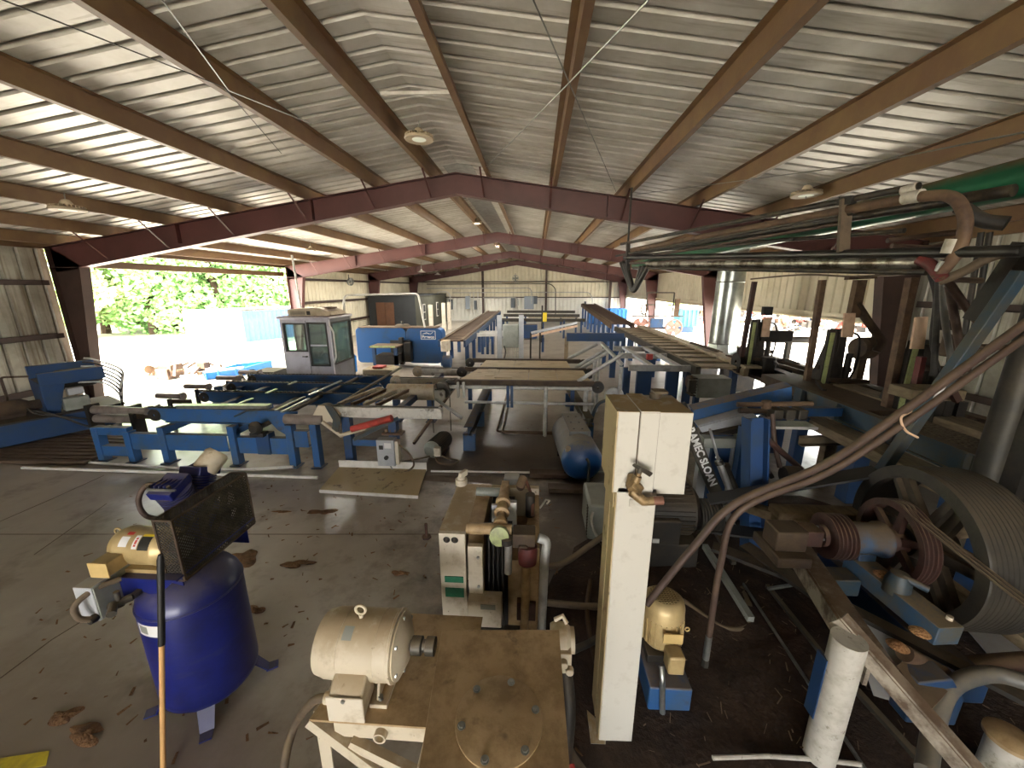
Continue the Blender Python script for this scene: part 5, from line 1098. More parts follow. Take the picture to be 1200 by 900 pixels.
MB().cyl(wc-ax*.95, wc+ax*.2, .035, n=20).build('shaft', 'rusty', t)
m = MB(); o = wc-ax*.14; sheave_r = .30
pr = [(sheave_r-.045, 0), (sheave_r, 0)]
for i in range(4): pr += [(sheave_r, i*.027+.004), (sheave_r-.02, i*.027+.011), (sheave_r-.02, i*.027+.016), (sheave_r, i*.027+.023)]
pr += [(sheave_r, .11), (sheave_r-.045, .11), (sheave_r-.055, .055)]
m.lathe(pr, o, ax, 64, True); m.lathe([(.035, -.02), (.075, -.02), (.085, .03), (.085, .1), (.035, .1)], o, ax, 32, True)
for k in range(6): a = 2*PI*(k+.4)/6; e = s_*math.cos(a)+u_*math.sin(a); m.bar(o+ax*.05+e*.07, o+ax*.05+e*(sheave_r-.03), .06, .035, up=ax, w2=.04)
m.build('belt_sheave', 'rust_red', t)
m = MB(); m.lathe([(.035, 0), (.1, 0), (.115, .03), (.115, .2), (.13, .22), (.13, .25), (.035, .25)], wc-ax*.42, ax, 40); m.box(2.38, 2.5, 2.56, 2.74, .55, .72); m.build('bearing_housing', 'housing_paint', t, .006)
m = MB(); sheave(m, wc-ax*.57, ax, .165, .14, .035, 5, 48); m.lathe([(.035, -.03), (.08, -.03), (.08, 0), (.12, .0), (.12, .01), (.035, .01)], wc-ax*.57, ax, 32, True); m.build('small_sheave', 'rust_red', t)
for k in range(3): a = 2*PI*k/3; q = wc-ax*.6+s_*.055*math.cos(a)+u_*.055*math.sin(a); MB().cyl(q, q-ax*.015, .012, n=6).build('bushing_bolt', 'galv', t)
m = MB(); m.box(1.80, 2.02, 2.58, 2.76, .70, .86); m.prism([(2.5, .62), (2.5, .70), (2.84, .70), (2.84, .62)], 'x', 1.78, 2.02); m.build('pillow_block', 'rusty', t, .012)
MB().box(2.02, 2.14, 2.6, 2.73, .735, .86).build('shaft_collar', 'rust_red', t, .008)
# V belts running forward to lower right
for k in range(3):
    a = wc-ax*(.12-.03*k)+V((0, -.02, 0)); q = a+u_*sheave_r; b = V((2.9+.03*k, 1.75, .78))
    pts = [a+s_*0+V((0, .15, math.sqrt(sheave_r**2-.15**2))), a+V((0, .0, sheave_r)), a+V((0, -.16, sheave_r-.05)), V((2.70+.03*k, 1.6, .86))]
    tag(MB().tube(catmull(pts), .008, 6).build('v_belt', 'hose_tan'), 'worn V belt from the spoked sheave running off toward the camera', 'belt', 'V belts on the spoked sheave')
# ---- frame under the wheel ----
t = thing('jackshaft_support', (2.1, 2.3, 0), 'blue and dusty steel support that carries the jackshaft and big wheel', 'machine frame')
a = P(912, 600, z=.6); b = P(1036, 783, z=.6); o_ = V((-.075, 0, -.06))
m = MB(); m.bar(a, b, .13, .02).bar(a+o_, b+o_, .02, .13); m.build('long_angle', 'wood_board', t)
a = P(978, 727, z=.86); b = P(1140, 915, z=.5)
m = MB(); m.bar(a, b, .02, .07).bar(a+V((.04, 0, .03)), b+V((.04, 0, .03)), .07, .015); m.build('lower_angle', 'wood_board', t)
m = MB(); m.bar(P(1000, 657, z=.6), P(1112, 746, z=.58), .16, .13); m.build('bearing_beam', 'dusty_blue', t, .006)
MB().slab([P(1050, 782, z=.4), P(1062, 774, z=.4), P(1110, 812, z=.36), P(1088, 836, z=.36)], (0, 0, 1), .012).build('rusty_plate', 'rust_light', t)
m = MB(); m.box(2.12, 2.34, 2.45, 2.6, .45, .58); m.build('blue_block', 'steel_blue', t, .01)
m = MB(); m.prism([(2.22, .1), (2.22, .4), (2.40, .44), (2.5, .3), (2.5, .1)], 'y', 1.86, 1.98); m.build('blue_base', 'dark_blue', t, .01)
m = MB(); m.box(2.6, 2.8, 2.0, 3.2, .1, .3); m.build('blue_base', 'dark_blue', t, .01)
m = MB(); m.lathe([(.03, 0), (.075, .0), (.07, .08), (.05, .14), (.02, .15)], (2.44, 2.32, .62), (0, 0, 1), 20); m.build('bearing_lug', 'steel_blue', t); MB().cyl((2.44, 2.3, .75), (2.53, 2.22, .73), .022).build('lug_pin', 'steel_blue', t)
m = MB(); m.lathe([(.001, 0), (.06, .005), (.07, .0)], (2.33, 2.15, .645), n=20); 
for (px, py, z, r, l) in ((1035, 674, .665, .05, 'small tan sawdust heap on the bearing beam under the sheave'), (1078, 741, .645, .045, 'small tan sawdust heap near the front end of the bearing beam'), (1052, 757, .5, .05, 'small tan sawdust heap beside the end of the dusty frame angle'), (915, 610, .62, .07, 'orange sawdust heap behind the pillow block')):
    q = P(px, py, z=z); x, y = q.x, q.y
    b = MB(); b.lathe([(r*1.1, 0), (r*.8, .012), (r*.4, .025), (.001, .03)], (x, y, z), n=22); tag(b.build('sawdust_heap', 'chip_heap'), l, 'sawdust', kind='stuff')
q = P(1112, 727, z=.64); MB().cyl(q, q+V((0, 0, .03)), .016, n=10).build('bolt', 'cream', t)
MB().bar((1.95, 3.2, .3), (2.5, 2.1, .25), .14, .03).build('strut', 'dark_steel', t); MB().bar((2.2, 2.4, .42), (3.0, 1.7, .3), .1, .03).build('strut', 'dark_steel', t)
MB().box(2.1, 2.95, 3.05, 3.2, .58, .74).build('rear_beam', 'wood_dusty', t, .008); MB().bar((1.98, 3.35, .62), (2.35, 2.95, .66), .1, .08).build('rear_bracket', 'wood_dusty', t)
m = MB(); m.bar((2.6, 3.0, .5), (3.5, 2.75, .9), .12, .1); m.bar((2.9, 3.3, .6), (3.3, 2.2, .3), .08, .08); m.build('rear_brace', 'wood_dusty', t)
MB().slab([(2.15, 2.0, .12), (2.45, 1.9, .12), (2.5, 2.25, .35), (2.2, 2.35, .35)], (0, -1, .5), .006).build('guard_sheet', 'light_grey', t)
t = thing('support_pipe', (1.62, 1.66, 0), 'thick white upright pipe standing under the dusty frame angle', 'support post')
q = P(961, 903, z=0); MB().cyl((q.x+.02, q.y+.05, 0), (q.x+.02, q.y+.05, .85), .076, n=36).build('pipe', 'pvc_white', t); MB().box(q.x-.062, q.x-.05, q.y+.05, q.y+.12, .3, .7).build('blue_strap', 'dark_blue', t)
# bottom right pieces
tag(MB().tube(catmull([P(1085, 905, z=.2), P(1095, 850, z=.25), P(1115, 805, z=.35), P(1160, 790, z=.38), P(1205, 800, z=.4)]), .045, 14).build('hose', 'hose_grey'), 'thick grey hose arching over the lower blue base', 'hose')
t = thing('flanged_pipe', P(1180, 890, z=.2), 'white flanged pipe stub with tan dusty top at the frame edge', 'pipe stub')
q = P(1178, 880, z=.2); MB().cyl(V((q.x, q.y, 0)), V((q.x, q.y, .28)), .08, n=28).build('pipe', 'pvc_white', t); MB().lathe([(.02, 0), (.1, 0), (.1, .02), (.06, .05), (.02, .05)], (q.x, q.y, .28), n=28).build('flange', 'tan_plate', t)
tag(MB().cyl(P(1105, 790, z=.3), P(1060, 765, z=.45), .05, n=18).build('steel_stub', 'rust_light'), 'short tan rusted stub on the blue base under the bearing beam', 'stub')
tag(MB().slab([P(1130, 735, z=.1), P(1210, 735, z=.1), P(1215, 772, z=.1), P(1160, 770, z=.1)], (0, 0, 1), .01).build('floor_sheet', 'light_grey'), 'pale metal sheet on the floor beyond the big wheel', 'sheet')
tag(MB().cyl(P(1115, 782, z=.2), P(1210, 776, z=.3), .06, n=20).build('rusty_tube', 'rust_red'), 'rust brown tube lying below the big wheel', 'tube')
def steel(a, b, za, zb, w, h, m_, l, name='steel_bar', cat='steel bar'): return tag(MB().bar(P(*a, z=za), P(*b, z=zb), w, h).build(name, m_), l, cat)
steel((871, 684), (1016, 905), .09, .05, .014, .02, 'galv', 'long thin shiny steel strip on the dark sawdust, passing behind the white pipe')
steel((899, 686), (968, 772), .09, .08, .03, .03, 'mid_steel', 'short angle bar on the sawdust left of the frame angle')
steel((1000, 805), (1100, 915), .08, .05, .04, .03, 'mid_steel', 'dull angle bar on the sawdust right of the white pipe')
steel((826, 640), (880, 726), .12, .08, .05, .05, 'grey_paint', 'grey square bar slanting on sawdust right of the gold motor')
steel((835, 640), (945, 682), .3, .26, .13, .03, 'dark_steel', 'dark flat bar leaning toward the frame behind the blue column')
steel((800, 555), (860, 660), .25, .1, .04, .04, 'mid_steel', 'angle bar leaning by the grooved pulley')
steel((782, 560), (840, 600), .35, .3, .03, .03, 'galv', 'thin bright bar behind the grooved pulley')
steel((900, 690), (938, 684), .16, .16, .02, .02, 'galv', 'small bright rod lying across two bars on the sawdust')
tag(MB().tube([P(835, 888, z=.05), P(900, 886, z=.05), P(960, 890, z=.05), P(1010, 896, z=.05)], .012, 8).build('floor_tube', 'pvc_white'), 'thin white tube lying along the lower sawdust', 'tube')
# ---- diagonal rusty conduits ----
tag(MB().tube(catmull([P(*q, y=2.1) for q in ((1225, 362), (1171, 401), (1054, 485), (967, 544), (862, 590), (812, 642), (758, 708))]), .022, 14).build('long_conduit', 'hose_rust'), 'rusty conduit slanting across the saw side, the one reaching the gold motor', 'conduit')
d = P(831, 745, y=2.08); e = P(827, 772, y=2.08)
tag(MB().tube(catmull([P(*q, y=2.08) for q in ((1225, 380), (1171, 417), (1057, 498), (970, 554), (868, 598), (845, 658))]+[d]), .019, 14).build('long_conduit', 'hose_rust'), 'rusty hose beside the slanting conduit that drops to the floor', 'conduit')
t = thing('hose_coupling', d, 'silver hose coupling at the dropped end of the rusty hose', 'coupling'); MB().cyl(d, e, .02, n=14).build('sleeve', 'galv', t); MB().cyl(e, e+(e-d)*.3, .024, n=6).build('nut', 'mid_steel', t)
m = MB(); q = P(1058, 492, y=2.1); m.tube(catmull([q+V((.03, 0, .05)), q+V((-.04, -.03, .02)), q+V((.0, -.03, -.05)), q+V((.1, 0, -.1))]), .006, 8); tag(m.build('tie_rope', 'pale_wood'), 'short pale rope tied around the slanting conduits', 'rope')
# ---- blue diagonal brace, dark post ----
t = thing('diagonal_brace', (3.2, 3.2, 1), 'faded blue square steel brace slanting in front of the saw head', 'steel brace')
a, b = P(1197, 318, y=3.0), P(1030, 556, y=3.2); MB().bar(a, b, .075, .075, up=(0, 1, 0)).build('tube', 'steel_blue', t, .006)
k = a.lerp(b, .44); k2 = a.lerp(b, .57); MB().slab([k+V((-.06, -.055, 0)), k+V((-.02, -.055, 0.01)), k2+V((-.02, -.055, .01)), k2+V((-.06, -.055, 0))], (0, -1, 0), .003).build('warning_sticker', 'label_white', t)
tag(MB().bar(P(1204, 285, y=3.3), P(1143, 376, y=3.4), .1, .12, up=(0, 1, 0)).build('diagonal_brace', 'dark_steel'), 'dark brown beam slanting just above the faded blue brace', 'steel brace')
a = P(1152, 572, y=2.95); tag(MB().cyl((a.x, a.y, .95), (a.x, a.y, 3.3), .088, n=36).build('round_post', 'mid_steel_post'), 'thick dusty steel pipe column standing behind the big wheel', 'post')
t = thing('head_frame_post', (3.6, 2.7, .9), 'dark steel frame post at the outer end of the saw head', 'post')
MB().box(3.28, 3.6, 2.75, 2.8, 2.75, 3.3).build('gusset_plate', 'dark_steel', t); MB().ibeam((3.62, 2.85, .9), (3.62, 2.85, 3.3), .2, .2, .014, up=(1, 0, 0)).build('post', 'dark_steel', t)
# ---- saw bed ----
t = thing('saw_bed', (4.2, 4.2, 0), 'long dusty saw bed with faded blue side girder behind the big wheel', 'saw bed')
MB().ibeam((4.12, 6.15, .98), (4.12, 2.2, .98), .1, .24, .014).build('side_girder', 'steel_blue', t)
for y in (5.9, 5.2, 4.4, 3.6): MB().box(4.05, 4.12, y-.01, y+.01, .87, 1.09).build('stiffener', 'steel_blue', t)
MB().box(3.78, 4.1, 2.0, 6.3, .72, .84).build('ledge', 'wood_dusty', t, .01)
m = MB(); m.box(4.18, 4.85, 2.0, 5.0, .85, 1.0); m.build('rough_slab', 'concrete_like', t, .008)
MB().box(4.86, 5.2, 2.0, 6.4, .95, 1.08).build('top_timber', 'wood_dusty', t, .01); MB().box(4.18, 4.85, 5.02, 7.2, .9, 1.06).build('top_plate', 'rusty', t, .006)
for x, y in ((3.9, 6.1), (3.95, 4.6), (3.9, 3.1), (5.0, 6.1), (5.0, 4.4)): MB().box(x-.09, x+.09, y-.09, y+.09, 0, .74).build('leg', 'dark_blue', t, .006)
m = MB(); m.lathe([(.02, 0), (.05, 0), (.05, .12), (.02, .12)], (3.75, 5.9, .95), (-1, -.3, 0), 18); m.box(3.6, 3.85, 5.85, 6.05, .86, .98); m.build('end_clevis', 'mid_steel', t, .01)
for y in (2.3, 2.6): MB().bar((4.7, 3.0, 1.02), (5.1, 1.6, .6), .12, .12).build('blue_strut', 'steel_blue', t) if y < 2.5 else None
# frames under the bed's near end
t = thing('bed_stand', (3.5, 5.4, 0), 'blue and tan steel stand under the near end of the saw bed', 'stand')
for px in (941, 978, 1000): a = P(px, 490, y=5.3); MB().box(a.x-.07, a.x+.07, 5.25, 5.37, 0, .86).build('leg', 'dark_blue' if px != 978 else 'wood_dusty', t, .006)
a, b = P(938, 517, y=5.15), P(1002, 515, y=5.15); MB().chan(a, b, .08, .13, .01).build('channel', 'slat_tan', t)
a, b = P(938, 482, y=5.2), P(990, 482, y=5.2); MB().bar(a, b, .1, .12).build('top_beam', 'deck_blue', t, .005)
# ---- tilting feed table ----
t = thing('tilt_table', (2.5, 4.6, 0), 'tilted blue channel and white plate of the log feed table', 'feed table')
a, b = P(812, 492, y=4.6), P(928, 467, y=4.6)
m = MB(); m.slab([P(812, 482, y=4.6), P(928, 454, y=4.6), P(928, 478, y=4.6), P(812, 502, y=4.6)], (0, 1, 0), .015); m.slab([P(812, 482, y=4.6), P(928, 454, y=4.6), P(928, 454, y=4.6)+V((0, .14, .03)), P(812, 482, y=4.6)+V((0, .14, .03))], (0, 0, 1), .012); m.build('blue_channel', 'deck_blue', t)
m = MB(); m.slab([P(818, 500, y=4.45), P(881, 483, y=4.45), P(891, 492, y=4.45), P(822, 506, y=4.45)], (0, -1, .0), .02); m.slab([P(818, 500, y=4.45), P(881, 483, y=4.45), P(881, 483, y=4.45)+V((0, .13, .02)), P(818, 500, y=4.45)+V((0, .13, .02))], (0, 0, 1), .01); m.build('white_plate', 'light_grey', t)
MB().bar(P(822, 511, y=4.4), P(890, 498, y=4.4), .1, .06).build('lower_channel', 'dark_steel', t)
MB().bar(P(822, 517, y=4.3), P(868, 517, y=4.3), .14, .12).build('stand_beam', 'grey_paint', t, .005)
for px in (825, 862): a = P(px, 522, y=4.3); MB().bar(a, (a.x, a.y, 0), .1, .1, up=(0, 1, 0)).build('leg', 'light_grey', t)
a = P(875, 500, y=4.1); MB().bar(a, (a.x, a.y, 0), .12, .1, up=(0, 1, 0)).build('blue_leg', 'dark_blue', t)
tag(MB().ibeam((2.2, 3.45, 0), (2.1, 3.6, 1.4), .17, .17, .014, up=(1, 0, 0)).build('blue_column', 'column_blue'), 'blue steel column standing between hydraulic arms and dusty frame', 'column')
tag(MB().box(2.08, 2.3, 4.3, 4.5, 0, .95).build('blue_column', 'dark_blue', None, .006), 'second shorter blue column behind the hydraulic cylinders', 'column')
# labelled arm
t = thing('feed_arm', (1.8, 4.0, .1), 'dark steel arm with white RAMEC SLOAN lettering beside the white enclosure', 'machine arm')
a, b = P(796, 474, y=4.0), P(845, 592, y=4.0); MB().bar(a, b, .05, .13, up=(1, 0, 0)).build('arm', 'mid_steel_post', t, .004)
d = (b-a).normalized(); q = a.lerp(b, .50)+V((0, -.03, 0)); yv = V((-d.z, 0, d.x)); 
M_ = Matrix(((d.x, yv.x, 0, q.x), (0, 0, -1, q.y), (d.z, yv.z, 0, q.z), (0, 0, 0, 1)))
text('lettering', 'RAMEC SLOAN', 'label_white', t, M_, .11, .001, .0035)
def cylr(a, b, c, r1, r2, l, m1='mid_steel'):
    t = thing('hydraulic_cylinder', a, l, 'hydraulic cylinder'); MB().cyl(a, b, r1, n=18).build('rod', 'chrome', t); MB().cyl(b, c, r2, n=24).build('barrel', m1, t); MB().lathe([(r1, 0), (r2*1.2, 0), (r2*1.2, .04), (r2, .04)], b, c-b, 24).build('gland', 'mid_steel', t)
cylr(P(843, 580, y=3.95), P(845, 586, y=3.95), P(868, 640, y=3.9), .025, .04, 'shiny hydraulic cylinder hanging off the lettered arm', 'chrome')
cylr(P(832, 503, y=3.85), P(842, 540, y=3.85), P(862, 592, y=3.8), .014, .035, 'slim chrome rod cylinder left of the blue column', 'chrome')
cylr(P(840, 535, y=4.0), P(848, 545, y=4.0), P(876, 612, y=3.9), .02, .05, 'dull thick cylinder touching the blue column', 'mid_steel')
# cross pipe with valve manifold
t = thing('valve_manifold', (2.8, 4.2, .9), 'rusty double pipe with valve manifold ahead of the saw bed', 'valve manifold')
MB().tube([P(864, 474, y=4.25), P(952, 473, y=4.25)], .028, 12).build('pipe', 'rust_light', t); MB().tube([P(866, 481, y=4.3), P(905, 482, y=4.3)], .03, 12).build('pipe', 'rusty', t); MB().cyl(P(898, 470, y=4.25), P(898, 478, y=4.25), .05, n=16).build('union', 'rust_light', t)
m = MB(); a = P(905, 479, y=4.2); 
for k in range(3): m.box(a.x+.13*k, a.x+.13*k+.1, 4.15, 4.3, a.z-.11, a.z)
m.build('valve_body', 'mid_steel', t, .01); MB().box(a.x, a.x+.45, 4.1, 4.3, a.z-.2, a.z-.17).build('tray', 'rail_grey', t)
for k, (p0, p1, p2) in enumerate((((893, 488), (889, 530), (905, 560)), ((899, 488), (897, 520), (900, 555)), ((905, 485), (908, 520), (914, 548)))):
    MB().tube(catmull([P(*p0, y=4.1), P(*p1, y=4.0), P(*p2, y=3.9)]), .024, 10).build('hose', 'hose_rust' if k else 'rubber', t)
MB().tube([P(885, 502, y=3.9), P(950, 560, y=3.9)], .03, 10).build('brace_pipe', 'rust_red', t)
m = MB(); m.lathe([(.02, 0), (.09, 0), (.1, .03), (.1, .15), (.02, .15)], P(918, 557, y=3.85), (1, 0, 0), 20); m.build('pump', 'dark_steel', t)
# ---- log carriage with knees ----
t = thing('log_carriage', (4.9, 7, 0), 'long rusty log carriage frame before the open east side', 'carriage')
MB().ibeam(P(872, 424, z=.78), P(968, 466, z=.78), .16, .3, .02).build('side_beam', 'dark_steel', t)
MB().box(4.7, 5.8, 5.2, 12.0, .70, .78).build('deck_plate', 'rusty', t, .006); MB().box(5.7, 5.85, 4.8, 12, .78, .98).build('rear_beam', 'rusty', t, .006)
for y in (6, 8, 10, 12): MB().box(4.8, 5.6, y-.1, y+.1, 0, .7).build('cross_stand', 'dark_steel', t)
m = MB(); sheave(m, P(862, 424, y=8.6), (1, 0, 0), .2, .12, .04, 3, 32); m.build('cable_sheave', 'dark_steel', t)
rr = random.Random(12)
for k in range(16):
    x, y = rr.uniform(4.6, 5.8), rr.uniform(4.9, 10.5); z = rr.uniform(.85, 1.2)
    MB().bar((x, y, z), (x+rr.uniform(-.5, .5), y+rr.uniform(-.8, .8), z+rr.uniform(-.06, .12)), .05, .06).build('linkage_bar', ('dark_steel', 'rusty', 'mid_steel')[k % 3], t)
for k in range(9):
    x, y = rr.uniform(4.9, 5.8), rr.uniform(5.0, 10.5); h = rr.uniform(.12, .4)
    MB().box(x-.12, x+.12, y-.15, y+.15, .78, .78+h).build('bracket_block', ('dark_steel', 'rusty')[k % 2], t, .02)
q = P(1012, 408, y=7.2); m = MB(); m.lathe([(.02, -.15), (.16, -.15), (.2, -.1), (.2, .1), (.16, .15), (.02, .15)], q, (1, .3, 0), 24); m.bar((q.x, q.y, .78), q, .12, .12, up=(0, 1, 0)); m.build('winch_drum', 'rusty', t)
q = P(925, 398, y=9.2); m = MB(); m.cyl(q-V((.5, 0, 0)), q+V((.5, 0, 0)), .08).bar((q.x, q.y, .78), q, .1, .1, up=(0, 1, 0)); m.build('cross_shaft', 'dark_steel', t)
def knee(x, y, l, kind):
    t = thing('carriage_knee', (x, y, .78), l, 'carriage knee')
    MB().box(x-.12, x+.12, y-.1, y+.5, .78, 1.0).build('shoe', 'dark_steel', t, .01)
    m = MB(); m.prism([(y-.08, 1.0), (y-.02, 1.95), (y+.12, 1.95), (y+.4, 1.0)], 'x', x-.09, x-.05); m.prism([(y-.08, 1.0), (y-.02, 1.95), (y+.12, 1.95), (y+.4, 1.0)], 'x', x+.05, x+.09); m.box(x-.05, x+.05, y-.06, y+.04, 1.0, 1.9); m.build('upright', 'dark_steel', t, .004)
    MB().box(x-.24, x-.18, y-.12, y-.10, .95, 1.9).build('scale_strip', 'scale_green', t); MB().box(x-.26, x-.16, y-.10, y-.04, .8, 1.95).build('guide_rail', 'dark_steel', t)
    MB().cyl((x+.2, y, .9), (x+.2, y, 1.55), .05, n=16).build('dog_cylinder', 'mid_steel', t); MB().bar((x-.2, y+.1, 1.3), (x+.35, y+.1, 1.25), .06, .08).build('dog_arm', 'rusty', t); MB().bar((x-.1, y-.1, 1.12), (x+.5, y-.1, 1.1), .08, .06).build('link_bar', 'rusty', t)
    MB().tube(catmull([(x+.1, y, 1.9), (x+.3, y, 1.8), (x+.33, y, 1.3), (x+.2, y, .95)]), .018).build('hose', 'rubber', t)
    return t
k1 = knee(4.78, 8.5, 'carriage knee with slim dark post, standing right of the galvanised duct', 1)
MB().bar((4.45, 8.5, .8), (4.5, 8.5, 2.72), .08, .08, up=(0, 1, 0)).build('tall_post', 'rust_red', k1); MB().slab([(4.72, 8.35, 1.6), (4.88, 8.35, 1.6), (4.88, 8.35, 2.0), (4.72, 8.35, 2.0)], (0, 1, 0), .03).build('pale_board', 'pale_wood', k1); MB().box(4.68, 4.86, 8.33, 8.42, 2.05, 2.22).build('cap', 'black', k1); MB().box(4.75, 5.4, 8.4, 8.5, 1.5, 1.72).build('side_arm', 'dark_steel', k1, .01)
k2 = knee(4.98, 6.6, 'carriage knee with leaning T shaped post and rusty curved arm, the middle one', 2)
MB().bar((4.66, 6.7, .8), (4.60, 6.7, 2.72), .08, .08, up=(0, 1, 0)).build('tall_post', 'rust_light', k2)
a = P(1008, 328, y=6.4); b = P(999, 372, y=6.4); c_ = P(1015, 372, y=6.4); MB().bar(a, b, .14, .1, up=(0, 1, 0)).bar(a+V((-.2, 0, .02)), a+V((.2, 0, .04)), .1, .04).build('t_post', 'rust_light', k2)
MB().tube(catmull([P(1003, 355, y=6.4), P(1018, 378, y=6.4), P(1033, 400, y=6.4), P(1027, 412, y=6.4)]), .06, 10).build('curved_arm', 'rusty', k2)
MB().slab([P(990, 367, y=6.3), P(1003, 367, y=6.3), P(1000, 396, y=6.3), P(987, 395, y=6.3)], (0, 1, 0), .03).build('pale_board', 'pale_wood', k2)
k3 = knee(4.98, 5.2, 'carriage knee with wide pale board and dark red post, beside the brown wall column', 3)
MB().bar((4.70, 5.2, 1.0), (4.62, 5.2, 2.72), .09, .09, up=(0, 1, 0)).build('tall_post', 'rust_light', k3); MB().slab([P(1074, 372, y=5.0), P(1088, 371, y=5.0), P(1083, 409, y=5.0), P(1068, 409, y=5.0)], (0, 1, 0), .03).build('pale_board', 'pale_wood', k3)
MB().box(4.88, 5.06, 5.0, 5.04, 2.1, 2.22).build('board_cap', 'dark_steel', k3); MB().bar(P(1080, 418, y=4.8), P(1070, 468, y=4.8), .06, .07, up=(0, 1, 0)).build('red_post', 'red_post', k3)
tag(MB().tube(catmull([P(880, 327, y=8.5), P(940, 322, y=7.2), P(1000, 324, y=6.4), P(1062, 321, y=5.2)]), .015, 8).build('hose_line', 'hose_tan'), 'thin line strung across the tops of the three carriage posts', 'line')
# clutter behind the knees: hoses and pipes
for k, (p, y, r, m_, l) in enumerate(((((1100, 330), (1098, 370), (1094, 440)), 4.6, .03, 'rubber', 'black hose hanging straight below the conduit knot, closest to the pale board'), (((1105, 332), (1108, 380), (1118, 440)), 4.4, .03, 'hose_grey', 'grey hose hanging below the conduit knot'), (((1108, 325), (1125, 350), (1148, 380)), 4.0, .035, 'hose_rust', 'rusty hose slanting from the conduit knot to the blue brace'), (((1112, 335), (1122, 390), (1126, 410)), 4.2, .035, 'hose_rust', 'thick rusty hose dropping below the conduit knot'), (((1089, 320), (1096, 350), (1092, 400), (1102, 440)), 4.8, .022, 'rubber', 'thin black hose looping left of the conduit knot'), (((1128, 408), (1145, 395), (1150, 385)), 3.9, .03, 'hose_rust', 'short bent rusty hose touching the blue brace'))):
    tag(MB().tube(catmull([P(*q, y=y) for q in p]), r, 10).build('hanging_hose', m_), l, 'hose')
t = thing('rack_frame', (5.6, 4.4, .9), 'rusty pipe and bar frame standing against the east wall', 'frame')
for px in (1138, 1148): MB().tube([P(px+12, 272, y=5.2), P(px-14, 430, y=5.2)], .03, 10).build('upright_pipe', 'dark_steel', t)
for py, px0, px1 in ((327, 1105, 1150), (405, 1095, 1180), (431, 1075, 1135)): MB().tube([P(px0, py, y=5.0), P(px1, py+2, y=5.0)], .035, 10).build('cross_pipe', 'rusty', t)
m = MB(); a = P(1125, 403, y=4.6); m.box(a.x-.12, a.x+.1, 4.5, 4.7, a.z-.15, a.z+.1).cyl(a+V((-.1, -.1, -.1)), a+V((.15, -.1, -.12)), .07); m.build('valve_cluster', 'rusty', t, .02)
m = MB(); a = P(1100, 455, y=4.4); m.box(a.x-.35, a.x+.2, 4.3, 4.6, a.z-.12, a.z); m.build('dusty_hood', 'wood_dusty', t, .01)
for px, py in ((1105, 445), (1118, 440), (1125, 470)): a = P(px, py, y=4.8); MB().box(a.x-.05, a.x+.05, 4.75, 4.85, 1.0, a.z).build('short_post', 'dark_steel', t)
MB().bar(P(1106, 440, y=4.2), P(1122, 470, y=4.2), .05, .06).build('link', 'rust_red', t)
# ---- galvanised duct ----
t = thing('exhaust_duct', (5.25, 11.2, .75), 'shiny galvanised round duct rising in front of the east wall', 'duct')
m = MB(); c = V((5.2, 11.0, 0)); m.cyl(c+V((0, 0, 1.1)), c+V((0, 0, 3.7)), .34, n=40); m.build('duct_pipe', 'duct_metal', t)
m = MB(); m.lathe([(.34, 1.1), (.36, 1.1), (.42, .78), (.40, .78)], c, n=8); m.build('hood', 'duct_metal', t); 
for z in (1.1, 2.75): MB().lathe([(.34, -.015), (.36, 0), (.34, .015)], c+V((0, 0, z)), n=40).build('band', 'galv', t)
# ---- overhead pipe bundle ----
def PL(px, py, off=0.):
    # point on the upright plane that carries the pipe bundle
    a, b = V((2.4+off, 3.3)), V((1.45+off, 7.5)); n_ = (b-a); nx, ny = n_.y, -n_.x; cst = nx*a.x+ny*a.y
    A_ = px-600; d_ = py-450; fw = F*cp-d_*sp; dn = d_*cp+F*sp; X, Y, Z = A_*cy_-fw*sy_, fw*cy_+A_*sy_, -dn
    t_ = cst/(nx*X+ny*Y); return V((X*t_, Y*t_, H+Z*t_))
def oh(p0, p1, r, m_, l, off=0., name='overhead_pipe'): return tag(MB().tube([PL(*p0, off), PL(*p1, off)], r, 14).build(name, m_), l, 'pipe')
oh((1077, 218), (728, 286), .024, 'rod_black', 'highest dark pipe of the overhead bundle')
oh((1188, 223), (742, 297), .034, 'rod_black', 'thick black pipe crossing over the green duct', .12)
oh((1200, 294), (732, 302), .033, 'black_pipe', 'thick black pipe running level under the bracket')
oh((1083, 307), (760, 309), .055, 'grimy_galv', 'fat grimy silver pipe low in the overhead bundle', .05)
oh((1086, 319), (742, 314), .02, 'rod_black', 'lowest thin dark pipe of the overhead bundle')
oh((1000, 249), (722, 300), .018, 'rod_black', 'slim dark pipe midway up the overhead bundle')
oh((985, 262), (730, 306), .016, 'hose_rust', 'slim rusty pipe just above the level black pipe', .05)
oh((1060, 270), (735, 296), .018, 'rod_black', 'slim dark pipe passing behind the bracket', .2)
oh((960, 300), (728, 309), .02, 'hose_rust', 'slim rusty pipe just below the level black pipe', .02)
oh((930, 280), (740, 300), .014, 'rod_black', 'thin pipe stopping short of the bracket', .06)
a = PL(1078, 230); tag(MB().tube([PL(740, 293), a, PL(1118, 228), PL(1133, 252), PL(1128, 290), PL(1098, 325)], .034, 14, bend=.14).build('bent_pipe', 'rust_light'), 'tan brown pipe with a big elbow turning down at its near end', 'pipe')
for (p, q, r) in (((1058, 224), (1076, 219), .032), ((1060, 232), (1080, 229), .042)): tag(MB().cyl(PL(*p), PL(*q), r, n=16).build('pipe_coupling', 'label_white_dull'), ('upper' if r < .04 else 'lower')+' pale taped coupling before the big elbow', 'coupling')
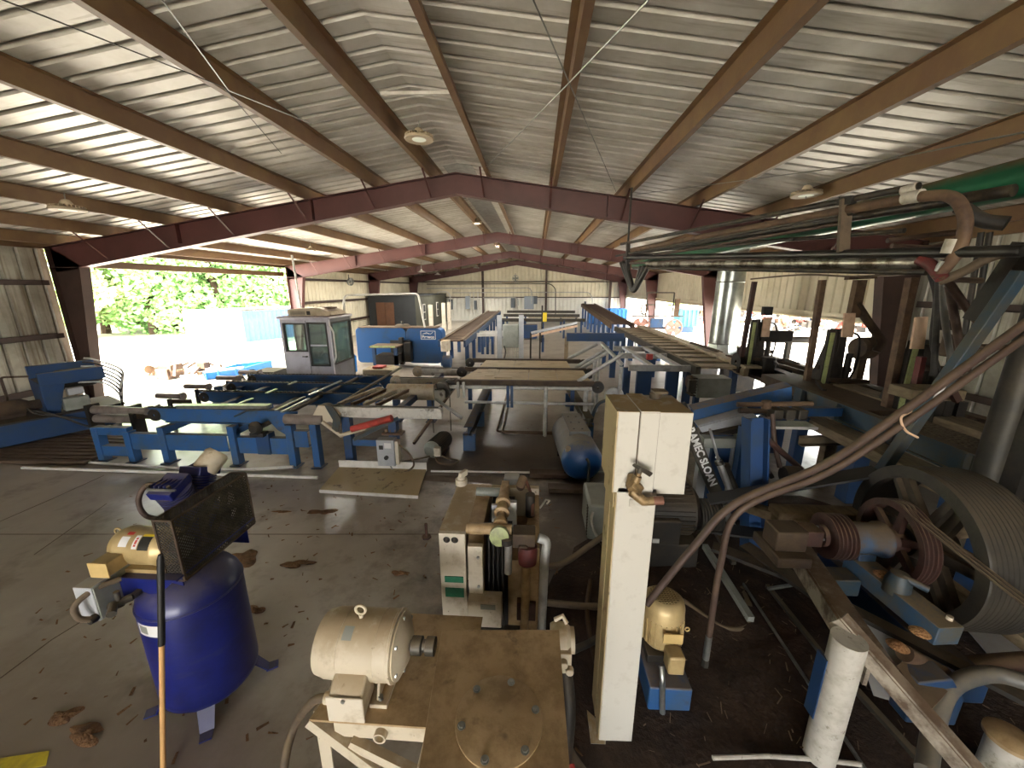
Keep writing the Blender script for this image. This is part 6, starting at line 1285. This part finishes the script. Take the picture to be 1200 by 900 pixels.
tag(MB().cyl(PL(1120, 280), PL(1113, 297), .045, n=16).build('pipe_coupling', 'label_white_dull'), 'pale taped coupling below the big elbow', 'coupling'); tag(MB().cyl(PL(1110, 306), PL(1102, 318), .035, n=16).build('pipe_coupling', 'galv'), 'silver coupling at the low end of the bent pipe', 'coupling')
t = thing('pipe_bracket', PL(985, 265), 'upright tan channel bracket clamping the overhead pipes', 'bracket')
MB().bar(PL(986, 235)+V((0, -.05, 0)), PL(982, 296)+V((0, -.05, 0)), .08, .03, up=(0, 1, 0)).build('channel', 'hose_tan', t); MB().bar(PL(978, 238)+V((0, -.06, 0)), PL(994, 236)+V((0, -.06, 0)), .05, .06).build('clamp', 'dark_steel', t)
t = thing('pipe_bracket', PL(735, 290), 'far clamp holding the converging ends of the overhead pipes', 'bracket')
MB().bar(PL(736, 284), PL(736, 318), .06, .06, up=(0, 1, 0)).build('channel', 'dark_steel', t); MB().bar(PL(736, 284), V((PL(736, 284).x, PL(736, 284).y, 4.2)), .03, .03).build('hanger', 'dark_steel', t)
for k, (dx, l) in enumerate(((0, 'black hose loop drooping at the far end of the overhead pipes, outer loop'), (5, 'black hose loop drooping at the far end of the overhead pipes, inner loop'), (9, 'black hose loop drooping at the far end of the overhead pipes, narrowest loop'))):
    tag(MB().tube(catmull([PL(728+dx*.6, 308), PL(735+dx*.4, 326), PL(742, 341-k), PL(750-dx*.4, 330), PL(760-dx, 312)]), .035, 10).build('hose_loop', 'rubber'), l, 'hose')
t = thing('red_hose', PL(1085, 305), 'dark red hose end joining the conduit knot', 'hose'); MB().tube(catmull([PL(1078, 304), PL(1092, 312), PL(1104, 326)]), .035, 12).build('hose', 'red_post', t)
tag(MB().tube(catmull([P(1206, 290, y=3.2), P(1160, 302, y=3.3), P(1130, 318, y=3.4), P(1100, 330, y=3.5)]), .035, 12).build('long_conduit', 'hose_tan'), 'tan hose sweeping down from the edge to the conduit knot', 'conduit')
tag(MB().tube(catmull([P(1125, 242, y=3.4), P(1150, 258, y=3.3), P(1180, 262, y=3.2)]), .05, 12).build('elbow_hose', 'rubber'), 'thick black hose curving behind the big elbow to the dark plate', 'hose')
for p, l, r in ((((1040, 282), (1085, 276), (1130, 272)), 'thin rusty pipe above the level black pipe near the wall', .025), (((1045, 288), (1090, 290), (1120, 281)), 'thin rusty pipe dipping beside the big elbow', .025)):
    tag(MB().tube(catmull([P(*q, y=4.2) for q in p]), r, 10).build('short_pipe', 'hose_rust'), l, 'pipe')
t = thing('green_duct', (3.4, 4, 3.3), 'large green painted duct with tan dusty top running under the east roof', 'duct')
MB().cyl((3.4, 1.0, 3.345), (3.4, 14, 3.345), .135, n=44).build('duct', 'green_duct', t)
# ================= FAR RIGHT ROLLER BEDS =================
t = thing('roller_bed', (4, 9, 0), 'wide roller bed with dusty tan slats leading toward the end wall', 'conveyor')
for x in (3.5, 4.5): MB().bar((x, 8.3, .86), (x, 17.2, .86), .1, .2).build('side_beam', 'slat_tan' if x > 4 else 'mid_steel', t)
MB().box(4.42, 4.75, 8.2, 17.2, .95, 1.0).build('side_ledge', 'slat_tan', t)
n = 13
for k in range(n): y = 8.5+k*.66; MB().box(3.56, 4.42, y, y+.36, .88, .93).build('slat', 'slat_tan', t)
m = MB()
for k in range(n): m.cyl((3.56, 8.93+k*.66, .9), (4.42, 8.93+k*.66, .9), .05, n=12)
m.build('rollers', 'mid_steel', t)['kind'] = 'stuff'
for y in (8.8, 11.5, 14.2, 16.8):
    for x in (3.5, 4.5): MB().box(x-.07, x+.07, y-.07, y+.07, 0, .78).build('leg', 'dark_blue', t, .005)
t = thing('drive_guard', (3.7, 8.0, 0), 'grey mesh covered drive box at the near end of the roller bed', 'guard')
MB().box(3.3, 3.95, 7.75, 8.15, .42, .83).build('mesh_box', 'grey_paint', t, .01)
m = MB()
for k in range(7): m.box(3.2, 3.3, 7.8, 8.1, .44+.06*k, .46+.06*k)
m.build('louvres', 'dark_steel', t); m = MB(); sheave(m, (3.15, 7.9, .72), (1, 0, 0), .14, .06, .03, 1, 28); m.build('pulley', 'rust_red', t)
for x in (3.35, 3.9): MB().box(x-.05, x+.05, 7.85, 7.95, 0, .42).build('leg', 'dark_blue', t)
MB().box(3.1, 3.25, 7.7, 7.8, .55, .8).build('bearing', 'mid_steel', t, .01)
chain_ramp('long_chain_bed', 3.35, 4.35, 17.4, 29.0, .95, 1.35, 'long narrow rusty chain bed rising behind the wide roller bed', 8, 'rust_red', 'rust_light', .35)
t = thing('cross_table', (2.6, 9, 0), 'grey steel cross frame on wide blue legs left of the roller bed', 'conveyor frame')
for y, x0 in ((8.6, 2.1), (10.2, 2.2), (11.4, 2.3)): MB().bar((x0, y, .86), (3.45, y, .86), .08, .14).build('cross_beam', 'rail_grey', t, .004)
for x in (2.6, 3.2): MB().bar((x, 8.6, .9), (x, 11.4, .9), .12, .06).build('long_bar', 'light_grey', t)
for x, w in ((2.15, .16), (2.55, .34), (3.2, .28)): MB().box(x-w/2, x+w/2, 8.9, 9.0, 0, .8).build('leg', 'dark_blue', t, .006); 
for x in (2.3, 3.3): MB().box(x-.08, x+.08, 11.3, 11.4, 0, .8).build('leg', 'dark_blue', t)
MB().box(2.78, 2.92, 9.6, 9.7, .86, 1.0).build('red_switch', 'red_paint', t, .01)
t = thing('blue_crossbeam', (2.4, 13, 0), 'long dark blue beam crossing behind the grey cross frame', 'beam')
a, b = P(664, 395, y=13), P(731, 395, y=13); MB().bar(a, b, .12, .27).build('beam', 'dark_blue', t, .006); MB().box(a.x-.06, a.x+.06, 12.95, 13.05, 0, a.z).build('leg', 'slat_tan', t); MB().box(b.x-.06, b.x+.06, 12.95, 13.05, 0, b.z).build('leg', 'dark_blue', t)
for k in range(5): x = 2.35+.28*k; tag(MB().box(x, x+.12, 13.4+.3*k, 13.5+.3*k, 0, .8).build('blue_stanchion', 'dark_blue'), 'blue stanchion in the row behind the dark blue crossbeam', 'stanchion', 'blue stanchions behind the crossbeam')
# bandmill wheels on carriage
t = thing('wheel_cart', (6, 19, 0), 'cart with two pink steel disc wheels and an open tube frame on top', 'cart')
y = 17.5
a = P(751, 382, y=y); b = P(790, 384, y=y)
for o in (a, b):
    m = MB(); rw = .37; m.lathe([(rw-.05, 0), (rw, 0), (rw, .08), (rw-.05, .08)], o, (0, 1, 0), 36, True)
    n = 36; vs = []
    # disc with four round holes: rim ring, web sectors and hub
    m.lathe([(.03, .02), (.1, .02), (.1, .07), (.03, .07)], o, (0, 1, 0), 24, True)
    for k in range(4):
        a_ = PI/2*k+.78; e = V((math.cos(a_), 0, math.sin(a_))); m.bar(o+V((0, .04, 0))+e*.08, o+V((0, .04, 0))+e*(rw-.03), .03, .1, up=(0, 1, 0).__class__((0, 1, 0)), w2=.03, h2=.2) if 0 else m.slab([o+V((0, .03, 0))+e*.07+V((-e.z, 0, e.x))*.09, o+V((0, .03, 0))+e*.07-V((-e.z, 0, e.x))*.09, o+V((0, .03, 0))+e*(rw-.04)-V((-e.z, 0, e.x))*.17, o+V((0, .03, 0))+e*(rw-.04)+V((-e.z, 0, e.x))*.17], (0, 1, 0), .03)
        a_ = PI/2*k
    m.build('disc_wheel', 'pink_wheel', t)
m = MB(); m.bar((a.x-.4, y+.1, a.z+.42), (b.x+.4, y+.1, a.z+.42), .1, .06); m.bar((a.x+.3, y+.2, a.z-.1), (b.x-.3, y+.2, a.z-.1), .1, .1); m.build('chassis', 'rust_red', t)
MB().box(a.x+.45, b.x-.45, y+.1, y+.2, a.z-.08, a.z+.32).build('blue_panel', 'deck_blue', t)
m = MB(); z0, z1 = a.z+.42, P(760, 343, y=y).z; xa, xb = a.x+.2, b.x-.1
for x in (xa, xb): m.bar((x, y+.1, z0), (x, y+.1, z1), .05, .05)
m.bar((xa, y+.1, z1), (xb, y+.1, z1), .05, .05).bar((xa-.1, y+.1, z0+.5), (xb+.1, y+.1, z0+.5), .05, .05); m.build('tube_frame', 'mid_steel', t)
m = MB(); m.lathe([(.2, 0), (.25, 0), (.25, .05), (.2, .05)], (xa-.15, y, z0+.3), (1, .3, 0), 24, True); m.build('side_hoop', 'rust_light', t); MB().box(xb+.05, xb+.25, y, y+.1, z0, z0+.75).build('rusty_plate', 'rust_light', t)
MB().box(a.x-.1, b.x+.1, y+.3, y+.5, 0, .5).build('base', 'white_paint', t)
for px0, px1, y_, mm, l in ((692, 712, 28.5, 'bright_blue', 'blue ribbed steel bin by the end wall, nearer the long chain bed'), (716, 735, 28.5, 'bright_blue', 'blue ribbed steel bin by the end wall, nearer the pink wheels'), (798, 818, 24, 'teal_blue', 'turquoise ribbed bin outside beyond the open east side')):
    a, b = P(px0, 362, y=y_), P(px1, 362, y=y_); t = thing('steel_bin', ((a.x+b.x)/2, y_, 0), l, 'bin')
    MB().box(a.x, b.x, y_, y_+1.2, a.z-1.05, a.z).build('shell', mm, t, .02)
    m = MB()
    for k in range(5): x = a.x+(b.x-a.x)*k/4; m.box(x-.04, x+.04, y_-.06, y_, a.z-1.05, a.z)
    m.box(a.x-.04, b.x+.04, y_-.07, y_+.0, a.z-.08, a.z+.02); m.build('ribs', mm, t)
    MB().box(a.x+.1, b.x-.1, y_+.1, y_+1.1, -.06 if a.x > 7 else 0, a.z-1.05).build('skid', 'dark_blue', t)
# ================= OUTSIDE =================
def rx(px, dist): a = P(px, 380, y=1.0); return a.x*dist
t = thing('shipping_container', (-12, 15, -.06), 'shipping container in the yard with white end and blue corrugated side', 'container')
a = P(229, 425, z=-.06); A0 = P(230, 364, y=13.0); A1 = P(290, 361, y=14.2); zt_ = 1.95
c0 = V((A0.x, 13.3, 0)); c1 = V((A1.x, 14.6, 0)); ddx = (c1-c0).normalized(); ddy = V((-ddx.y, ddx.x, 0)); L2 = 6.0
q0, q1 = V((-15.2, 18.2, -.06)), V((-12.9, 18.6, -.06))
e0, e1 = P(229, 430, y=16.0), P(291, 430, y=17.5)
e0.z = e1.z = -.06; dd = V((.42, .9, 0)).normalized()
ht = P(291, 361, y=17.5).z
f0, f1 = e0+dd*6, e1+dd*6
Z_ = V((0, 0, ht))
m = MB(); m.slab([e0, e1, e1+Z_, e0+Z_], dd, .05); m.build('end_panel', 'container_white', t)
m = MB(); nn = 26; pts = []
for k in range(nn*2):
    q = e1.lerp(f1, k/(nn*2-1)); off_ = .0 if (k//1) % 2 else .05; pts.append(q+V((off_, -off_*.4, 0)))
vs = [p+V((0, 0, .12)) for p in pts]+[p+Z_-V((0, 0, .1)) for p in pts]; N_ = len(pts); m.add(vs, [(i, i+1, N_+i+1, N_+i) for i in range(N_-1)]); m.build('corrugated_side', 'container_blue', t)
m = MB(); m.slab([e0+Z_, e1+Z_, f1+Z_, f0+Z_], (0, 0, 1), .04).slab([e0, e1, f1, f0], (0, 0, 1), .12).slab([f0, f1, f1+Z_, f0+Z_], dd, .05).slab([e0, f0, f0+Z_, e0+Z_], (1, 0, 0), .04); m.build('shell', 'container_white', t)
m = MB()
for q in (e0, e1, f1): MB().bar(q, q+Z_, .12, .12).build('corner_post', 'pink_steel', t)
t = thing('dumpster', P(262, 447, z=-.06), 'bright blue open dumpster in the sunny yard left of the cab', 'dumpster')
a, b = P(239, 436, y=10.3), P(286, 431, y=11.0); zb = -.06
m = MB(); z1 = a.z; m.slab([(a.x, a.y, zb), (b.x, b.y, zb), (b.x+.05, b.y, z1), (a.x-.05, a.y, z1)], (-.1, 1, 0), .04).slab([(a.x, a.y+1.2, zb), (b.x, b.y+1.2, zb), (b.x, b.y+1.2, z1), (a.x, a.y+1.2, z1)], (0, 1, 0), .04).slab([(a.x, a.y, zb), (a.x, a.y+1.2, zb), (a.x, a.y+1.2, z1), (a.x, a.y, z1)], (1, 0, 0), .04).slab([(b.x, b.y, zb), (b.x, b.y+1.2, zb), (b.x, b.y+1.2, z1), (b.x, b.y, z1)], (1, 0, 0), .04).slab([(a.x, a.y, zb), (b.x, b.y, zb), (b.x, b.y+1.2, zb), (a.x, a.y+1.2, zb)], (0, 0, 1), .04)
m.build('bin_body', 'bright_blue', t); MB().bar((a.x, a.y, z1), (b.x, b.y, z1), .06, .06).build('rim', 'white_paint', t)
m = MB()
for f in (.35, .8): q = V(a).lerp(V(b), f); m.bar((q.x, q.y-.03, zb), (q.x, q.y-.03, z1), .05, .04, up=(0, 1, 0))
m.build('ribs', 'bright_blue', t)
rr = random.Random(3)
def junk(name, pts, m_, l, n, sz, z0=-.06):
    m = MB()
    for k in range(n):
        q = pts[0].lerp(pts[1], rr.random())+V((rr.uniform(-.6, .6), rr.uniform(-.6, .6), 0)); q.z = z0+rr.uniform(.1, sz)
        d = V((rr.uniform(-1, 1), rr.uniform(-1, 1), rr.uniform(-.7, .7))).normalized()*rr.uniform(.2, .9)*sz
        r0 = rr.random()
        if r0 < .5: m.bar(q-d*.6, q+d*.6, .06, .06)
        elif r0 < .8: m.cyl(q-d*.3, q+d*.3, .12, n=10)
        else: s = rr.uniform(.1, .3); m.box(q.x-s, q.x+s, q.y-s, q.y+s, max(z0, q.z-s), q.z+s*.6)
    return tag(m.build(name, m_), l, 'scrap', kind='stuff')
junk('scrap_pile', [P(165, 441, z=0), P(235, 438, z=0)], 'rust_light', 'low scrap scattered in the sunny yard by the blue dumpster', 26, .35)
junk('scrap_pile', [P(290, 447, z=.3), P(330, 444, z=.3)], 'mid_steel', 'steel scrap heaped between dumpster and cab', 40, .5)
Ra, Rb, Rc = P(845, 386, z=0), P(1045, 392, z=0), P(770, 380, z=0)
for (mm, l, s) in (('rust_light', 'brown machine parts in the scrap rows outside the east side', 90), ('pink_steel', 'pinkish rusted machine parts in the scrap rows outside', 60), ('box_grey', 'grey machine parts in the scrap rows outside', 90), ('bright_blue', 'blue machine parts in the scrap rows outside', 30), ('red_paint', 'red machine parts in the scrap rows outside', 14), ('dark_steel', 'dark frames and axles in the scrap rows outside', 70), ('white_paint', 'white tanks and panels in the scrap rows outside', 40)):
    junk('scrap_row', [Ra+V((-1, 1, 0)), Rb+V((5, 1, 0))], mm, l, s, 1.5)
    for k in range(1): pass
t = thing('red_tank', P(913, 380, z=-.06)+V((0, 0, 0)), 'upright dark pink tank standing among the outdoor scrap', 'tank'); q = P(913, 384, z=0)
MB().cyl((q.x, q.y, .0), (q.x, q.y, 1.9), .4, .55, n=24).build('tank_shell', 'pink_steel', t); m = MB()
for k in range(3): a_ = 2*PI*k/3; m.bar((q.x+.3*math.cos(a_), q.y+.3*math.sin(a_), -.06), (q.x+.3*math.cos(a_), q.y+.3*math.sin(a_), .2), .08, .08)
m.build('legs', 'pink_steel', t)
# trees
def crown_mesh(seed, n, R_, Hh, z0):
    rr = random.Random(seed); m = MB(); cl = [(rr.uniform(-1, 1)*R_*.6, rr.uniform(-1, 1)*R_*.6, z0+rr.random()*Hh, rr.uniform(.3, .5)*R_) for _ in range(26)]
    vs = []; fs = []
    for k in range(n):
        c = rr.choice(cl); v = V((rr.gauss(0, 1), rr.gauss(0, 1), rr.gauss(0, .8))).normalized()*c[3]*rr.uniform(.75, 1.08); p = V(c[:3])+v
        a = V((rr.uniform(-1, 1), rr.uniform(-1, 1), rr.uniform(-1, 1))).normalized(); b = a.cross(V((rr.uniform(-1, 1), rr.uniform(-1, 1), rr.uniform(-1, 1)))).normalized(); s = rr.uniform(.09, .2)
        i = len(vs); vs += [p-a*s, p+b*s*.6, p+a*s, p-b*s*.6]; fs.append((i, i+1, i+2, i+3))
    m.add(vs, fs); return m
protos = []
for i, mm in enumerate(('leaf_a', 'leaf_b', 'leaf_c')):
    t = thing('yard_tree', (0, 0, 0), 'tree', 'tree'); crown_mesh(40+i, 9000, 2.6, 6.5, .8).build('foliage', mm, t, local=True)
    m = MB(); m.tube(catmull([(0, 0, -.3), (.1, 0, 1.5), (-.1, .1, 3.5), (0, 0, 6)]), [.22-.005*k for k in range(25)], 8)
    for k in range(5): a_ = k*1.3; m.tube([(0, 0, 1.5+.8*k), (1.2*math.cos(a_), 1.2*math.sin(a_), 2.6+.8*k)], .06, 6)
    m.build('trunk', 'trunk', t, local=True); protos.append(t)
kinds = ('mid green leafy tree', 'dark green dense tree', 'pale yellow green tree')
wh = {}
spots = []
for i, px in enumerate((95, 120, 148, 176, 204, 232, 260, 288, 314, 336)): spots.append((px, 27+(i % 3)*2.2, (i*2) % 3 if i % 4 else 2, 'W', i))
for i, px in enumerate((800, 845, 880, 915, 950, 985, 1020, 1060)): spots.append((px, 42+(i % 2)*5, 2 if i % 2 == 0 else i % 3, 'E', i))
ordn = ('first', 'second', 'third', 'fourth', 'fifth', 'sixth', 'seventh', 'eighth', 'ninth', 'tenth'); used_ = [0, 0, 0]
for px, dist, kd, side, i in spots:
    a = P(px, 376, z=-.06) if side == 'W' else P(px, 366, z=-.06)
    d = V((a.x, a.y, 0)).normalized(); pos = d*(dist*1.15 if side == 'W' else dist*1.3); pos.z = -.06
    if not used_[kd]: o = protos[kd]; used_[kd] = 1
    else: o = copy_tree(protos[kd])
    o.location = pos; sc_ = rr.uniform(.95, 1.25) if side == 'W' else rr.uniform(.75, .95); o.scale = (sc_, sc_, sc_*(.9 if side == 'W' else .8)); o.rotation_euler.z = rr.uniform(0, 6)
    o['label'] = kinds[kd]+(', %s from the brown column in the yard tree line' % ordn[i] if side == 'W' else ', %s from the duct beyond the outdoor scrap' % ordn[i])
    o['group'] = 'trees along the yard edge' if side == 'W' else 'trees beyond the scrap rows'
for i in range(2): tag(MB().tube([(P(150+120*i, 372, z=0).x*1.5, P(150+120*i, 372, z=0).y*1.5, -.06), (P(150+120*i, 372, z=0).x*1.5, P(150+120*i, 372, z=0).y*1.5, 3)], .05).build('x', 'trunk'), 'x') if 0 else None
# ================= CAMERA AND LIGHT =================
cam = bpy.data.cameras.new('camera'); co = bpy.data.objects.new('camera', cam); C.objects.link(co)
co.location = (0, 0, H); cam.sensor_fit = 'HORIZONTAL'; cam.sensor_width = 36; cam.lens = 36*F/1200; cam.clip_end = 500; cam.clip_start = .02
co.rotation_euler = (PI/2-PT, 0, YW)
bpy.context.scene.camera = co
w = bpy.data.worlds.new('sky'); bpy.context.scene.world = w; w.use_nodes = True
nt = w.node_tree; bg = nt.nodes['Background']; bg.inputs[0].default_value = (1.0, .985, .96, 1)
bg.inputs[1].default_value = SKY
sd = bpy.data.lights.new('sun', 'SUN'); so = bpy.data.objects.new('sun', sd); C.objects.link(so)
sd.energy = SUN; sd.angle = R(1.0); sd.color = (1, .96, .9)
so.rotation_euler = Vector((-.62, -.30, .95)).to_track_quat('Z', 'Y').to_euler()
sc = bpy.context.scene
sc.view_settings.view_transform = 'Standard'; sc.view_settings.look = 'None'; sc.view_settings.exposure = EXPO; sc.view_settings.gamma = 1
sc.view_settings.use_curve_mapping = False
sc.cycles.use_denoising = True; sc.cycles.max_bounces = 8; sc.cycles.diffuse_bounces = 5; sc.cycles.glossy_bounces = 3; sc.cycles.transparent_max_bounces = 12
sc.cycles.sample_clamp_indirect = 8; sc.cycles.caustics_reflective = False; sc.cycles.caustics_refractive = False
